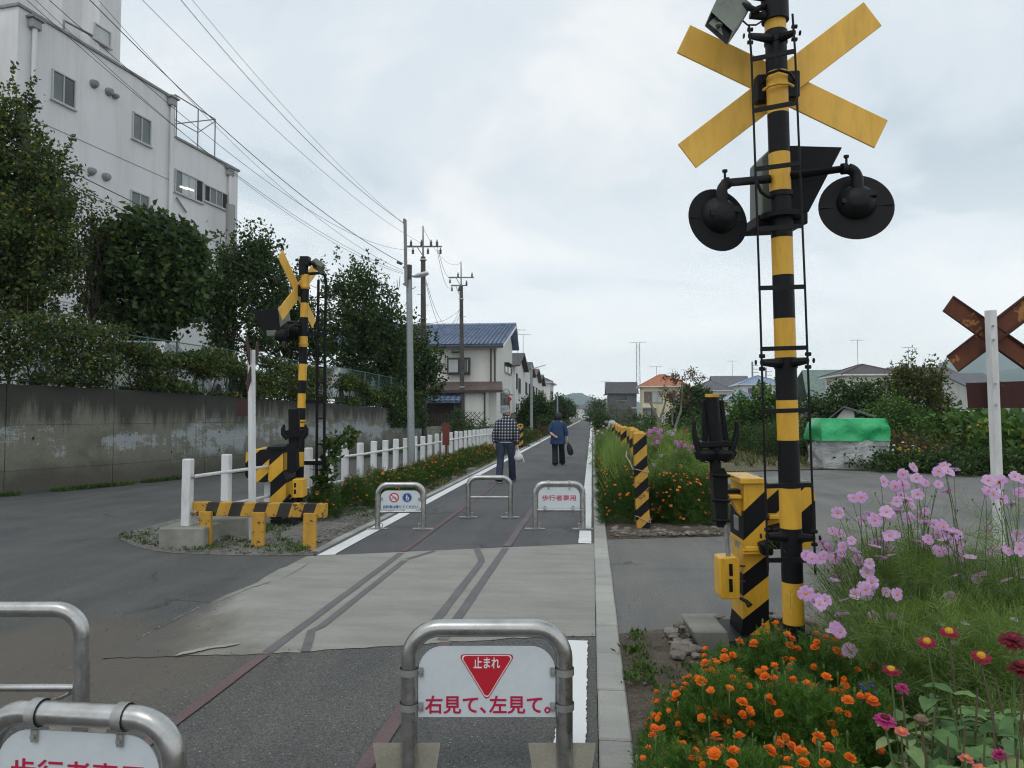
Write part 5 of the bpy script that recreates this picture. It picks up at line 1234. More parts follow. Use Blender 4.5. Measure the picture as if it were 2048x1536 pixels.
# left row, going away from the camera
LW = [dict(), dict(mull=1)]
simple_house((-13, 58.5, -6.2, 66), 5.5, 'gable_x', 'second white house behind the blue roofed one on the left', rise=1.2, wins=[('E', .8, 3.6, 1.6, 4.9, dict(mull=0)), ('E', 2.6, 3.3, 4.2, 4.6), ('E', .6, .9, 2.4, 2.4, dict(glass='glass_curtain')), ('E', 4.4, .9, 6.0, 2.3)], roofm='tile_dark')
simple_house((-13, 67.5, -6.3, 76), 5.6, 'gable_x', 'third house of the left row with a thin eave and pale wall', rise=1.0, wins=[('E', 1.2, 3.4, 2.8, 4.6), ('E', 5.0, 3.4, 6.4, 4.6), ('E', 1.2, .8, 2.8, 2.2)], wallm='plaster_house', roofm='tile_dark')
simple_house((-13, 77.5, -6.4, 87), 5.5, 'gable_x', 'fourth house of the left row with pale wall and brown roof', rise=1.1, wins=[('E', 1.2, 3.4, 2.8, 4.6), ('E', 5.4, 3.2, 7.2, 4.6), ('E', 2.2, .8, 4.0, 2.2)], wallm='plaster_pale', roofm='roof_brown')
simple_house((-13, 88.5, -6.6, 97), 5.4, 'gable_x', 'fifth house of the left row with beige wall', rise=1.1, wins=[('E', 1.2, 3.4, 2.8, 4.6), ('E', 5.0, 3.2, 6.4, 4.6)], wallm='plaster_house', roofm='tile_dark')
simple_house((-13.5, 104, -6.0, 114), 6.2, 'hip', 'last white house of the left row with a grey hip roof', rise=2.0, wins=[('S', 4.6, 3.6, 6.6, 5.0), ('E', 1.5, 3.6, 3.4, 5.0), ('E', 5.5, 3.6, 7.4, 5.0)], wallm='plaster_pale', roofm='tile_grey')
bw = thing('board_fence', (-5.9, 62, 0), 'brown board fence beside the second house on the left', 'fence')
for k in range(10):
    for j in range(5): MB().bx((-5.95, 53.5 + k * 1.6, .35 + j * .26), (-5.9, 53.5 + k * 1.6 + 1.55, .35 + j * .26 + .24)).build('plank', MATS['roof_brown'], bw)
# ------------------------------------------------------------------ houses on the right
def span(ul, ur, Y): return C(ul, 829, Y).x, C(ur, 829, Y).x
def zof(u, v, Y): return C(u, v, Y).z
KS = 1.75
Y = 140; a, b_ = span(1216, 1272, Y); za = zof(1240, 787, Y)
simple_house((a, Y, b_, Y + 9), za, 'gable_x', 'dark grey weathered house beside the lattice tower', wallm='siding_dark', roofm='tile_dark', rise=1.5, over=.35, K=1.5, wins=[('S', 1.0, za - .9, 2.4, za - .35)])
Y = 105; K = KS; a, b_ = span(1284, 1368, Y); zt = zof(1320, 773, Y)
hy, Fh = simple_house((a, Y, b_, Y + 5.2), zt, 'hip', 'cream house with an orange tiled hip roof on the right', wallm='plaster_cream', roofm='tile_orange', rise=1.0, K=K,
    wins=[('S', .12, zt - 1.35, .72, zt - .45, dict(shutter=1)), ('S', .74, zt - 1.35, 1.6, zt - .45, dict(glass=['glass_curtain', 'glass_curtain'], frame='shutter_brown')), ('S', 2.1, zt - 1.35, 2.6, zt - .45, dict(shutter=1)), ('S', 2.62, zt - 1.35, 3.3, zt - .45, dict(mull=0, glass='glass_curtain'))])
MB().bx((a + 1.5 * K, Y - .05, .7 * K), (a + 1.75 * K, Y - .002, 1.0 * K)).build('vent', MATS['frame_dark'], hy)
MB().bx((a - .9 * K, Y - 2.4, 1.35 * K), (a + .7 * K, Y - .003, 1.45 * K)).build('porch_roof', MATS['frame_pale'], hy)
MB().bx((a + 1.1 * K, Y - 1.6, .35 * K), (b_ - .3, Y - 1.5, .85 * K)).build('balcony_wall', MATS['plaster_pale'], hy)
MB().bx((a + .1, Y - .25, 0), (a + 1.1, Y - .004, 2.3)).build('door', MATS['frame_pale'], hy); MB().bx((a + 1.2, Y - .22, 0), (a + 1.9, Y - .004, 2.4)).build('shutter_box', MATS['shutter_brown'], hy)
b2, c2 = span(1368, 1386, Y + 1.2); MB().bx((b_ + .004, Y + 1.2, 0), (c2, Y + 5, zt - .16)).build('side_wing', MATS['plaster_cream'], hy)
window(Face((b_, Y + 1.2, 0), (1, 0, 0)), hy, .12, zt - 2.3, (c2 - b_) * .8, zt - .9, glass='glass_curtain', mull=0)
Y = 130; a, b_ = span(1384, 1458, Y); zt = zof(1420, 782, Y)
simple_house((a, Y, b_, Y + 8), zt, 'hip', 'pale house with a low grey hip roof behind the dark round tree', wallm='plaster_pale', roofm='tile_grey', rise=1.1, K=KS, wins=[('S', 2.0, zt - 1.3, 3.2, zt - .4, dict(frame='shutter_brown')), ('S', .3, zt - 1.3, .9, zt - .4, dict(mull=0))])
Y = 150; a, b_ = span(1428, 1490, Y); zt = zof(1450, 778, Y)
simple_house((a, Y, b_, Y + 9), zt, 'gable_x', 'house with a long grey gable roof seen between two others', wallm='plaster_grey', roofm='tile_grey', rise=1.5, K=KS, wins=[('S', 2.0, zt - 1.4, 3.4, zt - .5, dict(shutter=1))])
Y = 110; a, b_ = span(1476, 1532, Y); zt = zof(1500, 770, Y)
simple_house((a, Y, b_ + 1.6, Y + 7), zt, 'hip', 'white two storey house with a blue hip roof on the right', wallm='plaster_pale', roofm='tile_blue', rise=.8, K=KS, wins=[('S', .5, zt - .95, 2.0, zt - .35, dict(shutter=1)), ('E', 1, zt - 1.2, 2, zt - .4)])
a, b_ = span(1452, 1506, Y - 7); zt = zof(1480, 802, Y - 7)
simple_house((a, Y - 7, b_, Y - .3), zt, 'hip', 'low white annexe with a blue hip roof in front of the white house', wallm='plaster_pale', roofm='tile_blue', rise=.85, K=KS, wins=[('S', .9, zt - .9, 1.6, zt - .35)])
Y = 85; a, b_ = span(1600, 1690, Y); zt = zof(1640, 802, Y)
hgreen = thing('house', ((a + b_) / 2, Y + 3, 0), 'long house whose big grey green roof rises behind the signal post', 'house')
MB().bx((a + .2, Y, 0), (b_, Y + 10, zt)).build('wall', MATS['plaster_grey'], hgreen)
zr_ = zof(1640, 745, Y + 5); MB().prism([V3(a - .2, Y - .5, zt), V3(b_ + 1, Y - .5, zt), V3(b_ + 1, Y + 5, zr_), V3(a + .8, Y + 5, zr_)], (0, 0, .12)).build('roof', MATS['tile_green'], hgreen)
MB().prism([V3(a - .2, Y + 10.5, zt), V3(b_ + 1, Y + 10.5, zt), V3(b_ + 1, Y + 5.01, zr_), V3(a + .8, Y + 5.01, zr_)], (0, 0, .12)).build('roof', MATS['tile_green'], hgreen)
Y = 72; a, b_ = span(1672, 1765, Y); zt = zof(1720, 752, Y)
simple_house((a, Y, b_, Y + 6), zt, 'hip', 'house with a dark brown hip roof above the round bush', wallm='plaster_house', roofm='tile_dark', rise=.72, over=.5, K=1.5, wins=[('S', .5, zt - 1.1, 1.5, zt - .5), ('S', 2.0, zt - 1.0, 2.6, zt - .45)])
Y = 78; a, b_ = span(1786, 1880, Y); zt = zof(1850, 762, Y)
simple_house((a, Y, b_, Y + 8), zt, 'gable_x', 'pale house with a brown tiled roof behind the yellowish tree', wallm='plaster_house', roofm='roof_brown', rise=.9, K=1.5, wins=[('S', 2.0, zt - 1.3, 2.7, zt - .6)])
Y = 70; a, b_ = span(1892, 1950, Y); zt = zof(1900, 774, Y)
simple_house((a, Y, b_, Y + 8), zt, 'gable_x', 'white house with small windows left of the rusty X sign', wallm='plaster_pale', roofm='tile_grey', rise=.8, K=1.5, wins=[('S', .4, zt - .75, .9, zt - .3, dict(mull=0)), ('S', 1.1, zt - .75, 1.6, zt - .3, dict(mull=0)), ('S', .3, .3, 1.2, .9)])
# lattice tower
Y = 175; tw = C(1277, 829, Y); tp = C(1277, 686, Y).z
tr = thing('lattice_tower', (tw.x, tw.y, 0), 'thin lattice radio tower standing behind the houses on the right', 'tower')
for sx in (-1, 1):
    for sy in (-1, 1): MB().tube([(tw.x + sx * .5, tw.y + sy * .5, 0), (tw.x + sx * .36, tw.y + sy * .36, tp)], .045, 4).build('leg', MATS['coping'], tr)
n = 22; mb = MB()
for k in range(n):
    za, zb = tp * k / n, tp * (k + 1) / n; s = 1 if k % 2 else -1; w0 = .5 - .14 * k / n
    mb.tube([(tw.x - s * w0, tw.y - w0, za), (tw.x + s * w0, tw.y - w0, zb)], .03, 4); mb.tube([(tw.x - w0, tw.y - s * w0, za), (tw.x - w0, tw.y + s * w0, zb)], .03, 4)
mb.build('bracing', MATS['coping'], tr, kind='stuff')
MB().tube([(tw.x - 2, tw.y, tp + .2), (tw.x + 2, tw.y, tp + .25)], .05, 4).build('aerial', MATS['coping'], tr)
def ant(u, vt, vb, Y, label, yaw=0, s=1.0): q = C(u, vb, Y); antenna(q.x, q.y, q.z, C(u, vt, Y).z - q.z, label, yaw, s=s)
ant(1313, 733, 762, 107.6, 'thin antenna on the left part of the orange roof', 0, 1.3); ant(1345, 738, 762, 107.6, 'short antenna on the orange roof near its right end', .1, 1.2)
ant(1465, 722, 765, 154, 'tall thin antenna on the long grey roof', .2, 1.6); ant(1716, 680, 738, 75, 'antenna on the dark brown hip roof', 0); ant(1818, 695, 752, 82, 'faint antenna behind the yellowish tree', .3)
ant(1210, 763, 830, 138, 'antenna mast left of the dark grey house', 0, 1.3); antenna(wd(967, 55), 55, 7.2, 1.0, 'antenna on the ridge of the blue tiled roof', 0)
antenna(wd(1035, 62), 62, 6.3, 2.5, 'antenna on the second house of the left row', .4); antenna(wd(1046, 70), 70, 6.3, 3.0, 'antenna on the third house of the left row', .2)
for u, vt, Y, lb in ((1506, 723, 125, 'dark utility pole behind the white two storey house'), (1533, 735, 125, 'second dark pole right of the blue hip roof'), (1883, 725, 66, 'dark pole left of the rusty X sign')):
    q = C(u, 829, Y); t = thing('utility_pole', (q.x, q.y, 0), lb, 'utility pole'); zt = zof(u, vt, Y)
    MB().tube([(q.x, q.y, 0), (q.x, q.y, zt)], .15, 6).build('pole', MATS['coping'], t)
    for k in range(3): MB().tube([(q.x - .1, q.y, zt - .7 - .6 * k), (q.x + 1, q.y, zt - .7 - .6 * k)], .045, 4).build('cross_arm', MATS['coping'], t)
# distant buildings at the end of the path
for i, (ul, ur, vt, Y, wm, rm, lb) in enumerate(((1140, 1175, 812, 330, 'plaster_pale', 'tile_grey', 'distant pale house left of the path end'), (1172, 1210, 806, 300, 'plaster_grey', 'tile_grey', 'distant grey roofed house straight behind the path end'),
        (1120, 1142, 815, 260, 'plaster_pale', 'tile_dark', 'distant white house behind the left trees'), (1150, 1190, 818, 420, 'plaster_pale', 'tile_dark', 'farthest wide house on the horizon by the path'), (1196, 1214, 813, 240, 'plaster_pale', 'tile_grey', 'distant small house right of the path end'))):
    a, b_ = span(ul, ur, Y); zt = zof((ul + ur) / 2, vt, Y) - 1.2
    n = max(2, int((b_ - a) / 3)); simple_house((a, Y, b_, Y + 8), zt, 'gable_x', lb, wallm=wm, roofm=rm, rise=1.8, wins=[('S', .8 + 3 * k, zt - 1.7, 2.2 + 3 * k, zt - .6) for k in range(n - 1)])
# mountains
M('forest_far', (.035, .055, .03), (.05, .075, .04), scale=.02, rough=1)
def ridge(name, pts, Y, depth, label):
    """hill whose crest follows the picture points, widening to its foot towards the camera"""
    us = np.linspace(pts[0][0], pts[-1][0], 90); vs_ = np.interp(us, [p[0] for p in pts], [p[1] for p in pts]); vv_ = []; n = len(us); rows = 7
    for r_ in range(rows):
        t = r_ / (rows - 1)
        for u, v in zip(us, vs_):
            q = C(u, 829, Y); z = max(zof(u, v, Y), .1); jit = 1 + .035 * mn.noise(Vector((u * .35, r_, Y * .01))) + .02 * mn.noise(Vector((u * 1.4, r_ * 2, 1)))
            yy = -depth * (1 - t) if t < 1 else 0
            vv_.append((q.x * (1 + yy / Y), q.y + yy, -1 + (z + 1) * (t ** .8) * jit))
    for u, v in zip(us, vs_): q = C(u, 829, Y); vv_.append((q.x * 1.2, q.y + depth, -1))
    F = [(r_ * n + i, r_ * n + i + 1, (r_ + 1) * n + i + 1, (r_ + 1) * n + i) for r_ in range(rows) for i in range(n - 1)]
    o = raw(name, vv_, F, MATS['forest_far'], smooth=True); o['kind'] = 'structure'; o['label'] = label
ridge('mountain', [(1020, 822), (1090, 808), (1128, 790), (1150, 785), (1165, 787), (1185, 795), (1200, 800), (1212, 797), (1230, 790), (1262, 800), (1330, 815), (1400, 822)], 2150, 350, 'faint blue mountain at the end of the path')
ridge('mountain', [(1750, 800), (1830, 770), (1862, 741), (1882, 728), (1930, 705), (1972, 700), (2010, 706), (2060, 714), (2200, 740), (2400, 790)], 2100, 350, 'high pale mountain behind the rusty X sign')
ridge('mountain', [(1800, 812), (1880, 770), (1920, 757), (1960, 750), (2048, 735), (2120, 728), (2300, 770), (2450, 810)], 1450, 300, 'nearer darker wooded ridge behind the rusty X sign')
# ------------------------------------------------------------------ foliage makers
leafmat('leaf_dark', (.022, .044, .016), (.09, .155, .045), yellow=(.16, .15, .02), yf=.012)
leafmat('leaf_mid', (.022, .050, .014), (.085, .15, .035), yellow=(.20, .17, .03), yf=.02)
leafmat('leaf_olive', (.030, .045, .012), (.12, .15, .035), yellow=(.26, .20, .04), yf=.06)
leafmat('leaf_vine', (.028, .052, .017), (.12, .175, .05), yellow=(.22, .18, .03), yf=.06)
leafmat('leaf_bright', (.04, .10, .018), (.12, .23, .05), yellow=(.3, .3, .05), yf=.03)
leafmat('leaf_marigold', (.045, .115, .028), (.17, .32, .07), trans=.45)
leafmat('leaf_marigold_far', (.028, .07, .018), (.10, .19, .045), trans=.4)
leafmat('leaf_cosmos', (.12, .20, .065), (.31, .42, .15), trans=.5)
leafmat('leaf_zinnia', (.05, .12, .035), (.13, .24, .07), trans=.3, yellow=(.24, .26, .10), yf=.12)
leafmat('leaf_rust', (.06, .035, .018), (.16, .085, .035), yellow=(.24, .13, .04), yf=.1)
leafmat('leaf_brown', (.05, .05, .02), (.17, .12, .05), yellow=(.25, .12, .05), yf=.1)
leafmat('weed', (.03, .075, .018), (.11, .20, .045), yellow=(.25, .22, .09), yf=.08)
leafmat('grass_olive', (.06, .075, .025), (.16, .17, .06), yellow=(.28, .24, .12), yf=.12)
M('bark', (.045, .038, .03), (.09, .078, .06), scale=6, rough=.95, bmp=.6, bscale=18, stretch=(2, 2, .5))
M('bark_pale', (.16, .145, .12), (.26, .24, .20), scale=6, rough=.95, bmp=.4, bscale=18)
M('stem_green', (.06, .11, .03), (.10, .16, .05), scale=9, rough=.7)
M('stem_red', (.08, .06, .035), (.12, .10, .05), scale=9, rough=.7)
def nrm(a): return a / np.maximum(np.linalg.norm(a, axis=-1, keepdims=True), 1e-9)
def rnd_dir(n): return nrm(RNG.normal(size=(n, 3)))
def leaf_quads(P, D, Lg, W, cup=.15):
    """diamond leaves folded a little along the midrib"""
    n = len(P); S = nrm(np.cross(D, rnd_dir(n))); Nn = np.cross(S, D); Lg = np.broadcast_to(Lg, (n,))[:, None]; W = np.broadcast_to(W, (n,))[:, None]
    v0 = P; v1 = P + D * Lg * .42 + S * W / 2 + Nn * W * cup; v2 = P + D * Lg - Nn * Lg * .12; v3 = P + D * Lg * .42 - S * W / 2 + Nn * W * cup
    V = np.stack([v0, v1, v2, v3], 1).reshape(-1, 3); F = np.arange(4 * n).reshape(n, 4); return V, F
def blob_clusters(blobs, k):
    """cluster centres spread through the outer part of ellipsoids, with their outward direction"""
    vol = np.array([b[3] * b[4] * b[5] for b in blobs]) ** .67; vol /= vol.sum(); out = []; dr = []
    for b, f in zip(blobs, vol):
        m_ = max(3, int(k * f)); d = rnd_dir(m_); r = RNG.uniform(.50, 1.0, m_) ** .7
        r *= 1 + .28 * np.sin(d[:, 0] * 5 + b[0] * 3) * np.cos(d[:, 2] * 6 + b[2]) + RNG.normal(0, .07, m_)
        out.append(np.array(b[:3]) + d * r[:, None] * np.array(b[3:6])); dr.append(d)
    return np.concatenate(out), np.concatenate(dr)
def foliage(name, blobs, k, per, cl, ll, lw, mat, parent, up=.25, spike=0, kind=None):
    c, d = blob_clusters(blobs, k); m_ = len(c)
    n = np.maximum(3, (per * RNG.uniform(.5, 1.5, m_)).astype(int)); idx = np.repeat(np.arange(m_), n); tot = len(idx)
    off = RNG.normal(0, 1, (tot, 3)) * cl * RNG.uniform(.5, 1.2, m_)[idx][:, None]
    if spike:
        t = RNG.uniform(0, 1, tot)[:, None]; tip = np.array([0, 0, 1.0]) + d[idx] * .5
        sp = (RNG.uniform(0, 1, m_) < spike)[idx][:, None]
        off = np.where(sp, off * .35 + tip * t * cl * 4, off)
    P = c[idx] + off; D = nrm(d[idx] * .5 + RNG.normal(0, .7, (tot, 3)) + np.array([0, 0, up - .3]))
    V, F = leaf_quads(P, D, ll * RNG.uniform(.6, 1.25, tot), lw * RNG.uniform(.7, 1.2, tot))
    o = raw(name, V, F, MATS[mat], parent)
    if kind: o['kind'] = kind
    return c
def limbs(mb, base, top, r0, targets, rb=.03, sag=.0, n=5):
    """a bent trunk and limbs that reach the given points"""
    base, top = Vector(base), Vector(top); pts = [base.lerp(top, i / 6) + Vector((random.uniform(-1, 1), random.uniform(-1, 1), 0)) * (r0 * .8 if 0 < i < 6 else 0) for i in range(7)]
    mb.tube(pts, [r0 * (1.25 if i == 0 else 1 - .6 * i / 6) for i in range(7)], 8)
    for t in targets:
        t = Vector(t); k = random.randint(2, 5); a = pts[k]; m1 = a.lerp(t, .5) + Vector((random.uniform(-.15, .15), random.uniform(-.15, .15), random.uniform(.0, .25))) * (t - a).length * .5
        mb.tube([a, a.lerp(m1, .6), m1, t], [rb * 1.3, rb, rb * .7, rb * .25], 5)
def bpx(u, v, rx, rz, d, ry=None):
    c = C(u, v, d); s = d / FPX; return (c.x, c.y, c.z, rx * s, (ry or (rx + rz) / 2) * s, rz * s)
def tree(label, gu, gz, d, blobs, k, per, cl, ll, lw, mat, bark='bark', r0=.12, nl=10, up=.25, spike=0, name='tree', group=None, cat='tree', rb=.03, th=None):
    b = [bpx(*q) for q in blobs]; base = C(gu, 829, d); base.z = gz
    t = thing(name, base, label, cat, group)
    ctr = np.mean([q[:3] for q in b], 0); zt = max(q[2] for q in b) if th is None else th
    c = foliage('crown', b, k, per, cl, ll, lw, mat, t, up, spike)
    mb = MB(); sel = [c[i] for i in RNG.choice(len(c), min(nl, len(c)), replace=False)]
    limbs(mb, base - Vector((0, 0, .1)), (ctr[0] * .7 + base.x * .3, ctr[1] * .7 + base.y * .3, zt), r0, sel, rb)
    mb.build('trunk', MATS[bark], t, smooth=True); return t
ZG = 1.85
tree('big dark tree with yellow green tips at the left edge before the white building', 20, ZG, 16.8,
     [(-10, 300, 75, 100, 16.8), (40, 390, 80, 90, 16.8), (-5, 500, 95, 90, 16.4), (70, 470, 62, 70, 16.2), (15, 230, 38, 55, 17), (-60, 400, 90, 140, 17), (60, 560, 70, 60, 16.4), (110, 420, 28, 30, 16), (-10, 600, 90, 60, 16.2), (115, 500, 34, 60, 16), (85, 330, 40, 50, 16.5)], 900, 44, .15, .11, .07, 'leaf_vine', r0=.2, nl=16, spike=.25)
tree('round tree with very large dark leaves between the left trees', 300, ZG, 19.5,
     [(300, 520, 92, 78, 19.5), (270, 590, 80, 70, 19.3), (345, 590, 62, 62, 19.4), (310, 464, 62, 32, 19.6), (370, 520, 38, 60, 19.5), (230, 520, 42, 60, 19.4), (300, 640, 50, 36, 19.4)], 640, 20, .16, .20, .15, 'leaf_dark', r0=.14, nl=12, up=-.1)
tree('thin sparse tree with bare lower twigs left of the round leafy tree', 195, ZG, 18.3,
     [(165, 400, 20, 40, 18.3), (180, 470, 26, 40, 18.3), (160, 560, 34, 40, 18.3), (205, 440, 18, 40, 18.3), (150, 350, 14, 16, 18.3), (185, 620, 34, 44, 18.3)], 95, 22, .11, .10, .06, 'leaf_vine', r0=.05, nl=26, rb=.016, th=C(180, 520, 18.3).z)
tree('tree with upright shoots right of the round leafy tree', 455, ZG, 24,
     [(455, 590, 55, 80, 24), (500, 560, 48, 70, 24), (540, 570, 36, 60, 24), (425, 600, 35, 65, 23.5), (520, 510, 26, 30, 24), (480, 660, 70, 50, 23.8), (470, 520, 16, 40, 24)], 430, 30, .18, .14, .09, 'leaf_dark', r0=.12, nl=10, spike=.35)
tree('dark tree standing right behind the far crossing signal', 585, ZG, 27,
     [(575, 620, 42, 60, 27), (610, 650, 40, 50, 27), (555, 680, 50, 40, 26.5), (600, 700, 50, 40, 27)], 240, 28, .2, .15, .10, 'leaf_dark', r0=.11, nl=8, spike=.3)
tree('tall pointed dark tree left of the street lamp', 725, ZG - .1, 30,
     [(690, 620, 36, 60, 30), (735, 640, 52, 66, 30), (700, 690, 56, 56, 29.6), (770, 680, 46, 60, 30), (685, 570, 14, 30, 30), (735, 580, 20, 34, 30), (790, 710, 40, 50, 30), (740, 730, 60, 30, 29.6), (775, 610, 12, 24, 30)], 560, 30, .2, .15, .10, 'leaf_dark', r0=.14, nl=12, spike=.35)
tree('lower dark tree with drooping shoots around the two utility poles', 835, ZG - .3, 33,
     [(825, 730, 40, 56, 33), (850, 760, 30, 44, 33), (800, 760, 44, 34, 33), (865, 720, 14, 22, 33), (815, 680, 22, 30, 33)], 260, 30, .2, .16, .10, 'leaf_dark', r0=.1, nl=8, spike=.3)
# ------------------------------------------------------------------ mesh fence with vines on the retaining wall
mf = thing('mesh_fence', (WB[3][0] - .15, WB[3][1], wtop(15)), 'green wire mesh fence standing on top of the retaining wall', 'fence')
M('mesh_green', (.05, .13, .10), (.08, .17, .13), scale=4, rough=.5)
def walong(t):
    k = min(int(t), len(WB) - 2); a, b_ = Vector((*WB[k], 0)), Vector((*WB[k + 1], 0)); q = a.lerp(b_, t - k); dr_ = (b_ - a).normalized(); q += Vector((-dr_.y, dr_.x, 0)) * .15; q.z = wtop(q.y); return q
tt = np.arange(.4, 7.95, .33)
tops = []
for t in tt:
    q = walong(t); MB().tube([q, q + Vector((0, 0, 1.25))], .028, 6).build('fence_post', MATS['mesh_green'], mf, smooth=True); tops.append(q)
for z in (.08, 1.22): MB().tube([q + Vector((0, 0, z)) for q in tops], .014, 5).build('fence_rail', MATS['mesh_green'], mf)
mb = MB()
for i in range(len(tops) - 1):
    a, b_ = tops[i], tops[i + 1]; n = int((b_ - a).length / .16)
    for k in range(n):
        for s in (0, 1):
            p, q = a.lerp(b_, k / n), a.lerp(b_, min((k + 1.0) / n, 1))
            for z0 in np.arange(.08, 1.2, .23):
                z1 = z0 + .23; mb.tube([p + Vector((0, 0, z0 if s else z1)), q + Vector((0, 0, z1 if s else z0))], .0035, 3, cap=False)
mb.build('wire_mesh', MATS['mesh_green'], mf, kind='stuff')
def vines(label, t0, t1, n, hmax, mat, lsz, dens=1.0, thick=.3, seed=0, drop=.0):
    P = []; q0 = walong((t0 + t1) / 2); r_ = thing('climbing_vine', q0, label, 'vine', 'vines and shrubs grown over the fence on the wall')
    while len(P) < n:
        t = random.uniform(t0, t1); q = walong(t); z = random.uniform(.03 - drop, hmax)
        d_ = mn.noise(Vector((t * 3.1, z * 1.6, seed))) + .35 * mn.noise(Vector((t * 11, z * 5, seed + 4)))
        edge = hmax * (.78 + .25 * mn.noise(Vector((t * 2.3, 0, seed + 9))))
        if z > edge or d_ < -.25 * dens + (.0 if z < .25 else .0) - (dens - 1): continue
        P.append((q.x + random.gauss(0, thick) - (.0 if z > 0 else -.12), q.y + random.gauss(0, .1), q.z + z))
    P = np.array(P); D = nrm(RNG.normal(0, .8, P.shape) + np.array([.5, -.5, -.25])); V, F = leaf_quads(P, D, lsz * RNG.uniform(.6, 1.3, len(P)), lsz * .75 * RNG.uniform(.7, 1.2, len(P)))
    raw('foliage', V, F, MATS[mat], r_)
    mb = MB()
    for k in range(int((t1 - t0) * 9)):
        q = walong(random.uniform(t0, t1)); pts = [q + Vector((random.uniform(-.1, .1), random.uniform(-.3, .3), z)) for z in (0, hmax * .35, hmax * .7, hmax)]; mb.tube(pts, [.018, .014, .01, .004], 4)
    mb.build('stem', MATS['bark'], r_, kind='stuff')
vines('thick bushy vine hiding the fence at the left edge, on the wall', .6, 3.1, 15000, 1.75, 'leaf_vine', .080, 1.05, .26, 1)
vines('vine with gaps over the fence under the round leafy tree', 3.1, 4.55, 9000, 1.35, 'leaf_vine', .08, .85, .22, 2)
vines('dense vine on the fence left of the far crossing signal', 4.55, 5.6, 8500, 1.4, 'leaf_vine', .085, 1.0, .22, 3)
vines('thin see through vine on the fence right of the far crossing signal', 5.6, 6.8, 5000, 1.2, 'leaf_vine', .10, .75, .16, 4)
vines('ivy hanging over the far end of the retaining wall', 6.8, 7.95, 8000, 1.1, 'leaf_dark', .12, 1.3, .22, 5, drop=.75)
# ------------------------------------------------------------------ low shrubs, hedges and field plants
def shrub(label, u, d, w_, h, n, ll, lw, mat, name='shrub', gz=0, cat='shrub', group=None, ry=None, up=.2, stems=6, flat=.5, x=None, y=None):
    b = C(u, 829, d) if x is None else Vector((x, y, 0)); b.z = gz; t = thing(name, b, label, cat, group)
    bl_ = [(b.x + random.uniform(-.3, .3) * w_, b.y + random.uniform(-.3, .3) * (ry or w_), gz + h * random.uniform(.35, .6), w_ * random.uniform(.28, .42), (ry or w_) * random.uniform(.28, .42), h * random.uniform(.35, .5)) for _ in range(6)] + [(b.x, b.y, gz + h * .45, w_ * .42, (ry or w_) * .42, h * .5)]
    foliage('foliage', bl_, max(10, n // 14), 14, max(ll * 1.1, w_ * .05), ll, lw, mat, t, up)
    if stems:
        mb = MB()
        for _ in range(stems): mb.tube([(b.x + random.uniform(-.1, .1) * w_, b.y + random.uniform(-.1, .1) * w_, gz), (b.x + random.uniform(-.3, .3) * w_, b.y + random.uniform(-.2, .2) * w_, gz + h * .7)], [.02, .006], 4)
        mb.build('stem', MATS['bark'], t, kind='stuff')
    return t
# right side, middle distance
tree('dark green round tree in front of the brown roofed house', 1695, 0, 32, [(1690, 815, 56, 44, 32), (1650, 835, 32, 32, 32), (1732, 805, 36, 42, 32), (1690, 855, 50, 26, 31.5), (1610, 812, 14, 14, 32)], 400, 26, .16, .15, .10, 'leaf_dark', nl=8)
tree('yellowish green tree with pointed top shoots in the allotment', 1835, 0, 30, [(1835, 800, 46, 50, 30), (1850, 765, 30, 28, 30), (1800, 790, 24, 44, 30), (1870, 835, 26, 44, 30), (1812, 750, 14, 18, 30), (1822, 738, 6, 14, 30)], 330, 24, .16, .14, .09, 'leaf_olive', nl=8, spike=.2)
tree('fresh green bushy tree left of the yellowish tree', 1790, 0, 28, [(1790, 835, 46, 40, 28), (1770, 865, 40, 28, 27.5), (1820, 860, 40, 34, 27.5)], 260, 24, .15, .13, .08, 'leaf_bright', nl=6)
tree('round dark tree beside the cream house', 1385, 0, 50, [(1385, 812, 34, 36, 50), (1360, 835, 26, 24, 50), (1410, 835, 24, 24, 49), (1395, 790, 24, 18, 50)], 330, 24, .22, .22, .14, 'leaf_dark', nl=6)
for i, (u, d, w_, h, mt, lb) in enumerate(((1232, 62, 4.0, 2.9, 'leaf_olive', 'olive bush in front of the dark grey house'), (1262, 52, 4.0, 1.6, 'leaf_dark', 'low dark bush right of the olive bush'), (1208, 46, 1.2, 1.5, 'leaf_mid', 'upright bush close to the right side of the path'),
        (1195, 110, 3.2, 4.0, 'leaf_dark', 'dark bush at the far end of the path, right side'), (1300, 40, 2.4, 1.3, 'leaf_mid', 'low green bush before the cream house'), (1186, 150, 3, 3, 'leaf_dark', 'farthest dark bush by the path'))):
    shrub(lb, u, d, w_, h, int(1500), .14 if d < 80 else .3, .09 if d < 80 else .2, mt)
tree('bushy tree beside the path before the last white house', 1072, 0, 52, [(1068, 815, 24, 24, 52), (1085, 825, 18, 18, 52), (1055, 835, 18, 18, 52), (1080, 845, 22, 14, 51)], 300, 22, .2, .2, .12, 'leaf_mid', nl=6)
tree('dark tree in front of the last white house', 1118, 0, 78, [(1118, 812, 14, 18, 78), (1126, 822, 14, 14, 78), (1110, 828, 12, 12, 77)], 220, 22, .25, .26, .16, 'leaf_dark', nl=4)
tree('far tree in the left row near the end of the path', 1136, 0, 105, [(1136, 814, 8, 12, 105), (1141, 822, 9, 9, 105)], 130, 20, .3, .3, .2, 'leaf_mid', nl=3)
shrub('dark bush by the garden wall of the blue roofed house', 940, 43, 3.2, 1.3, 1500, .13, .09, 'leaf_dark')
shrub('rose bush climbing beside the porch of the blue roofed house', 915, 42, 1.8, 1.9, 1200, .12, .09, 'leaf_dark')
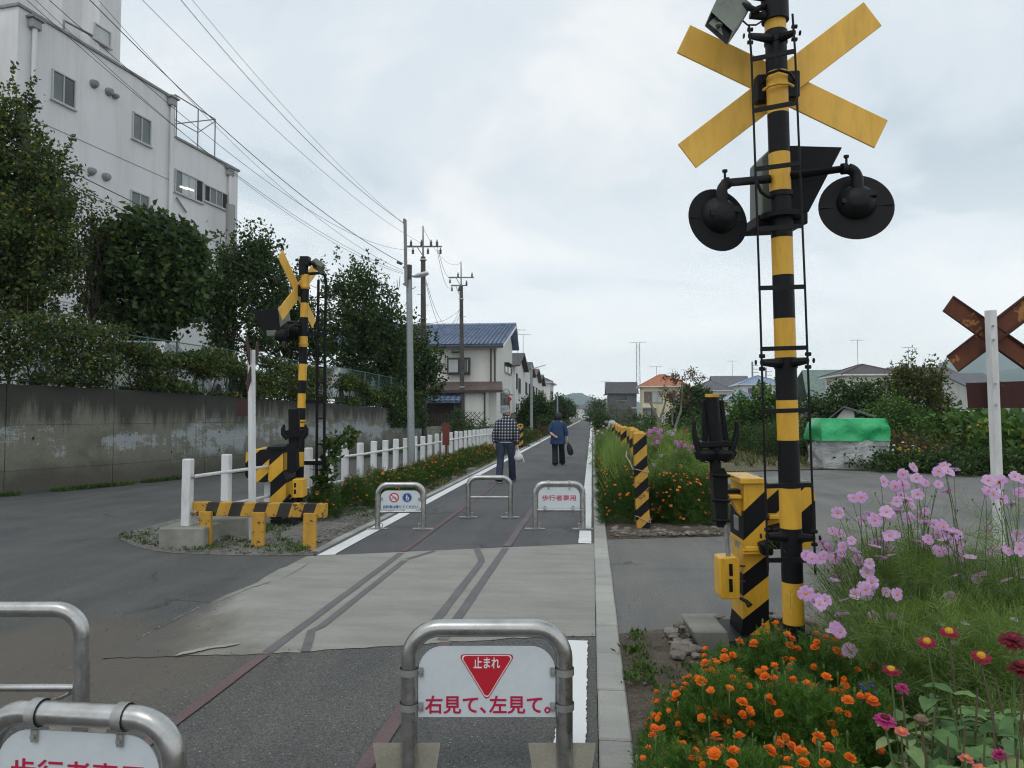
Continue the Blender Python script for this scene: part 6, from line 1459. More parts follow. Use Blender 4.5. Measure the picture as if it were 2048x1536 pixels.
shrub('round green bush left of the path beyond the walking man', 1040, 34, .9, .95, 1400, .09, .06, 'leaf_mid'); shrub('low yellow green bush by the striped posts on the left', 1060, 40, .9, .8, 1400, .1, .06, 'leaf_olive')
shrub('reddish brown plants by the lamp post left of the path', 1082, 50, 1.0, .8, 900, .1, .06, 'leaf_brown'); shrub('green verge plants left of the far path', 1100, 64, 1.1, .9, 1200, .14, .08, 'leaf_mid'); shrub('olive verge plants farther along the left of the path', 1122, 85, 1.2, 1.1, 1200, .2, .12, 'leaf_olive')
tree('mulberry like shrub with bright upright shoots', 1510, 0, 33, [(1500, 830, 36, 22, 33), (1535, 825, 26, 26, 33), (1480, 845, 26, 16, 33), (1550, 810, 14, 20, 33)], 220, 24, .15, .17, .12, 'leaf_bright', nl=6, name='shrub', cat='shrub', spike=.4)
# long clipped hedge, built as a row of bushes
for i in range(7):
    u = 1440 + i * 19; d = 36 - i * 1.9
    shrub(['darkest far end of the long hedge behind the lane', 'second bush of the long hedge from its far end', 'third bush of the long hedge', 'middle bush of the long hedge', 'fifth bush of the long hedge', 'sixth bush of the long hedge, near the lane', 'nearest bush of the long hedge, behind the signal post'][i],
          u, d, 1.9, 1.15, 3200, .075, .05, 'leaf_dark' if i % 2 else 'leaf_mid', name='hedge_bush', cat='hedge', group='bushes of the long hedge')
# sparse rust leaved tree with pale trunks
rt = thing('tree', C(1330, 885, 31), 'slender tree with sparse rust coloured leaf sprays before the cream house', 'tree'); DRT = 31
rb_ = rt.location.copy(); ORG[rt.name] = Vector((rb_.x, rb_.y, 0)); rt.location.z = 0
mb = MB()
def pxs(pts, r0, r1): mb.tube([C(u, v, DRT) for u, v in pts], [r0 + (r1 - r0) * i / (len(pts) - 1) for i in range(len(pts))], 6)
g0 = C(1322, 829, DRT); g0.z = 0; ug, vg = proj(g0)
pxs([(1322, vg), (1317, 855), (1316, 838), (1298, 800), (1294, 785)], .10, .02); pxs([(1318, 845), (1328, 815), (1332, 800), (1328, 785)], .06, .012)
pxs([(1345, vg), (1352, 850), (1362, 820), (1364, 785), (1365, 752)], .07, .02); pxs([(1345, 850), (1344, 820), (1340, 800)], .03, .01); pxs([(1365, 758), (1390, 755), (1408, 754)], .02, .006); pxs([(1364, 762), (1345, 758), (1322, 755)], .02, .006); pxs([(1332, 800), (1322, 782)], .015, .005)
mb.build('trunk', MATS['bark_pale'], rt, smooth=True)
foliage('crown', [bpx(*q, DRT) for q in ((1340, 754, 18, 4), (1378, 750, 14, 6), (1395, 756, 16, 5), (1360, 762, 14, 6), (1328, 756, 6, 3), (1328, 786, 10, 8), (1350, 790, 14, 6), (1368, 796, 12, 8), (1385, 744, 8, 4), (1334, 800, 5, 10))], 70, 12, .08, .13, .05, 'leaf_rust', rt)
# ------------------------------------------------------------------ allotment
def zc(u, v, d): return C(u, v, d)
tp_ = thing('covered_stack', G(1708, 938), 'box shaped stack under a grey sheet with a bright green tarpaulin on top', 'tarpaulin')
q0, q1 = G(1645, 938), G(1772, 938); w_ = (q1 - q0).length; 
m, N, L, b, o = newmat('sheet_grey'); v = coords(N); f = noise(N, L, v, 2.2, 5, .7, 1.2, stretch=(1, 1, 2.5)); L.new(ramp(N, L, f, [(.3, (.24, .245, .25)), (.5, (.44, .45, .45)), (.7, (.58, .59, .60))]), b.inputs['Base Color']); b.inputs['Roughness'].default_value = .45; bump(N, L, b, f, .9, .12)
m, N, L, b, o = newmat('tarp_green'); v = coords(N); f = noise(N, L, v, 2.5, 4, .6, .8); L.new(ramp(N, L, f, [(.3, (.02, .36, .12)), (.7, (.035, .46, .17))]), b.inputs['Base Color']); b.inputs['Roughness'].default_value = .42; bump(N, L, b, f, .7, .08)
def cloth_box(x0, x1, y0, y1, z0, z1, bulge, name, mat, parent, seed, nx=22, nz=10, lean=0, rt_=.1):
    V = []; F = []
    per = []  # perimeter points
    for i in range(nx): per.append((x0 + (x1 - x0) * i / nx, y0, 0, -1))
    for i in range(nx // 2): per.append((x1, y0 + (y1 - y0) * i / (nx // 2), 1, 0))
    for i in range(nx): per.append((x1 + (x0 - x1) * i / nx, y1, 0, 1))
    for i in range(nx // 2): per.append((x0, y1 + (y0 - y1) * i / (nx // 2), -1, 0))
    m_ = len(per)
    for k in range(nz + 1):
        t = k / nz; z = z0 + (z1 - z0) * t
        for (x, y, ax_, ay) in per:
            w = mn.noise(Vector((x * 2.2 + seed, y * 2.2, z * 3))) * .13 + mn.noise(Vector((x * 6, y * 6, z * 2 + seed))) * .055
            inn = (1 - t) * bulge - max(0, t - (1 - rt_)) / rt_ * .10 + w
            V.append((x + ax_ * inn, y + ay * inn + lean * t, z + (mn.noise(Vector((x * 1.5, y, seed))) * .035 if k in (0, nz) else 0)))
    for k in range(nz):
        for j in range(m_): F.append((k * m_ + j, k * m_ + (j + 1) % m_, (k + 1) * m_ + (j + 1) % m_, (k + 1) * m_ + j))
    V2 = V; mb = MB(); mb.add(V2, F); mb.f.append([nz * m_ + j for j in range(m_)]); mb.m.append(0)
    return mb.build(name, MATS[mat], parent, smooth=True)
zt = C(1700, 880, 20.2).z; ztt = C(1700, 837, 20.2).z
cloth_box(q0.x, q1.x, q0.y, q0.y + 1.2, 0.02, zt + .1, .06, 'grey_sheet', 'sheet_grey', tp_, 3)
cloth_box(q0.x - .04, q1.x + .04, q0.y - .06, q0.y + 1.25, zt - .02, ztt, .03, 'green_tarpaulin', 'tarp_green', tp_, 8, nz=7, rt_=.35)
sh_ = thing('shed', C(1710, 829, 24), 'small white garden shed with a grey pitched roof behind the green tarpaulin', 'shed'); ORG[sh_.name].z = 0; sh_.location.z = 0; sh_.rotation_euler = (0, 0, -.36)
a, b_ = C(1678, 829, 24).x, C(1738, 829, 24).x; zz1 = zof(1700, 838, 24); zz2 = zof(1722, 816, 24)
MB().prism([V3(a, 24, 0), V3(b_ - .45, 24, 0), V3(b_ - .45, 24, zz1 + .28), V3(b_ - .75, 24, zz2 - .03), V3(a, 24, zz1)], (0, 2, 0)).build('wall', MATS['plaster_pale'], sh_)
MB().prism([V3(a - .25, 23.8, zz1 - .05), V3(b_ - .75, 23.8, zz2), V3(b_ - .75, 26.2, zz2), V3(a - .25, 26.2, zz1 - .05)], (0, 0, .05)).build('roof', MATS['tile_grey'], sh_)
MB().prism([V3(b_ - .75, 23.8, zz2), V3(b_ + .15, 23.8, zz1 + .05), V3(b_ + .15, 26.2, zz1 + .05), V3(b_ - .75, 26.2, zz2)], (0, 0, .05)).build('roof', MATS['tile_grey'], sh_)
for u, d, w_, h, mt, n, lb in ((1745, 20.2, 2.0, .50, 'leaf_mid', 3200, 'low leafy green plants at the right foot of the covered stack'), (1850, 20.6, 1.5, .62, 'leaf_brown', 2000, 'reddish brown plants behind the low green row'), (1805, 21.5, 1.4, .75, 'leaf_brown', 1600, 'brownish flower clump right of the covered stack'),
        (1800, 19.3, 1.6, .42, 'leaf_mid', 2200, 'low green edging plants along the lane, middle'), (1870, 19.0, 1.8, .45, 'leaf_dark', 2400, 'dark green edging plants along the lane left of the white post'), (1945, 18.3, 1.9, .55, 'leaf_dark', 2400, 'dark green edging plants behind the white post'),
        (2020, 17.8, 1.8, .62, 'leaf_mid', 2200, 'green edging plants at the right edge of the photo'), (1930, 22, 2.0, .95, 'leaf_olive', 1800, 'olive plants behind the edging, left of the white post'), (2010, 21, 2.4, 1.15, 'leaf_bright', 2000, 'broad leaved squash plants under the rusty plate'),
        (1960, 24, 2.6, 1.45, 'leaf_bright', 2000, 'tall broad leaved plants left of the rusty plate'), (2060, 19.5, 2.2, 1.25, 'leaf_bright', 1800, 'squash plants cut off by the right edge'), (1760, 24, 2.6, .9, 'leaf_olive', 1800, 'loose plants between shed and fresh green tree'),
        (1880, 25, 3.0, 1.1, 'leaf_mid', 1800, 'green vegetable rows behind the brown plants'), (1625, 24, 1.5, .85, 'leaf_dark', 1600, 'dark plants left of the covered stack behind the ladder'), (1600, 27, 2.2, 1.1, 'leaf_mid', 1800, 'green plants between hedge and covered stack'),
        (1640, 30, 3.0, 1.3, 'leaf_olive', 1600, 'loose tall plants behind the covered stack'), (1860, 34, 7.0, 1.6, 'leaf_mid', 3200, 'wide belt of green plants behind the allotment'), (2000, 33, 8.0, 1.7, 'leaf_mid', 3200, 'wide belt of plants behind the squash'),
        (1580, 42, 6.0, 1.5, 'leaf_mid', 2400, 'belt of low trees behind the hedge'), (1450, 45, 5.0, 1.6, 'leaf_mid', 2200, 'green belt before the annexe with the blue roof'), (1330, 36, 4.0, .9, 'leaf_bright', 1800, 'bright green weeds before the slender tree'), (1410, 30, 3.0, .9, 'leaf_bright', 1800, 'bright green weeds right of the slender tree')):
    big = 'squash' in lb or 'broad' in lb
    shrub(lb, u, d, w_, h, n, .24 if big else .08 + .002 * d, .22 if big else .05 + .001 * d, mt, name='garden_plant', cat='plant', up=.3)
# gravel and weeds on the worn track right of the hedge
# ------------------------------------------------------------------ grass and weeds as stuff
def blades(name, label, pts, hgt, w_, mat, per=9, lean=.5):
    P = np.array(pts); n = len(P); idx = np.repeat(np.arange(n), per); m_ = len(idx); b = P[idx] + np.c_[RNG.normal(0, .025, (m_, 2)), np.zeros(m_)]
    D = nrm(np.c_[RNG.normal(0, lean, (m_, 2)), np.ones(m_)]); V, F = leaf_quads(b, D, hgt * RNG.uniform(.4, 1.3, m_), w_, cup=0)
    o = raw(name, V, F, MATS[mat]); o['kind'] = 'stuff'; o['label'] = label; return o
def in_poly(x, y, poly):
    c = False; j = len(poly) - 1
    for i in range(len(poly)):
        if (poly[i][1] > y) != (poly[j][1] > y) and x < (poly[j][0] - poly[i][0]) * (y - poly[i][1]) / (poly[j][1] - poly[i][1] + 1e-12) + poly[i][0]: c = not c
        j = i
    return c
def scat(poly, n, cond=None, z=.03):
    xs = [p[0] for p in poly]; ys = [p[1] for p in poly]; out = []; tries = 0
    while len(out) < n and tries < n * 60:
        tries += 1; x, y = random.uniform(min(xs), max(xs)), random.uniform(min(ys), max(ys))
        if in_poly(x, y, poly) and (cond is None or cond(x, y)): out.append((x, y, z))
    return out
vnear = [(p[0], p[1]) for p in VERGE[:8]] + [(-3.1, 8), (-3.1, 11), (-4.4, 11), (-4.7, 10), (-5.4, 9)]
blades('grass', 'short weeds on the gravelly verge round the beam barrier', scat(vnear, 420, lambda x, y: mn.noise(Vector((x * 1.3, y * 1.3, 2))) > .02 or (x < -4.3 and y < 8.4 and random.random() < .6)), .045, .012, 'weed')
blades('grass', 'weeds along the left road edge and the wall foot', [((walong(t).x + .26 + random.uniform(0, .22)), walong(t).y, 0) for t in [random.uniform(1.5, 7.9) for _ in range(1500)] if mn.noise(Vector((t * 2.1, 0, 0))) > -.15], .09, .02, 'weed')
blades('grass', 'grass and weeds on the verge along the left fence', scat([(-3.1, 11), (-3.1, 50), (-4.0, 50), (-4.3, 20), (-4.4, 11)], 1400, lambda x, y: mn.noise(Vector((x * 1.1, y * .7, 5))) > -.1), .10, .018, 'grass_olive')
nb = [(.2, 1.6), (2.2, 1.6), (4.0, 6.4), (1.14, 5.4), (.7, 5.2), (.2, 5.0)]
blades('grass', 'small weeds on the stony soil of the nearest flower bed', scat(nb, 1100, lambda x, y: y > 3.6 and mn.noise(Vector((x * 3, y * 3, 1))) > -.02), .045, .014, 'weed', per=12, lean=.9)
blades('grass', 'light green grass in the far flower bed', scat([(.35, 10.6), (.62, 10.6), (.62, 13), (1.5, 22), (.35, 22)], 1300), .62, .013, 'leaf_cosmos', per=8, lean=.22)
blades('grass', 'tall feathery grass between the striped posts and the path', scat([(.44, 11.0), (.64, 11.2), (.62, 13.4), (.42, 13.4)], 500) + scat([(.4, 13.4), (.9, 13.4), (1.3, 22), (.4, 22)], 1200), .85, .013, 'leaf_cosmos', per=8, lean=.16)
blades('grass', 'rough grass over the right verge of the far path', scat([(.25, 20), (3, 20), (6, 60), (.3, 60)], 5000), .32, .03, 'weed', per=7, lean=.35)
blades('grass', 'rough grass on the left verge of the far path', scat([(-3.2, 28), (-3.2, 120), (-6, 120), (-5.4, 60), (-4.6, 28)], 5200), .22, .04, 'grass_olive', per=7, lean=.35)
blades('grass', 'rough grass over the allotment ground beyond the lane', scat([(3.2, 20), (6.3, 21.5), (10.5, 19.6), (26, 17), (45, 60), (5, 60)], 9000), .25, .04, 'grass_olive', per=6, lean=.5)
# stones
def stones(name, label, pts, smin, smax, mat, squash=.6):
    ico = [(-.53, 0, .85), (.53, 0, .85), (-.53, 0, -.85), (.53, 0, -.85), (0, .85, .53), (0, .85, -.53), (0, -.85, .53), (0, -.85, -.53), (.85, .53, 0), (-.85, .53, 0), (.85, -.53, 0), (-.85, -.53, 0)]
    fi = [(0, 4, 1), (0, 9, 4), (9, 5, 4), (4, 5, 8), (4, 8, 1), (8, 10, 1), (8, 3, 10), (5, 3, 8), (5, 2, 3), (2, 7, 3), (7, 10, 3), (7, 6, 10), (7, 11, 6), (11, 0, 6), (0, 1, 6), (6, 1, 10), (9, 0, 11), (9, 11, 2), (9, 2, 5), (7, 2, 11)]
    P = np.array(pts); n = len(P); I = np.array(ico); s = RNG.uniform(0, 1, n) ** 2 * (smax - smin) + smin
    A = RNG.uniform(.6, 1.4, (n, 1, 3)) * np.array([1, 1, squash]); J = RNG.normal(0, .16, (n, 12, 3)); th_ = RNG.uniform(0, 6.28, n)
    W = (I[None] + J) * A * s[:, None, None] * .6; c_, s_ = np.cos(th_)[:, None], np.sin(th_)[:, None]
    W = np.stack([W[..., 0] * c_ - W[..., 1] * s_, W[..., 0] * s_ + W[..., 1] * c_, W[..., 2]], -1) + P[:, None]
    F = (np.array(fi)[None] + (np.arange(n) * 12)[:, None, None]).reshape(-1, 3)
    o = raw(name, W.reshape(-1, 3), F, MATS[mat]); o['kind'] = 'stuff'; o['label'] = label
def stonem(name, a, b_):
    m, N, L, b, o = newmat(name); gi = N.new('ShaderNodeNewGeometry'); col = ramp(N, L, gi.outputs['Random Per Island'], [(0, a), (1, b_)])
    col = mix(N, L, 1, col, ramp(N, L, noise(N, L, coords(N), 25, 4, .7), [(.3, (.8,) * 3), (.7, (1.2,) * 3)]), 'MULTIPLY'); L.new(col, b.inputs['Base Color']); b.inputs['Roughness'].default_value = .95
stonem('stone_grey', (.10, .095, .085), (.28, .27, .25)); stonem('stone_brown', (.09, .075, .06), (.22, .18, .15))
stones('gravel', 'small gravel strewn over the left verge', scat(VERGE[:9] + [(-3.1, 14), (-4.4, 14), (-4.75, 10), (-5.4, 9)], 5200), .008, .030, 'stone_grey')
stones('gravel', 'gravel along the path edge beside the left marigolds', scat([(-3.1, 9), (-3.1, 34), (-3.45, 34), (-3.5, 12), (-3.5, 9)], 4200), .010, .03, 'stone_grey')
stones('gravel', 'pebbles on the soil of the nearest flower bed', scat(nb, 2600, lambda x, y: y > 2), .006, .022, 'stone_grey')
stones('gravel', 'pebbles at the near edge of the far flower bed', scat([(.2, 8.9), (1.7, 9.25), (1.7, 9.7), (.2, 9.35)], 900), .01, .04, 'stone_brown')
stones('gravel', 'loose grit scattered on the asphalt beside the kerb', scat([(.18, 3), (.4, 5.2), (.3, 9), (.18, 9)], 200, z=.006) + scat([(-3.4, 3.4), (-2.2, 3.4), (-2.5, 5), (-3.4, 6)], 500, z=.014) + scat([(-3, 4.15), (-2, 4.3), (0, 4.92), (0, 5.06), (-2, 4.46), (-3, 4.3)], 90, z=.012) + scat([(-3, .5), (0, .5), (0, 5), (-3, 4.2)], 240, z=.008), .003, .009, 'stone_grey')
rk = 0
def rock_mesh(seed):
    bm = bmesh.new(); bmesh.ops.create_icosphere(bm, subdivisions=1, radius=1)
    for v in bm.verts: v.co *= 1 + .28 * mn.noise(v.co * 1.7 + Vector((seed, 0, 0)))
    for v in bm.verts: v.co.z = max(v.co.z * .65, -.3)
    me = bpy.data.meshes.new('rock'); bm.to_mesh(me); bm.free(); me.materials.append(MATS['rock']); return me
M('rock', (.17, .145, .125), (.27, .24, .21), scale=4, rough=.95, bmp=.5, bscale=14, objvar=.25)
RM = [rock_mesh(i * 7.3) for i in range(5)]
pile = thing('rubble_edging', G(1600, 1265), 'band of loose brown stones between the lane and the nearest flower bed', 'stones')
ORG[pile.name] = Vector((pile.location.x, pile.location.y, 0)); pile.location.z = 0
for (ua, va, ub, vb_, n) in ((1335, 1258, 1400, 1330, 26), (1400, 1248, 1480, 1262, 14), (1620, 1240, 1720, 1310, 34), (1540, 1236, 1640, 1256, 14), (1700, 1250, 1760, 1290, 10)):
    for _ in range(n):
        p = G(random.uniform(ua, ub), random.uniform(va, vb_)); s = random.uniform(.022, .06)
        o = bpy.data.objects.new('rock', random.choice(RM)); COL.objects.link(o); o.parent = pile
        o.location = p - ORG[pile.name] + Vector((0, 0, .045 + s * .2)); o.scale = (s * random.uniform(.8, 1.4), s, s * random.uniform(.6, 1)); o.rotation_euler = (0, 0, random.uniform(0, 6.3))
pile2 = thing('rubble_edging', G(1350, 1072), 'line of small reddish stones at the near edge of the far flower bed', 'stones'); ORG[pile2.name] = Vector((pile2.location.x, pile2.location.y, 0)); pile2.location.z = 0
for _ in range(60):
    p = G(random.uniform(1222, 1430), random.uniform(1058, 1074)); s = random.uniform(.02, .055)
    o = bpy.data.objects.new('rock', random.choice(RM)); COL.objects.link(o); o.parent = pile2
    o.location = p - ORG[pile2.name] + Vector((0, 0, .03 + s * .2)); o.scale = (s * random.uniform(.8, 1.4), s, s * .7); o.rotation_euler = (0, 0, random.uniform(0, 6.3))
# ------------------------------------------------------------------ poles, lamps and overhead wires
M('pole_concrete', (.06, .058, .052), (.11, .105, .095), scale=3, rough=.85, fine=(20, .2))
M('pole_galv', (.26, .29, .30), (.33, .36, .37), scale=3, rough=.5, metal=.4, fine=(30, .1))
M('wire_black', (.018, .018, .02), (.03, .03, .032), scale=2, rough=.6)
M('insulator', (.05, .05, .055), (.08, .08, .085), scale=6, rough=.4)
M('metal_pale', (.50, .52, .53), (.58, .60, .61), scale=5, rough=.45)
def at0(u, d): q = C(u, 829, d); q.z = 0; return q
DS = 15.6
b0 = at0(824, DS); t0_ = C(818, 540, DS)
lp = thing('lamp_pole', b0, 'grey steel pole with a slanted street lamp and an extension rod, left of the path', 'lamp post')
MB().tube([b0, b0.lerp(t0_, .5), t0_], [.085, .075, .062], 14).build('pole', MATS['pole_galv'], lp, smooth=True)
MB().tube([C(817, 560, DS), C(817, 530, DS)], .075, 12).build('cap', MATS['pole_concrete'], lp, smooth=True)
MB().tube([C(812, 572, DS - .1), C(810, 440, DS - .1)], .036, 8).build('extension_rod', MATS['coping'], lp, smooth=True)
MB().bx(tuple(C(806, 446, DS - .13)), tuple(C(812, 439, DS - .05))).build('rod_cap', MATS['coping'], lp)
for v in (535, 568): MB().tube([C(806, v, DS - .08), C(824, v + 1, DS)], .02, 6).build('clamp', MATS['coping'], lp)
MB().tube([C(820, 574, DS), C(826, 578, DS), C(832, 573, DS)], .010, 5).build('hook', MATS['coping'], lp)
MB().tube([C(824, 552, DS), C(830, 554, DS)], .02, 6).build('lamp_arm', MATS['pole_galv'], lp)
a, b_ = C(828, 553, DS - .02), C(857, 546, DS - .02)
MB().tube([a, a.lerp(b_, .3), a.lerp(b_, .8), b_], [(.05, .025), (.09, .05), (.085, .05), (.05, .03)], 10, up=(0, 0, 1)).build('lamp_head', MATS['metal_pale'], lp, smooth=True)
def upole(u0, u1, vt, d, r0, label, arms, ivy=None, bands=()):
    b = at0(u0, d); t = C(u1, vt, d); r = thing('utility_pole', b, label, 'utility pole', 'utility poles left of the path')
    MB().tube([b, b.lerp(t, .55), b.lerp(t, .86)], [r0, r0 * .8, r0 * .68], 14).build('pole', MATS['pole_concrete'], r, smooth=True)
    MB().tube([b.lerp(t, .855), t], [.05, .03], 8).build('top_rod', MATS['coping'], r, smooth=True)
    s = d / FPX
    for (ul, ur, v, ins) in arms:
        c0, c1 = C(ul, v, d), C(ur, v, d); arm = MB().tube([c0, c1], (.05, .035), 4).build('cross_arm', MATS['coping'], r)
        for (ui, dv) in ins:
            p = C(ui, v, d); MB().lathe([(.03, 0), (.075, .04), (.04, .1), (.075, .14), (.04, .2), (.02, .3)], p + Vector((0, 0, .03 if dv < 0 else -.36)), 8).build('insulator', MATS['insulator'], arm, smooth=True)
        MB().tube([c0.lerp(c1, .28), (c0 + c1) / 2 - Vector((0, 0, .55))], .02, 4).build('arm_brace', MATS['coping'], r)
    for v in bands: p0_ = b.lerp(t, (829 - v) / (829 - vt) * (1 - 0) if False else 0); z = C(u0, v, d).z; f = (z - b.z) / (t.z - b.z); q = b.lerp(t, f); MB().tube([q, q + Vector((0, 0, .06))], r0 * 1.02, 12).build('band', MATS['metal_pale'], r, smooth=True)
    mb = MB()
    for k in range(12): z = 2.2 + k * .5; q = b.lerp(t, z / t.z); sd_ = 1 if k % 2 else -1; MB().tube([q, q + cR * (r0 + .12) * sd_], .011, 4).build('step_bolt', MATS['coping'], r)
    return r
P1D, P2D = 34.5, 46
u1_ = upole(848, 846, 452, P1D, .165, 'nearer dark utility pole behind the street lamp, with one cross arm', [(814, 884, 493, [(822, -1), (826, 1), (856, 1), (862, -1), (874, -1), (881, 1), (843, -1)])], bands=(521, 640))
u2_ = upole(925, 922, 523, P2D, .165, 'farther dark utility pole in front of the blue roofed house, with two cross arms', [(897, 948, 555, [(900, 1), (916, -1), (944, -1)]), (902, 935, 571, [(904, 1), (918, 1), (933, -1)])], bands=(599, 775))
# small street poles down the left side of the path
for u, vt, d, lb, lam in ((1063, 728, 45, 'thin grey street pole with a small lamp, left of the path', 1), (1115, 785, 75, 'thin far pole before the last white house', 0), (1134, 795, 98, 'farthest thin pole on the left of the path', 0), (1142, 800, 120, 'tiny far pole at the end of the left row', 0)):
    b = at0(u, d); t = thing('street_pole', b, lb, 'pole'); zt = C(u, vt, d).z
    MB().tube([b, (b.x, b.y, zt)], [.10, .07], 8).build('pole', MATS['pole_galv'], t, smooth=True)
    if lam: MB().tube([(b.x, b.y, zt - .3), (b.x + .9, b.y, zt - .05)], (.05, .03), 6).build('lamp_head', MATS['metal_pale'], t)
# convex mirror on its red and white post behind the man
b = at0(1019, 36); t = thing('traffic_mirror', b, 'round convex traffic mirror on an orange post behind the walking man', 'mirror')
MB().tube([b, (b.x, b.y, C(1019, 795, 36).z)], .04, 8).build('post', M('post_orange', (.36, .10, .06), (.42, .13, .08)), t, smooth=True)
c = C(1012, 787, 35.9); MB().lathe([(.19, 0), (.20, .02), (.17, .05), (0, .08)], c, 20, rot=Matrix.Rotation(math.pi / 2 + .0, 3, 'X') @ Matrix.Rotation(0, 3, 'Z')).build('mirror_disc', MATS['steel_dull'], t, smooth=True)
MB().lathe([(.19, 0), (.215, .03), (.215, .05)], c, 20, rot=Matrix.Rotation(math.pi / 2, 3, 'X')).build('mirror_rim', MATS['coping'], t, smooth=True)
c = C(1020, 798, 36); MB().lathe([(.09, 0), (.09, .03)], c, 12, rot=Matrix.Rotation(math.pi / 2, 3, 'X')).build('small_sign', MATS['sign_red'], t)
# wires: from far poles up to the left over the road
def wire(p0, p1, sag, label, r=.012, n=22):
    pts = [p0.lerp(p1, i / n) - Vector((0, 0, sag * 4 * (i / n) * (1 - i / n))) for i in range(n + 1)]
    o = MB().tube(pts, r, 4, cap=False).build('overhead_wire', MATS['wire_black'], smooth=True); tag(o, label, 'wire', 'overhead wires above the left road')
p_rod = C(809, 447, DS - .1); p_cap = C(805, 528, DS)
W_ = [((809, 447, DS - .1), (352, -12, 9.5), .25, 'wire from the rod top to the upper left, steepest and first', .0055),
      ((809, 449, DS - .1), (375, -12, 9.5), .18, 'wire just right of the steepest one above the lamp pole', .0035),
      ((842, 486, P1D), (270, -15, 13), .45, 'wire from the nearer utility pole to the top edge', .007),
      ((806, 527, DS), (170, -10, 8.5), .30, 'thick twisted cable from the lamp pole to the top edge', .007),
      ((806, 541, DS), (186, -12, 8.5), .42, 'thinner wire under the twisted cable', .0035),
      ((823, 500, P1D), (85, -12, 10), .9, 'dark cable crossing the white building from its stair tower', .0065),
      ((806, 545, DS), (40, -12, 7.0), .35, 'pair wire crossing the white building, upper strand', .0038),
      ((806, 548, DS), (48, -22, 7.2), .42, 'pair wire crossing the white building, lower strand', .0034),
      ((845, 655, P1D), (-20, 262, 9.5), .25, 'cable in front of the left trees, upper one', .008),
      ((845, 668, P1D), (-20, 290, 9.5), .30, 'cable in front of the left trees, lower one', .007)]
for a, b_, s, lb, r_ in W_: wire(C(*a), C(*b_), s, lb, r_)
for va, vb_, s, k in ((490, 553, .6, 'top'), (498, 571, .8, 'second'), (560, 616, 1.6, 'third'), (566, 626, 1.9, 'fourth')):
    wire(C(874 if va < 500 else 852, va, P1D), C(905 if vb_ < 580 else 920, vb_, P2D), s, k + ' wire between the two utility poles', .010)
wire(C(846, 455, P1D), C(922, 526, P2D), .7, 'earth wire joining the tops of the two utility poles', .008)
wire(C(920, 618, P2D), C(832, 646, DS + 8), .3, 'service wire running left from the farther utility pole', .009); wire(C(920, 632, P2D), C(832, 656, DS + 8), .35, 'lower service wire running left from the farther utility pole', .009)
wire(C(800, 553, DS), C(794, 560, DS - .2), .25, 'short slack loop of wire left of the lamp pole', .006)
# strain insulators on wires near the poles
for u, v, d in ((800, 527, DS),): MB().tube([C(u - 6, v - 3, d), C(u + 4, v + 1, d)], .03, 8).build('cable_joint', MATS['insulator'], lp, smooth=True)
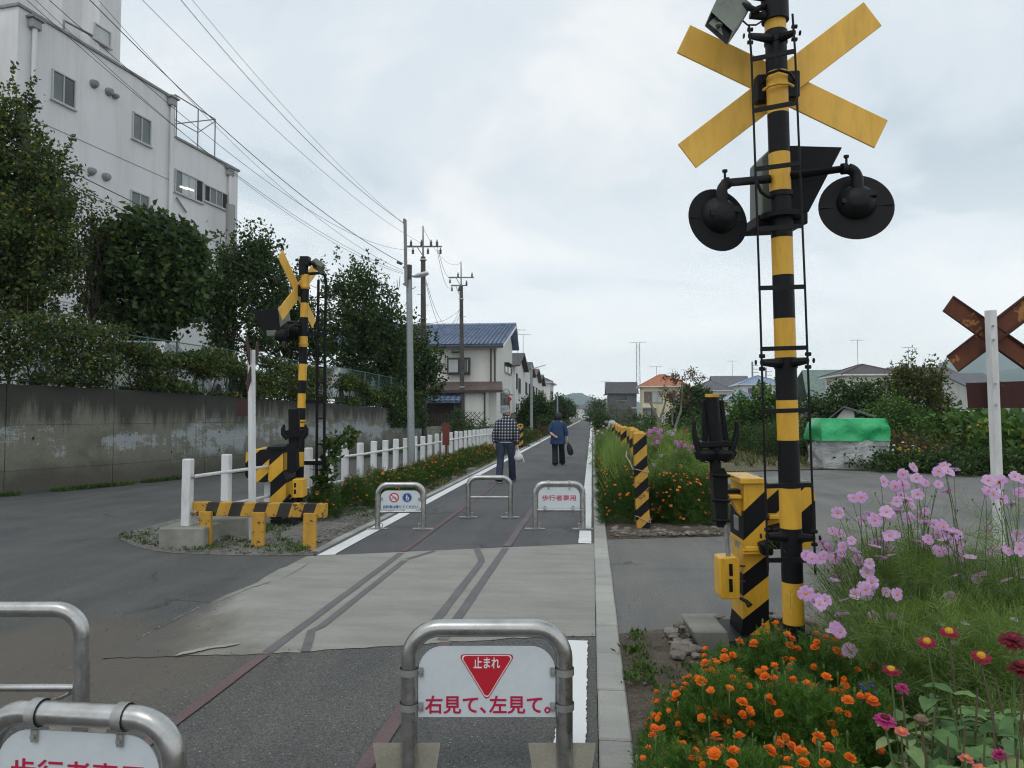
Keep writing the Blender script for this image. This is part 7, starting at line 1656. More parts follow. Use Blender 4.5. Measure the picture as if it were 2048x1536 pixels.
# ------------------------------------------------------------------ parked cars in the raised yard
def paint(name, c): 
    m, N, L, b, o = newmat(name); b.inputs['Base Color'].default_value = (*c, 1); b.inputs['Roughness'].default_value = .35; b.inputs['Coat Weight'].default_value = .6
    L.new(ramp(N, L, noise(N, L, coords(N), 2, 4, .6), [(.3, c), (.7, tuple(x * .88 for x in c))]), b.inputs['Base Color'])
paint('car_white', (.62, .64, .64)); paint('car_silver', (.34, .36, .38)); M('tyre', (.015, .015, .016), (.03, .03, .03), rough=.9); M('lens_red', (.45, .02, .015), (.4, .02, .02), rough=.3)
def car(p, rz, van, mat, label, gz, group):
    t = thing('parked_van' if van else 'parked_car', (0, 0, 0), label, 'van' if van else 'car', group); W2 = .84 if not van else .80
    H_ = 1.85 if van else 1.45; Lh = 2.0 if not van else 1.7
    side = [(-Lh, .28), (-Lh, .85), (-Lh * .92, 1.0 if not van else H_ * .92), (-Lh * .80 if van else -Lh * .62, H_), (Lh * .35 if not van else Lh * .62, H_), (Lh * .62 if not van else Lh * .9, .95), (Lh * .95, .85), (Lh, .6), (Lh, .28)]
    def ring(k, inset): return [Vector((x, k, z)) for x, z in side]
    body = MB(); n = len(side); rings = []
    for y, f in ((-W2, .94), (-W2 + .07, 1), (W2 - .07, 1), (W2, .94)): rings.append([Vector((x * f, y * (1 - .10 * max(0, z - .9)), .28 + (z - .28) * (1 if f == 1 else .985))) for x, z in side])
    for r_ in rings: body.v += r_
    for i in range(3):
        for j in range(n): body.f.append([i * n + j, i * n + (j + 1) % n, (i + 1) * n + (j + 1) % n, (i + 1) * n + j]); body.m.append(0)
    body.f += [list(range(n))[::-1], [3 * n + j for j in range(n)]]; body.m += [0, 0]
    bd = body.build('body', MATS[mat], t, smooth=True)
    for s in (-1, 1):
        y = s * (W2 * (1 - .10 * .35) + .004)
        for x0, x1 in ((-Lh * .72, -.45), (-.38, .35), (.42, Lh * .5)):
            q = [Vector((x0, y, .98)), Vector((x1, y, .98)), Vector((x1 - (.12 if x1 > .4 else 0), y * .955, H_ - .12)), Vector((x0 + (.1 if x0 < -.5 else 0), y * .955, H_ - .12))]
            MB().prism(q, (0, -s * .015, 0)).build('side_window', MATS['glass_dark'], bd)
    for sx, nm in ((-1, 'rear_window'), (1, 'windscreen')):
        a = (side[2], side[3]) if sx < 0 else (side[5], side[4])
        lo_, hi_ = Vector((a[0][0], 0, a[0][1])), Vector((a[1][0], 0, a[1][1])); nrm_ = Vector((sx, 0, .4)).normalized() * .012
        l1, h1 = lo_.lerp(hi_, .12), lo_.lerp(hi_, .88)
        MB().prism([l1 + nrm_ + Vector((0, -W2 * .82, 0)), l1 + nrm_ + Vector((0, W2 * .82, 0)), h1 + nrm_ + Vector((0, W2 * .72, 0)), h1 + nrm_ + Vector((0, -W2 * .72, 0))], -nrm_).build(nm, MATS['glass_dark'], bd)
    for sx in (-1, 1):
        for s in (-1, 1):
            R = Matrix.Rotation(math.pi / 2, 3, 'X'); MB().lathe([(.30, -.09), (.31, 0), (.30, .09)], (sx * Lh * .62, s * (W2 - .06), .31), 18, rot=R).build('wheel', MATS['tyre'], t, smooth=True)
            MB().box((sx * (Lh - .01), s * W2 * .78, .78 if sx > 0 else .95), (.05, .16, .12)).build('headlight' if sx > 0 else 'tail_light', MATS['metal_pale' if sx > 0 else 'lens_red'], bd)
    t.location = (p.x, p.y, gz); t.rotation_euler = (0, 0, rz); return t
for u, d, rz, van, mt, lb in ((285, 19, 1.9, 0, 'car_white', 'white car glimpsed through the vines under the round leafy tree'), (355, 22, 1.8, 0, 'car_silver', 'silver car behind the dense vine, left of the crossing signal'), (30, 17.2, 1.9, 1, 'car_white', 'white van behind the thick vine at the left edge'),
                          (440, 26, 1.7, 0, 'car_white', 'white car behind the vine near the white sign post'), (725, 33, 1.6, 1, 'car_white', 'white van seen through the mesh fence right of the crossing signal'), (660, 29, 1.6, 0, 'car_white', 'white car seen through the mesh fence beside the ladder')):
    q = C(u, 829, d); car(q, rz, van, mt, lb, ZG + .02, 'cars parked in the raised yard')
for u, d, rz, lb in ((1170, 172, 1.57, 'tiny white car at the end of the path, left one'), (1179, 178, 1.5, 'tiny white car at the end of the path, right one')):
    q = C(u, 829, d); car(q, rz, 0, 'car_white', lb, .01, 'white cars at the far end of the path')
# ------------------------------------------------------------------ haze
HB = MB(); HB.bx((-2850, -70, -1.1), (2850, 2750, 215))
m = bpy.data.materials.new('haze_air'); m.use_nodes = True; m.node_tree.nodes.clear(); N = m.node_tree.nodes; L = m.node_tree.links
o = N.new('ShaderNodeOutputMaterial'); pv = N.new('ShaderNodeVolumePrincipled'); pv.inputs['Color'].default_value = (.74, .90, 1, 1); pv.inputs['Density'].default_value = .00027; pv.inputs['Anisotropy'].default_value = 0
L.new(pv.outputs[0], o.inputs['Volume']); MATS['haze_air'] = m
tag(HB.build('haze', m, org=(0, 0, 0)), 'thin bluish haze filling the air over the whole place', None, None, 'stuff')
# ------------------------------------------------------------------ flowers
M('petal_orange', (.95, .20, .006), (1.0, .29, .012), scale=30, rough=.6); M('petal_red', (.65, .07, .012), (.85, .17, .015), scale=30, rough=.6); M('bud_green', (.10, .17, .05), (.16, .22, .07), scale=20)
M('petal_pink', (.68, .38, .70), (.76, .48, .78), scale=30, rough=.6); M('petal_pale', (.74, .46, .77), (.80, .56, .82), scale=30, rough=.6); M('petal_deep', (.55, .16, .50), (.65, .24, .58), scale=30, rough=.6)
M('petal_yellow', (.80, .42, .02), (.85, .55, .05), scale=60, rough=.7); M('petal_crimson', (.33, .010, .045), (.42, .02, .07), scale=30, rough=.6); M('petal_wine', (.14, .008, .015), (.22, .015, .03), scale=30, rough=.6)
M('petal_magenta', (.50, .03, .20), (.60, .06, .28), scale=30, rough=.6); M('petal_salmon', (.75, .16, .16), (.80, .24, .20), scale=30, rough=.6); M('seed_brown', (.12, .08, .05), (.2, .14, .09), scale=40, rough=.9); M('petal_blue', (.10, .08, .32), (.14, .11, .4), scale=30)
M('petal_white', (.72, .72, .70), (.8, .8, .78), scale=30)
for k_ in [k for k in MATS if k.startswith('petal_')]:
    T_ = MATS[k_].node_tree; pb = next(n for n in T_.nodes if n.type == 'BSDF_PRINCIPLED'); om = next(n for n in T_.nodes if n.type == 'OUTPUT_MATERIAL'); tl_ = T_.nodes.new('ShaderNodeBsdfTranslucent'); mx_ = T_.nodes.new('ShaderNodeMixShader'); mx_.inputs[0].default_value = .45
    T_.links.new(pb.inputs['Base Color'].links[0].from_socket, tl_.inputs[0]); T_.links.new(pb.outputs[0], mx_.inputs[1]); T_.links.new(tl_.outputs[0], mx_.inputs[2]); T_.links.new(mx_.outputs[0], om.inputs[0])
def flower_mesh(name, layers, mats, disc=None, seed=0):
    """layers: (n petals, length, width, height, rise, material, tip notch)"""
    rg = random.Random(seed); mb = MB()
    for n, l_, w_, z, rise, mi, r0 in layers:
        for k in range(n):
            a = 2 * math.pi * (k + rg.uniform(-.18, .18)) / n + z * 40; rs = rise + rg.uniform(-.25, .25) * l_ * .6; ll = l_ * rg.uniform(.86, 1.08)
            d = Vector((math.cos(a), math.sin(a), 0)); s = Vector((-d.y, d.x, 0)); up = Vector((0, 0, 1)); ww = w_ * rg.uniform(.85, 1.1)
            p = [d * r0 - s * ww * .18, d * r0 + s * ww * .18, d * (r0 + ll * .55) + s * ww * .5 + up * rs * .6, d * (r0 + ll * .95) + s * ww * .36 + up * rs * .9, d * (r0 + ll) + up * (rs * 1.0), d * (r0 + ll * .95) - s * ww * .36 + up * rs * .9, d * (r0 + ll * .55) - s * ww * .5 + up * rs * .6]
            cc = d * (r0 + ll * .55) + up * (rs * .6 + ww * .10)
            k0 = len(mb.v); mb.v += [q + up * z for q in p] + [cc + up * z]
            for i in range(7): mb.f.append([k0 + i, k0 + (i + 1) % 7, k0 + 7]); mb.m.append(mi)
    if disc:
        r, z, h, mi = disc; mb.lathe([(r, z), (r * .8, z + h * .7), (r * .3, z + h)], n=8, mi=mi)
    # green cup and neck below
    mb.lathe([(.0022, -.02), (.006, -.012), (.008, -.004), (.006, .001)], n=6, mi=len(mats) - 1)
    me = bpy.data.meshes.new(name); me.from_pydata([tuple(v) for v in mb.v], [], mb.f)
    for m_ in mats: me.materials.append(MATS[m_])
    me.polygons.foreach_set('material_index', mb.m); me.update(); return me
MAR = [flower_mesh('marigold_flower', [(9, .017, .014, .0, .004, 0, .004), (8, .013, .012, .004, .006, 0, .003), (6, .009, .010, .008, .008, 0, .001)], ['petal_orange', 'bud_green'], seed=1),
       flower_mesh('marigold_flower', [(8, .018, .015, .0, -.002, 1, .004), (7, .013, .013, .005, .005, 0, .003), (5, .008, .010, .009, .008, 0, .001)], ['petal_orange', 'petal_red', 'bud_green'], seed=2),
       flower_mesh('marigold_flower', [(8, .013, .012, .0, .010, 0, .003), (6, .010, .010, .005, .010, 0, .002)], ['petal_orange', 'bud_green'], seed=3)]
COS = [flower_mesh('cosmos_flower', [(8, .031, .026, 0, r, 0, .004)], [c, 'petal_yellow', 'bud_green'], disc=(.0075, 0, .006, 1), seed=s) for c, r, s in (('petal_pink', .004, 4), ('petal_pale', .006, 5), ('petal_pink', -.006, 6), ('petal_pale', .016, 7), ('petal_deep', .004, 8))]
ZIN = {'yc': flower_mesh('zinnia_flower', [(12, .028, .015, 0, -.004, 0, .006), (10, .022, .013, .004, .0, 0, .006)], ['petal_crimson', 'petal_yellow', 'bud_green'], disc=(.016, .002, .014, 1), seed=9),
       'wine': flower_mesh('zinnia_flower', [(13, .030, .015, 0, -.006, 0, .006), (11, .024, .013, .004, .0, 0, .005), (9, .016, .012, .009, .004, 0, .002)], ['petal_wine', 'petal_crimson', 'bud_green'], disc=(.010, .006, .012, 1), seed=10),
       'ball': flower_mesh('zinnia_flower', [(12, .022, .010, 0, .002, 0, .004), (10, .018, .010, .006, .006, 0, .003), (8, .012, .009, .012, .008, 0, .001)], ['petal_magenta', 'petal_crimson', 'bud_green'], disc=(.006, .01, .01, 1), seed=11),
       'mag': flower_mesh('zinnia_flower', [(12, .030, .017, 0, -.003, 0, .006), (10, .023, .014, .005, .003, 0, .005)], ['petal_magenta', 'petal_wine', 'bud_green'], disc=(.015, .004, .016, 1), seed=12),
       'sal': flower_mesh('zinnia_flower', [(11, .018, .011, 0, .0, 0, .004), (8, .012, .009, .005, .004, 0, .002)], ['petal_salmon', 'petal_yellow', 'bud_green'], disc=(.007, .003, .007, 1), seed=13)}
def put(me, p, nrm_, parent, s=1.0, spin=None):
    o = bpy.data.objects.new(me.name.split('.')[0] if False else 'flower', me); COL.objects.link(o); o.parent = parent
    q = Vector(nrm_).normalized().to_track_quat('Z', 'Y').to_matrix() @ Matrix.Rotation(random.uniform(0, 6.28) if spin is None else spin, 3, 'Z')
    o.matrix_local = Matrix.Translation(Vector(p) - ORG[root(parent).name]) @ q.to_4x4() @ Matrix.Scale(s, 4); return o
# feathery leaf: a rib with pairs of narrow leaflets
def sprigs(P, D, Lg, pairs=5, wl=.2, ll=.42):
    """vectorised pinnate leaves"""
    n = len(P); S = nrm(np.cross(D, rnd_dir(n))); Nn = np.cross(S, D); Lg = np.asarray(Lg)[:, None]; V = []
    for k in range(pairs + 1):
        t = .22 + .72 * k / pairs; c = P + D * Lg * t - np.array([0, 0, 1]) * (Lg * t * t * .18)
        if k == pairs: dirs = [D]
        else: dirs = [nrm(D * .75 + S * .8), nrm(D * .75 - S * .8)]
        for dd_ in dirs:
            le = Lg * ll * (1 - .35 * abs(t - .5)); w_ = np.cross(dd_, Nn) * le * wl * .5
            V.append(np.stack([c, c + dd_ * le * .5 + w_, c + dd_ * le, c + dd_ * le * .5 - w_], 1))
    w_ = S * .0012; V.append(np.stack([P - w_, P + w_, P + D * Lg * .95 + w_ - np.array([0, 0, 1]) * (Lg * .16), P + D * Lg * .95 - w_ - np.array([0, 0, 1]) * (Lg * .16)], 1))
    V = np.concatenate(V, 0).reshape(-1, 3); return V, np.arange(len(V)).reshape(-1, 4)
def marigold(x, y, r, h, n, nf, label, lsz=.055, joined=False, fs=1.0, group='marigold bushes', cull=None, bias=0):
    t = thing('marigold_bush', (x, y, 0), label, 'flowers', group)
    d = rnd_dir(n); d[:, 2] = np.abs(d[:, 2]); rr_ = RNG.uniform(.45, 1.0, n) ** .6; lob = 1 + .16 * np.sin(d[:, 0] * 4 + x * 9) * np.cos(d[:, 1] * 5 + y * 7)
    P = np.c_[x + d[:, 0] * r * rr_ * lob, y + d[:, 1] * r * rr_ * lob, .03 + d[:, 2] * h * rr_ * lob]
    D = nrm(d * .7 + RNG.normal(0, .45, (n, 3)) + np.array([0, 0, .45])); V, F = sprigs(P, D, lsz * RNG.uniform(.7, 1.3, n), 4 if lsz < .08 else 3)
    raw('foliage', V, F, MATS['leaf_marigold_far' if joined else 'leaf_marigold'], t)
    V = []; F = []; mi = []; mb = MB(); k = 0
    while k < nf:
        q = Vector(rnd_dir(1)[0]); q.z = abs(q.z) * 1.1 + .12; q.normalize()
        if bias and random.random() < bias and q.x > .2: continue
        lo = 1 + .16 * math.sin(q.x * 4 + x * 9) * math.cos(q.y * 5 + y * 7)
        p = Vector((x + q.x * r * lo * 1.02, y + q.y * r * lo * 1.02, .045 + q.z * h * lo + random.uniform(.0, .045))); s = fs * random.uniform(.65, 1.15); nn = (q * .8 + Vector((random.uniform(-.3, .3), random.uniform(-.55, .1), .55)))
        m_ = MAR[random.choice((0, 0, 1, 2, 2))] 
        if joined:
            R = nn.normalized().to_track_quat('Z', 'Y').to_matrix().to_4x4(); T = Matrix.Translation(p) @ R @ Matrix.Scale(s * 1.15, 4); k0 = len(V); me = SIMPLE[random.choice((0, 0, 0, 1))]
            V += [tuple(T @ v) for v in me[0]]; F += [tuple(k0 + i for i in f) for f in me[1]]; mi += [me[2]] * len(me[1])
        else:
            put(m_, p, nn, t, s)
            mb.tube([p - nn.normalized() * .015, p - Vector((q.x * .04, q.y * .04, .09))], .0016, 3, cap=False)
            if random.random() < .5: b_ = p + Vector((random.uniform(-.04, .04), random.uniform(-.04, .04), random.uniform(0, .02))); mb.tube([b_ - Vector((0, 0, .07)), b_ - Vector((0, 0, .008)), b_, b_ + Vector((0, 0, .012)), b_ + Vector((0, 0, .016))], [.0014, .002, .005, .0045, .001], 5)
        k += 1
    if joined: raw('flowers', V, F, [MATS['petal_orange'], MATS['petal_red']], t, mi=mi, kind='stuff')
    elif mb.v: mb.build('stem', MATS['bud_green'], t, kind='stuff')
    return t
def simple_head(r, mi):
    v = [Vector((0, 0, r * .5))]; f = []
    for k in range(8): a = 2 * math.pi * k / 8; q = r * (1.0 if k % 2 else .72); v.append(Vector((q * math.cos(a), q * math.sin(a), -r * .15 * (k % 2))))
    for k in range(8): f.append((0, 1 + k, 1 + (k + 1) % 8, 0)[:3] + (0,))
    return v, [(0, 1 + k, 1 + (k + 1) % 8) for k in range(8)], mi
def _tri2quad(): pass
SIMPLE = [simple_head(.021, 0), simple_head(.019, 1)]
# nearest clump: eleven bushes
NB_ = [(1425, 3.45, .17, .26), (1450, 3.62, .18, .29), (1535, 3.6, .24, .36), (1655, 3.5, .25, .38), (1372, 3.08, .19, .29), (1440, 3.05, .27, .36), (1590, 3.0, .27, .38), (1715, 2.95, .20, .34), (1352, 2.6, .19, .28), (1480, 2.5, .25, .33), (1625, 2.42, .25, .32), (1385, 2.15, .19, .24), (1530, 2.05, .22, .24), (1690, 2.1, .2, .24)]
NLB = ['small marigold bush at the back left corner of the near clump', 'marigold bush just left of the base of the signal post', 'marigold bush right before the black base of the signal post', 'rear right marigold bush of the near clump', 'low marigold bush leaning over the kerb, thick with small flowers', 'marigold bush at the middle left of the near clump', 'tall marigold bush in the middle of the near clump',
       'right hand marigold bush touching the cosmos stems', 'marigold bush beside the pale kerb block, full of orange heads', 'front middle marigold bush of the near clump', 'dark front marigold bush with few large flowers', 'nearest marigold bush next to the kerb at the bottom edge', 'nearest middle marigold bush at the bottom edge', 'nearest right marigold bush at the bottom edge']
for (u, d, r, h), lb in zip(NB_, NLB):
    q = C(u, 829, d); left = u < 1400
    marigold(q.x, q.y, r, h, int(1500 * (r / .22) ** 2), int((62 if left else 28) * (r / .22) ** 2), lb, lsz=.055, fs=.86 if left else 1.08)
# beyond the lane, both sides of the row of striped posts
FB_ = [(1232, 10.0, .40, .66), (1318, 9.95, .30, .58), (1358, 9.9, .40, .68), (1408, 10.0, .34, .66), (1225, 11.3, .38, .66), (1230, 12.8, .42, .62), (1218, 14.6, .4, .6), (1340, 11.2, .45, .62), (1390, 11.6, .4, .62), (1214, 17, .42, .55), (1206, 20, .42, .5)]
FLB = ['marigold bush at the corner of the far bed by the kerb', 'marigold bush right of the nearest striped post', 'marigold bush with scattered large orange heads in the far bed', 'rightmost marigold bush of the far bed beside the barrier arm', 'second marigold bush along the kerb in the far bed', 'third marigold bush along the kerb, dotted with small flowers', 'fourth marigold bush along the kerb', 'marigold bush behind the front row, under the cosmos', 'marigold bush behind the barrier arm holder', 'fifth marigold bush along the right kerb', 'last marigold bush along the right kerb']
for (u, d, r, h), lb in zip(FB_, FLB): q = C(u, 829, d); q.x = max(q.x, .2 + r * .78); marigold(q.x, q.y, r, h, int(2100 * (r / .4) ** 2), int(85 * (r / .4) ** 2), lb, lsz=.10, joined=True, fs=1.05)
# along the left fence
k = 0; Yl = 11.2
ORD = ['first', 'second', 'third', 'fourth', 'fifth', 'sixth', 'seventh', 'eighth', 'ninth', 'tenth', 'eleventh', 'twelfth', 'thirteenth', 'fourteenth', 'fifteenth', 'sixteenth', 'seventeenth', 'eighteenth', 'nineteenth', 'twentieth', 'twenty first', 'twenty second']
while Yl < 27 and k < 22:
    x = -3.78 + (Yl - 11) * .016 + random.uniform(-.05, .05); r = random.uniform(.30, .38); marigold(x, Yl, r, random.uniform(.36, .48), 900, 46, ORD[k] + ' marigold bush from the near end of the row by the white fence', lsz=.11, joined=True, fs=1.0, group='marigold row by the white fence'); Yl += random.uniform(.58, .72) * (1 + .012 * k); k += 1
q = C(640, 829, 10.4); marigold(q.x, q.y, .30, .38, 900, 30, 'marigold bush next to the ladder foot of the far crossing signal', lsz=.10, joined=True)
# ------------------------------------------------------------------ cosmos
def cosmos(base, flowers, label, nleaf, spread, hgt, group='cosmos plants', joined=False, sc=1.0, leafy=.16):
    t = thing('cosmos_plant', base, label, 'flowers', group); mb = MB(); pts_all = []
    b = Vector(base)
    for (p, nn, mi, s) in flowers:
        p = Vector(p); hub = b + Vector((random.uniform(-1, 1), random.uniform(-1, 1), 0)) * spread * .25; m1 = hub.lerp(p, .45) + Vector((0, 0, (p.z - b.z) * .16)); m2 = hub.lerp(p, .78) + Vector((0, 0, (p.z - b.z) * .08))
        tp_ = p - Vector(nn).normalized() * .018; path = [hub, hub.lerp(m1, .5), m1, m2, tp_]; mb.tube(path, [.004, .0034, .0026, .0018, .0013], 4, cap=False)
        pts_all += [hub.lerp(m1, random.uniform(.2, 1)) for _ in range(3)] + [m1.lerp(m2, random.random())]
        if not joined: put(COS[mi], p, nn, t, s)
        if random.random() < .5 and not joined:
            b2 = m2.lerp(p, .3) + Vector((random.uniform(-.07, .07), random.uniform(-.05, .05), random.uniform(.0, .07))); mb.tube([m2, b2], .0012, 3, cap=False); mb.tube([b2, b2 + Vector((0, 0, .006)), b2 + Vector((0, 0, .012))], [.002, .0055, .002], 6)
    mb.build('stem', MATS['stem_green'], t, kind='stuff')
    n = nleaf; c = np.array([tuple(q) for q in pts_all]); idx = RNG.integers(0, len(c), n)
    P = c[idx] + RNG.normal(0, spread * .20, (n, 3)); low = RNG.uniform(0, 1, n) < .6
    P[low] = np.array(tuple(b)) + np.c_[RNG.normal(0, spread * .5, (low.sum(), 2)), RNG.uniform(0, 1, low.sum()) ** 1.1 * hgt * .62]; P[:, 2] = np.maximum(P[:, 2], .03)
    V, F = sprigs(P, nrm(RNG.normal(0, .6, (n, 3)) + np.array([0, 0, .55])), leafy * RNG.uniform(.5, 1.1, n), 4, wl=.045 * sc, ll=.5); raw('foliage', V, F, MATS['leaf_cosmos'], t)
    if joined:
        V = []; F = []
        for (p, nn, mi, s) in flowers:
            T = Matrix.Translation(p) @ Vector(nn).normalized().to_track_quat('Z', 'Y').to_matrix().to_4x4() @ Matrix.Scale(s, 4); me = simple_head(.035, 0); k0 = len(V); V += [tuple(T @ v) for v in me[0]]; F += [tuple(k0 + i for i in f) for f in me[1]]
        raw('flowers', V, F, MATS['petal_deep' if joined == 2 else 'petal_pink'], t, kind='stuff')
    return t
cf = [(575,160),(640,180),(540,215),(380,268),(745,145),(815,138),(742,208),(600,286),(545,290),(545,335),(620,310),(470,360),(445,375),(315,370),(375,380),(280,440),(230,500),(285,530),(150,555),(205,540),(130,548),(345,525),(365,560),(425,480),(445,500),(505,505),(470,550),(540,445),(655,355),(720,395),(740,440),(780,425),(825,440),(655,475),(790,515),(850,545),(975,190),(1040,185),(1100,172),(1130,185),(1000,255),(1125,245),(1085,300),(975,420),(1110,445),(1030,500),(1085,520),(1140,500),(920,600),(870,650),(900,645),(950,655),(820,740),(780,735),(865,775),(835,700),(1060,650),(1130,620),(410,620),(225,610),(255,665),(120,718),(185,770),(300,750),(350,720),(400,700),(440,705),(500,715),(290,820),(265,880),(310,885),(440,825),(575,840),(325,985),(910,740),(1100,830),(1120,870),(1080,1010),(885,910)]
cs = [(1560 + x / 2.342, 880 + y / 2.342) for x, y in cf]
cs += [(u + random.choice((-1, 1)) * random.uniform(9, 24), v + random.uniform(-14, 14)) for u, v in cs[:] + cs[:50] if random.random() < .72 and u < 2030]
CB = [(1745, 3.95, 'cosmos plant at the left of the near clump, leaning to the signal post'), (1835, 4.05, 'tallest cosmos plant in the middle of the near clump'), (1930, 3.75, 'cosmos plant in front of the slim white post'), (2030, 3.7, 'cosmos plant cut off by the right edge of the photo'), (1790, 3.45, 'lower front cosmos plant of the near clump')]
grp = {i: [] for i in range(5)}
for (u, v) in cs:
    if v > 1165 and u < 1830: i = 4
    else: i = min(range(4), key=lambda k: abs(CB[k][0] - u) + (30 if k == 1 and v > 1080 else 0))
    d = CB[i][1] + random.uniform(-.30, .25); p = C(u, v, d); tilt = random.random()
    nn = Vector((random.uniform(-.5, .5), -1.0 if tilt < .62 else random.uniform(-.3, .8), random.uniform(.1, .9) if tilt < .62 else 1)); grp[i].append((p, nn, random.choice((0, 0, 1, 1, 2, 3)), random.uniform(.68, 1.08)))
for i, (u, d, lb) in enumerate(CB): q = C(u, 829, d); q.z = .02; cosmos(q, grp[i], lb, 1400, .30, 1.15 if i != 4 else .8, group='cosmos plants of the near clump')
for i, (u, d, lb) in enumerate(((1890, 3.3, 'feathery cosmos foliage without flowers behind the zinnias'), (1990, 3.2, 'cosmos foliage at the right edge behind the zinnias'))):
    q = C(u, 829, d); q.z = .02; p = [(q + Vector((random.uniform(-.2, .2), random.uniform(-.1, .1), random.uniform(.4, .62))), (0, -.3, 1), 3, .5) for _ in range(4)]; cosmos(q, p, lb, 1200, .34, .95, group='cosmos plants of the near clump')
def far_cos(base_u, d, pts, lb, j=2, nl=1000, h=1.0, sp=.4):
    q = C(base_u, 829, d); q.z = .02; fl = [(C(u, v, d + random.uniform(-.3, .3)), (random.uniform(-.4, .4), -1, .5), 0, random.uniform(1.0, 1.5)) for u, v in pts]; cosmos(q, fl, lb, nl, sp, h, joined=j, sc=2.2, leafy=.3)
far_cos(1315, 11.6, [(1300, 862), (1310, 858), (1318, 865), (1303, 872), (1312, 876), (1322, 872), (1299, 882), (1306, 888), (1316, 884), (1310, 862), (1322, 860), (1296, 868)], 'deep pink cosmos just right of the striped posts', nl=1500)
far_cos(1370, 11.2, [(1352, 884), (1362, 884), (1358, 890), (1370, 890), (1378, 893), (1386, 893), (1352, 902), (1366, 902), (1378, 902), (1344, 918), (1334, 928), (1362, 934), (1385, 930), (1396, 940), (1312, 938)], 'magenta cosmos in front of the maroon marker plate', nl=1900)
far_cos(1350, 12.4, [(1342, 864), (1350, 860), (1345, 868), (1338, 866)], 'pale cosmos behind the magenta ones', 1, 1100)
far_cos(1335, 10.6, [(1330, 946), (1308, 930), (1348, 960), (1322, 912)], 'half open cosmos low over the marigolds', 1, 1300, .8)
far_cos(1216, 20.5, [(1196, 862), (1204, 866), (1210, 870), (1200, 876), (1212, 878), (1194, 868)], 'pale pink cosmos beside the far right path edge', 1, 900)
far_cos(1232, 24, [(1214, 856), (1224, 858), (1232, 864), (1220, 866), (1207, 852)], 'farther cosmos before the farther striped posts', 1, 900)
# ------------------------------------------------------------------ zinnias
def zinnia(u, v, d, kind, label, gu=None, s=1.0, leaves=5, ls=.12, nn=None):
    p = C(u, v, d); g = C(gu or u + random.uniform(-20, 20), 829, d); g.z = .02; t = thing('zinnia_plant', g, label, 'flowers', 'zinnias in the nearest flower bed')
    mid = g.lerp(p, .5) + Vector((random.uniform(-.03, .03), random.uniform(-.03, .03), 0)); path = [g, g.lerp(mid, .6), mid, mid.lerp(p, .6), p - Vector((0, 0, .02))]
    MB().tube(path, [.006, .005, .0042, .0036, .003], 6).build('stem', MATS['stem_green' if random.random() < .7 else 'stem_red'], t, smooth=True)
    if kind in ZIN: put(ZIN[kind], p, nn or (random.uniform(-.2, .2), random.uniform(-.45, -.1), 1), t, s)
    elif kind == 'seed': MB().lathe([(.004, -.02), (.016, -.008), (.022, .004), (.014, .014), (.002, .018)], p, 10).build('seed_head', MATS['seed_brown'], t)
    for k in range(leaves):
        f = .18 + .68 * k / leaves; c = path[0].lerp(path[-1], f); a0 = random.uniform(0, 3.14)
        for sgn in (0, math.pi):
            a = a0 + sgn + random.uniform(-.3, .3); l_ = ls * random.uniform(.75, 1.15) * (1.15 - .45 * f); dr_ = Vector((math.cos(a), math.sin(a), random.uniform(.15, .5))).normalized(); sd_ = Vector((-math.sin(a), math.cos(a), random.uniform(-.25, .25))); nx = 6; mb = MB(); row = []
            for i in range(nx + 1):
                q = i / nx; w_ = l_ * .27 * math.sin(math.pi * min(1, q * .93 + .05)) ** .75 * (1 - .25 * q); cc = c + dr_ * (l_ * q) - Vector((0, 0, l_ * .42 * q * q)); wv = l_ * .025 * math.sin(q * 14 + k)
                mb.v += [cc - sd_ * w_ + Vector((0, 0, w_ * .28 + wv)), cc - sd_ * w_ * .5 + Vector((0, 0, w_ * .06)), cc - Vector((0, 0, w_ * .12)), cc + sd_ * w_ * .5 + Vector((0, 0, w_ * .06)), cc + sd_ * w_ + Vector((0, 0, w_ * .28 - wv))]
            for i in range(nx):
                for j in range(4): mb.f.append([i * 5 + j, i * 5 + j + 1, (i + 1) * 5 + j + 1, (i + 1) * 5 + j]); mb.m.append(0)
            mb.build('leaf', MATS['leaf_zinnia_big'], t, smooth=True)
m, N, L, b, o = newmat('leaf_zinnia_big'); oi = N.new('ShaderNodeObjectInfo'); v = coords(N)
col = ramp(N, L, oi.outputs['Random'], [(0, (.075, .17, .05)), (.6, (.14, .26, .08)), (.85, (.22, .32, .12)), (1, (.32, .36, .17))]); col = mix(N, L, 1, col, ramp(N, L, noise(N, L, v, 22, 4, .6), [(.3, (.78, .8, .8)), (.7, (1.2, 1.18, 1.1))]), 'MULTIPLY'); L.new(col, b.inputs['Base Color']); b.inputs['Roughness'].default_value = .55
bump(N, L, b, noise(N, L, v, 60, 3, .6), .3, .004); t_ = N.new('ShaderNodeBsdfTranslucent'); L.new(col, t_.inputs[0]); ms = N.new('ShaderNodeMixShader'); ms.inputs[0].default_value = .22; L.new(b.outputs[0], ms.inputs[1]); L.new(t_.outputs[0], ms.inputs[2]); L.new(ms.outputs[0], o.inputs[0])
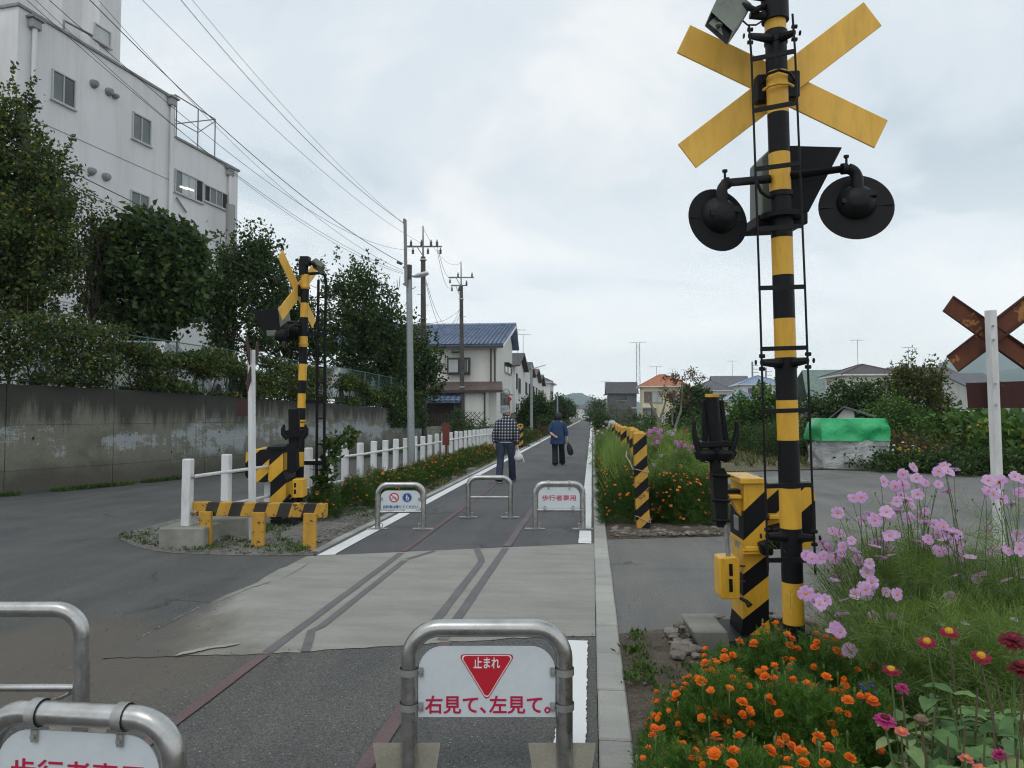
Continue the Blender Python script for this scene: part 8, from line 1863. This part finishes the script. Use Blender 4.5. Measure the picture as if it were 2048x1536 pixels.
for a in ((1898, 1264, 2.55, 'yc', 'crimson zinnia with a yellow centre, highest of the four', 1915), (1854, 1284, 2.6, 'yc', 'crimson zinnia with a yellow centre, left of the highest one', 1870), (1962, 1313, 2.45, 'yc', 'crimson zinnia with a yellow centre, right of the highest one', 1975), (1782, 1340, 2.6, 'yc', 'small crimson zinnia with a yellow centre, nearest the marigolds', 1800),
          (2026, 1280, 2.2, 'wine', 'large dark wine red zinnia at the right edge', 2030), (2044, 1335, 2.15, 'wine', 'second dark zinnia cut off by the right edge', 2050), (1804, 1380, 2.35, 'ball', 'pink globe shaped zinnia', 1825), (1770, 1440, 2.2, 'mag', 'bright magenta zinnia with a dark centre', 1800),
          (1803, 1463, 2.15, 'sal', 'small salmon zinnia beside the magenta one', 1830), (1932, 1518, 2.0, 'sal', 'coral zinnia at the bottom edge', 1940), (2000, 1514, 2.0, 'ball', 'plum coloured zinnia at the bottom right', 2000), (1960, 1540, 1.95, 'sal', 'orange red zinnia half cut off by the bottom edge', 1960), (1842, 1440, 2.3, 'seed', 'withered zinnia seed head', 1850)):
    zinnia(*a, leaves=5, ls=.14 if a[2] > 2.3 else .12, s=1.15 if a[3] == 'wine' else (.95 if a[3] != 'ball' else .9))
for u, v, d, lb in ((1905, 1400, 2.35, 'leafy zinnia shoot without a flower in the middle'), (1985, 1400, 2.2, 'leafy zinnia shoot at the right'), (1860, 1500, 2.05, 'low leafy zinnia shoot at the bottom'), (2030, 1420, 2.05, 'broad leaved zinnia shoot at the right edge'), (1780, 1520, 2.0, 'low zinnia shoot beside the marigolds'), (1930, 1440, 2.1, 'leafy zinnia shoot below the middle one'), (1955, 1365, 2.45, 'leafy zinnia shoot behind the others'), (1895, 1460, 2.2, 'leafy zinnia shoot left of the middle one'), (2010, 1490, 1.9, 'large leaved zinnia shoot at the bottom right'), (1830, 1420, 2.4, 'leafy zinnia shoot near the pink globe zinnia'), (1960, 1500, 2.0, 'pale leaved zinnia shoot at the bottom')):
    zinnia(u, v, d, 'none', lb, leaves=6, ls=.165)
for u, v, d, lb in ((1845, 1450, 2.25, 'low leafy zinnia shoot under the globe zinnia'), (1880, 1500, 2.15, 'low leafy zinnia shoot at the lower middle'), (1920, 1400, 2.5, 'leafy zinnia shoot deep in the clump'), (1970, 1450, 2.15, 'low leafy zinnia shoot right of the coral zinnia'), (2035, 1480, 1.85, 'low broad leaved zinnia shoot in the lower right corner'), (2020, 1390, 2.35, 'leafy zinnia shoot under the dark zinnias'),
                    (1900, 1350, 2.7, 'leafy zinnia shoot behind the crimson zinnias'), (1990, 1345, 2.6, 'upper leafy zinnia shoot at the right'), (1930, 1500, 1.95, 'leafy zinnia shoot touching the bottom edge'), (1870, 1400, 2.45, 'leafy zinnia shoot beside the seed head')):
    zinnia(u, v, d, 'none', lb, leaves=7, ls=.15)
bl2 = thing('ageratum', C(1745, 1372, 2.9), 'few small blue flowers between marigolds and cosmos', 'flowers'); bl2.location.z = 0; ORG[bl2.name].z = 0
mb = MB()
for u, v in ((1738, 1366), (1744, 1374), (1730, 1380), (1752, 1388), (1722, 1372)): mb.lathe([(.003, -.004), (.010, .002), (.006, .010), (.001, .012)], C(u, v, 2.9), 6)
mb.build('flowers', MATS['petal_blue'], bl2, kind='stuff'); foliage('foliage', [(bl2.location.x, bl2.location.y, .15, .16, .12, .15)], 40, 14, .03, .04, .025, 'leaf_mid', bl2)
# far red, yellow and white dots in the allotment
for u, v, d, n, mt, lb in ((1820, 905, 19.4, 16, 'petal_yellow', 'yellow orange flowers among the edging plants'), (1500, 842, 33, 8, 'petal_white', 'white blossoms over the hedge'), (1800, 893, 19.6, 8, 'petal_white', 'white blossoms right of the covered stack'), (1945, 858, 20.5, 4, 'petal_yellow', 'yellow squash blossoms dotted over the squash plants')):
    q = C(u, v, d); t = thing('blossoms', q, lb, 'flowers'); mb = MB()
    for _ in range(n): mb.lathe([(.01, -.01), (.045, .0), (.02, .03)], q + Vector((random.uniform(-.35, .35), random.uniform(-.3, .1), random.uniform(-.12, .12))), 6)
    mb.build('blossom_heads', MATS[mt], t, kind='stuff')
# climbing plant at the ladder foot, left
q = C(655, 829, 10.6); vt = thing('climbing_vine', (q.x, q.y, 0), 'leafy climber growing up the ladder foot beside the white fence', 'vine')
foliage('foliage', [bpx(652, 960, 14, 40, 10.6), bpx(660, 900, 14, 20, 10.6), bpx(690, 880, 20, 8, 10.6), bpx(700, 868, 12, 6, 10.6), bpx(648, 990, 12, 20, 10.6)], 60, 12, .04, .09, .07, 'leaf_mid', vt)
MB().tube([(q.x, q.y, 0), C(655, 950, 10.6), C(658, 900, 10.6), C(690, 884, 10.6), C(706, 866, 10.6)], [.02, .016, .012, .008, .004], 5).build('stem', MATS['bark'], vt, smooth=True)
# ------------------------------------------------------------------ people
M('skin', (.52, .30, .22), (.60, .36, .27), scale=8, rough=.55); M('hair_black', (.006, .006, .007), (.014, .013, .013), scale=60, rough=.5); M('hair_grey', (.22, .21, .20), (.3, .29, .28), scale=60, rough=.7)
M('denim', (.022, .032, .065), (.04, .055, .10), scale=14, rough=.85, fine=(90, .25)); M('trousers_black', (.008, .008, .010), (.016, .016, .02), scale=10, rough=.85); M('tunic_blue', (.012, .038, .10), (.02, .058, .14), scale=8, rough=.8, fine=(60, .12))
M('hat_grey', (.20, .22, .23), (.27, .29, .30), scale=12, rough=.9, fine=(90, .12)); M('shoe_black', (.015, .015, .017), (.03, .03, .03), rough=.6); M('sole_white', (.55, .55, .53), (.6, .6, .58), rough=.7); M('cuff_navy', (.010, .012, .025), (.018, .02, .035), scale=20, rough=.85)
M('bag_black', (.006, .007, .012), (.014, .015, .024), scale=10, rough=.6); M('shirt_pale', (.42, .50, .54), (.52, .60, .63), scale=8, rough=.85)
m, N, L, b, o = newmat('plaid'); v = coords(N); s_ = N.new('ShaderNodeSeparateXYZ'); L.new(v, s_.inputs[0])
def strp(x, per, w_): return mth(N, L, 'LESS_THAN', mth(N, L, 'FRACT', mth(N, L, 'ADD', mth(N, L, 'MULTIPLY', x, 1 / per), 40.2)), w_)
a_ = strp(s_.outputs[0], .066, .36); b2 = strp(s_.outputs[2], .066, .36); sm = mth(N, L, 'MULTIPLY', mth(N, L, 'ADD', a_, b2), .5)
L.new(ramp(N, L, sm, [(0, (.012, .014, .026)), (.5, (.09, .10, .13)), (1, (.52, .53, .56))]), b.inputs['Base Color']); b.inputs['Roughness'].default_value = .9
m, N, L, b, o = newmat('plastic_bag'); L.new(ramp(N, L, noise(N, L, coords(N), 9, 4, .7), [(.35, (.72, .72, .74)), (.6, (.62, .60, .64)), (.72, (.62, .30, .32))]), b.inputs['Base Color']); b.inputs['Roughness'].default_value = .3; bump(N, L, b, noise(N, L, coords(N), 30, 4, .7), .8, .01)
def skin_body(parent, verts, edges, radii, mat, name='body', sub=2):
    me = bpy.data.meshes.new(name); me.from_pydata([tuple(Vector(v) - ORG[root(parent).name]) for v in verts], edges, []); o = link(name, me, parent)
    me.materials.append(MATS[mat]); md = o.modifiers.new('skin', 'SKIN'); md.use_smooth_shade = True
    sv = me.skin_vertices[0].data if me.skin_vertices else None
    for i, r in enumerate(radii): sv[i].radius = r if isinstance(r, tuple) else (r, r)
    sv[0].use_root = True; o.modifiers.new('sub', 'SUBSURF').levels = sub; o.modifiers['sub'].render_levels = sub; return o
def hand(V, E, R, w_, dirv, side, curl=.5):
    """palm and five bent fingers growing from wrist vertex w_ along dirv"""
    d = Vector(dirv).normalized(); s = Vector(side).normalized(); n = d.cross(s); W = Vector(V[w_])
    V.append(W + d * .045); E.append((w_, len(V) - 1)); R.append((.030, .022)); pm = len(V) - 1
    for k, (off, ln) in enumerate(((-.027, .058), (-.009, .068), (.009, .062), (.026, .05))):
        p = V[pm] + s * off + d * .03; V.append(p); R.append(.011); E.append((pm, len(V) - 1)); i = len(V) - 1
        q = p + d * ln * .5 + n * ln * .15 * curl; V.append(q); R.append(.008); E.append((i, i + 1)); V.append(q + (d * (1 - curl * .7) + n * curl * .8) * ln * .5); R.append(.007); E.append((i + 1, i + 2))
    V.append(W + d * .03 - s * .03); R.append(.010); E.append((w_, len(V) - 1)); V.append(V[-1] + d * .03 - s * .012 + n * .01); R.append(.008); E.append((len(V) - 2, len(V) - 1))
def person(loc, label, J, mats, extra=None, hs=1.0):
    t = thing('person', loc, label, 'person'); o0 = Vector(loc); g = lambda k: Vector(J[k])
    V = [g('pelvis'), g('chest'), g('neck0'), g('neck'), g('head')]; E = [(0, 1), (1, 2), (2, 3), (3, 4)]; R = [(.13, .10), (.14, .10), (.07, .06), (.052, .052), (.078 * hs, .095 * hs)]
    V.append(g('crown')); E.append((4, 5)); R.append((.07 * hs, .085 * hs))
    for sd in 'LR':
        k = len(V); V += [g('hip' + sd), g('knee' + sd), g('ankle' + sd), g('toe' + sd)]; E += [(0, k), (k, k + 1), (k + 1, k + 2), (k + 2, k + 3)]; R += [.085, .055, .036, (.036, .022)]
        k = len(V); V += [g('sho' + sd), g('elb' + sd), g('wri' + sd)]; E += [(2, k), (k, k + 1), (k + 1, k + 2)]; R += [.055, .045, .034]; hand(V, E, R, k + 2, J['hand' + sd], J['palm' + sd], .6)
    bd = skin_body(t, V, E, R, 'skin')
    # face: nose, ears, eyes, mouth on the far side
    f = (g('face') - g('head')).normalized(); h = g('head'); sx = f.cross(Vector((0, 0, 1))).normalized()
    MB().tube([h + f * .085 * hs + Vector((0, 0, .02)), h + f * .108 * hs - Vector((0, 0, .015))], [.008, .013], 6).build('nose', MATS['skin'], t, smooth=True)
    for s in (-1, 1):
        MB().tube([h + sx * s * .078 * hs + Vector((0, 0, .02)), h + sx * s * .088 * hs, h + sx * s * .078 * hs - Vector((0, 0, .022))], [.008, .014, .008], 6).build('ear', MATS['skin'], t, smooth=True)
        MB().lathe([(.001, -.004), (.009, 0), (.001, .004)], h + f * .086 * hs + sx * s * .03 + Vector((0, 0, .018)), 8).build('eye', MATS['hair_black'], t)
    MB().tube([h + f * .088 * hs - sx * .02 - Vector((0, 0, .045)), h + f * .088 * hs + sx * .02 - Vector((0, 0, .045))], .004, 5).build('mouth', MATS['rust_plate'], t)
    # trousers
    mb = MB(); up = (0, 1, 0)
    mb.tube([g('pelvis') + Vector((0, 0, .10)), g('pelvis'), g('pelvis') - Vector((0, 0, .07)), g('pelvis') - Vector((0, 0, .125))], [mats['waist'], mats['hipr'], (mats['hipr'][0] * .93, mats['hipr'][1] * .92), (mats['hipr'][0] * .6, mats['hipr'][1] * .6)], 18, up=up)
    for sd in 'LR':
        a, k, n = g('hip' + sd), g('knee' + sd), g('ankle' + sd); hr = mats['leg']
        mb.tube([a + Vector((0, 0, .04)), a.lerp(k, .3), a.lerp(k, .8), k, k.lerp(n, .35), k.lerp(n, .8), n + (n - k).normalized() * .035], [(hr[0] * 1.08, hr[0] * 1.15), (hr[0], hr[0] * 1.02), (hr[1], hr[1]), (hr[1] * .97, hr[1] * .97), (hr[1] * 1.02, hr[1] * 1.05), (hr[2], hr[2]), (hr[2] * 1.08, hr[2] * 1.1)], 14, up=up)
    mb.build('trousers', MATS[mats['trousers']], t, smooth=True)
    for sd in 'LR':
        n, to = g('ankle' + sd), g('toe' + sd); d = (to - n); dl = d.length; hl = n - Vector((d.x, d.y, 0)).normalized() * .05
        zs = min(to.z, n.z - .05)
        MB().tube([hl + Vector((0, 0, -.045)), n + Vector((0, 0, -.04)), n.lerp(to, .6) - Vector((0, 0, .008)), to + d.normalized() * .04 - Vector((0, 0, .0))], [(.036, .034), (.045, .045), (.046, .036), (.03, .02)], 10, up=(0, 0, 1)).build('shoe', MATS['shoe_black'], t, smooth=True)
        MB().tube([hl + Vector((0, 0, -.076)), n + Vector((0, 0, -.078)), n.lerp(to, .6) - Vector((0, 0, .035)), to + d.normalized() * .045 - Vector((0, 0, .016))], [(.036, .009), (.046, .010), (.047, .010), (.03, .008)], 8, up=(0, 0, 1)).build('sole', MATS[mats.get('sole', 'shoe_black')], t, smooth=True)
    return t, g
# man in the plaid jacket
pm = G(1012, 965); pm.z = 0
JM = dict(pelvis=(0, 0, .90), chest=(0, .03, 1.18), neck0=(0, .05, 1.40), neck=(-.01, .07, 1.47), head=(-.03, .11, 1.555), crown=(-.035, .11, 1.62), face=(-.12, .22, 1.55),
          hipL=(-.10, 0, .88), kneeL=(-.12, -.03, .47), ankleL=(-.13, -.20, .095), toeL=(-.15, -.06, .035), hipR=(.10, 0, .88), kneeR=(.12, .06, .47), ankleR=(.12, .22, .10), toeR=(.15, .37, .045),
          shoL=(-.165, .04, 1.335), elbL=(-.245, -.01, 1.08), wriL=(-.255, .03, .85), handL=(0, .1, -1), palmL=(0, 1, 0), shoR=(.165, .04, 1.335), elbR=(.24, -.01, 1.08), wriR=(.25, .0, .84), handR=(0, .05, -1), palmR=(0, 1, 0))
JM = {k: (Vector(v) + pm if k[:4] not in ('hand', 'palm') else Vector(v)) for k, v in JM.items()}
man, g = person(pm, 'man in a black and white plaid jacket, jeans and grey bucket hat walking away', JM, dict(waist=(.165, .12), hipr=(.175, .135), leg=(.098, .078, .078), trousers='denim', sole='sole_white'))
mb = MB(); up = (0, 1, 0)
mb.tube([pm + Vector(q) for q in ((0, 0, .93), (0, .0, .98), (0, .01, 1.10), (0, .03, 1.25), (0, .045, 1.36), (-.005, .055, 1.425), (-.01, .065, 1.46))], [(.175, .14), (.195, .16), (.20, .165), (.205, .16), (.18, .135), (.10, .09), (.065, .065)], 22, up=up)
for s, sd in ((-1, 'L'), (1, 'R')):
    a, e_, w_ = g('sho' + sd), g('elb' + sd), g('wri' + sd); mb.tube([a - Vector((s * .085, 0, -.022)), a - Vector((s * .03, 0, -.008)), a.lerp(e_, .12), a.lerp(e_, .5), e_, e_.lerp(w_, .5), w_ + Vector((0, 0, .03))], [.045, .062, .074, .076, .068, .062, .052], 14, up=up)
mb.build('jacket', MATS['plaid'], man, smooth=True)
mb = MB(); mb.tube([pm + Vector((0, 0, .90)), pm + Vector((0, 0, .955))], [(.172, .13), (.19, .145)], 20, up=up)
for sd in 'LR': w_ = g('wri' + sd); mb.tube([w_ + Vector((0, 0, .045)), w_ - Vector((0, 0, .01))], [.046, .036], 12, up=up)
mb.build('knit_cuffs', MATS['cuff_navy'], man, smooth=True, kind='stuff')
MB().tube([pm + Vector((-.01, .062, 1.44)), pm + Vector((-.012, .07, 1.49))], [.075, .068], 14).build('collar', MATS['cuff_navy'], man, smooth=True)
MB().tube([pm + Vector((0, -.01, .885)), pm + Vector((0, -.01, .90))], [(.178, .138), (.178, .138)], 18, up=up).build('belt_line', MATS['sole_white'], man, smooth=True)
ht = g('head') + Vector((0, 0, .035)); Rh = Matrix.Rotation(.12, 3, 'X') @ Matrix.Rotation(-.14, 3, 'Y')
MB().lathe([(.142, -.035), (.112, .0), (.102, .03), (.092, .08), (.066, .10), (.0, .105)], ht, 22, rot=Rh).build('bucket_hat', MATS['hat_grey'], man, smooth=True)
MB().tube([g('head') + Vector((0, -.012, -.05)), g('head') + Vector((0, -.012, .03))], [(.062, .075), (.078, .094)], 14, up=up).build('hair', MATS['hair_grey'], man, smooth=True)
# white plastic bag in his right hand
hb = g('wri' + 'R') + Vector((.015, 0, -.10)); bag = thing('plastic_bag', hb - Vector((0, 0, .30)), 'white plastic shopping bag hanging from the man\'s right hand', 'bag')
mb = MB(); rings = [(.0, .012, .012), (-.05, .035, .022), (-.09, .06, .05), (-.16, .095, .07), (-.22, .10, .075), (-.27, .07, .05), (-.285, .02, .02)]
mb.tube([hb + Vector((.005 * i, 0, z)) for i, (z, a, b2) in enumerate(rings)], [(a, b2) for z, a, b2 in rings], 14, up=up)
for p in mb.v: p += Vector((mn.noise(p * 22), mn.noise(p * 19 + Vector((5, 0, 0))), mn.noise(p * 17))) * .022
mb.build('bag_body', MATS['plastic_bag'], bag, smooth=True)
for s in (-1, 1): MB().tube([hb + Vector((s * .03, 0, -.05)), hb + Vector((s * .02, 0, .0)), hb + Vector((s * .004, 0, .035))], [.016, .010, .008], 6).build('handle', MATS['plastic_bag'], bag, smooth=True)
MB().tube([hb + Vector((.10, -.02, -.20)), hb + Vector((.135, -.02, -.27)), hb + Vector((.14, -.03, -.30))], [.03, .018, .004], 6).build('bag_corner', MATS['plastic_bag'], bag, smooth=True)
# woman in the blue tunic
pw = G(1116, 931); pw.z = 0
JW = dict(pelvis=(0, 0, .84), chest=(-.01, .02, 1.10), neck0=(-.01, .03, 1.28), neck=(-.01, .05, 1.34), head=(-.015, .07, 1.44), crown=(-.015, .07, 1.50), face=(-.01, .2, 1.44),
          hipL=(-.09, 0, .83), kneeL=(-.09, .02, .45), ankleL=(-.075, -.10, .085), toeL=(-.09, .03, .03), hipR=(.09, 0, .83), kneeR=(.11, .07, .45), ankleR=(.12, .16, .10), toeR=(.13, .30, .05),
          shoL=(-.165, .02, 1.25), elbL=(-.255, -.03, .99), wriL=(-.115, -.20, .885), handL=(1, -.05, -.45), palmL=(0, .4, 1), shoR=(.165, .02, 1.25), elbR=(.235, .0, .98), wriR=(.27, .02, .79), handR=(.12, .05, -1), palmR=(0, 1, 0))
JW = {k: (Vector(v) + pw if k[:4] not in ('hand', 'palm') else Vector(v)) for k, v in JW.items()}
wom, g = person(pw, 'dark haired woman in a blue tunic and black trousers with one hand behind her back', JW, dict(waist=(.15, .12), hipr=(.17, .14), leg=(.10, .085, .088), trousers='trousers_black'), hs=.95)
mb = MB()
mb.tube([pw + Vector(q) for q in ((0, 0, .63), (0, 0, .72), (0, 0, .84), (-.005, .005, .98), (-.01, .015, 1.12), (-.01, .025, 1.24), (-.01, .03, 1.295), (-.01, .04, 1.33))], [(.235, .165), (.225, .16), (.21, .155), (.198, .145), (.20, .14), (.185, .12), (.12, .085), (.06, .055)], 22, up=up)
for s, sd in ((-1, 'L'), (1, 'R')):
    a, e_, w_ = g('sho' + sd), g('elb' + sd), g('wri' + sd); f = .35 if sd == 'L' else .55; mb.tube([a - Vector((s * .075, 0, -.02)), a - Vector((s * .025, 0, -.006)), a.lerp(e_, .12), a.lerp(e_, .5), e_, e_.lerp(w_, f)], [.04, .055, .066, .070, .066, .058], 14, up=up)
mb.build('tunic', MATS['tunic_blue'], wom, smooth=True)
h = g('head'); mb = MB(); mb.tube([h + Vector(q) for q in ((0, -.02, -.115), (0, -.022, -.08), (0, -.02, -.02), (0, -.012, .05), (0, -.005, .10), (0, 0, .128))], [(.085, .075), (.108, .095), (.118, .105), (.112, .108), (.078, .08), (.02, .02)], 20, up=up)
for p in mb.v: p += Vector((mn.noise(p * 14), mn.noise(p * 13), mn.noise(p * 12 + Vector((3, 3, 0))))) * .016
mb.build('hair', MATS['hair_black'], wom, smooth=True)
hb = g('wriR') + Vector((.02, 0, -.09)); bag2 = thing('cloth_bag', hb - Vector((0, 0, .42)), 'long black cloth bag hanging from the woman\'s right hand', 'bag')
mb = MB(); rings = [((0, 0, 0), .012, .01), ((.015, 0, -.05), .022, .014), ((.035, 0, -.13), .07, .03), ((.06, 0, -.24), .085, .04), ((.085, 0, -.33), .085, .045), ((.10, 0, -.385), .06, .035), ((.105, 0, -.40), .02, .01)]
mb.tube([hb + Vector(q) for q, a, b2 in rings], [(a, b2) for q, a, b2 in rings], 12, up=up); mb.build('bag_body', MATS['bag_black'], bag2, smooth=True)
for s in (-1, 1): MB().tube([hb + Vector((s * .012, 0, -.05)), hb + Vector((s * .006, .0, .03))], .006, 6).build('handle', MATS['bag_black'], bag2)
# stooping gardener in the allotment
pg = C(1226, 829, 44); pg.z = 0
JG = dict(pelvis=(.18, 0, .78), chest=(-.05, 0, .98), neck0=(-.24, 0, 1.03), neck=(-.30, 0, 1.02), head=(-.39, 0, 1.0), crown=(-.44, 0, 1.02), face=(-.44, 0, .88),
          hipL=(.18, -.09, .77), kneeL=(.10, -.10, .42), ankleL=(.16, -.12, .09), toeL=(.02, -.12, .03), hipR=(.18, .09, .77), kneeR=(.08, .10, .42), ankleR=(.20, .12, .09), toeR=(.06, .12, .03),
          shoL=(-.20, -.17, 1.0), elbL=(-.26, -.19, .74), wriL=(-.36, -.16, .52), handL=(-.2, 0, -1), palmL=(1, 0, 0), shoR=(-.20, .17, 1.0), elbR=(-.24, .18, .74), wriR=(-.34, .15, .52), handR=(-.2, 0, -1), palmR=(1, 0, 0))
JG = {k: (Vector(v) + pg if k[:4] not in ('hand', 'palm') else Vector(v)) for k, v in JG.items()}
gar, g = person(pg, 'gardener in a pale shirt stooping among the flowers right of the path', JG, dict(waist=(.15, .12), hipr=(.16, .15), leg=(.095, .075, .07), trousers='trousers_black'))
mb = MB(); mb.tube([g('pelvis') + Vector((.03, 0, .02)), g('pelvis').lerp(g('chest'), .5), g('chest'), g('neck0')], [(.13, .17), (.14, .18), (.14, .19), (.08, .10)], 16)
for s, sd in ((-1, 'L'), (1, 'R')): a, e_, w_ = g('sho' + sd), g('elb' + sd), g('wri' + sd); mb.tube([a, a.lerp(e_, .5), e_, e_.lerp(w_, .8)], [.075, .068, .06, .05], 10)
mb.build('shirt', MATS['shirt_pale'], gar, smooth=True)
MB().lathe([(.16, -.02), (.11, .0), (.10, .07), (0, .10)], g('head') + Vector((-.02, 0, .04)), 16).build('sun_hat', MATS['hat_grey'], gar, smooth=True)
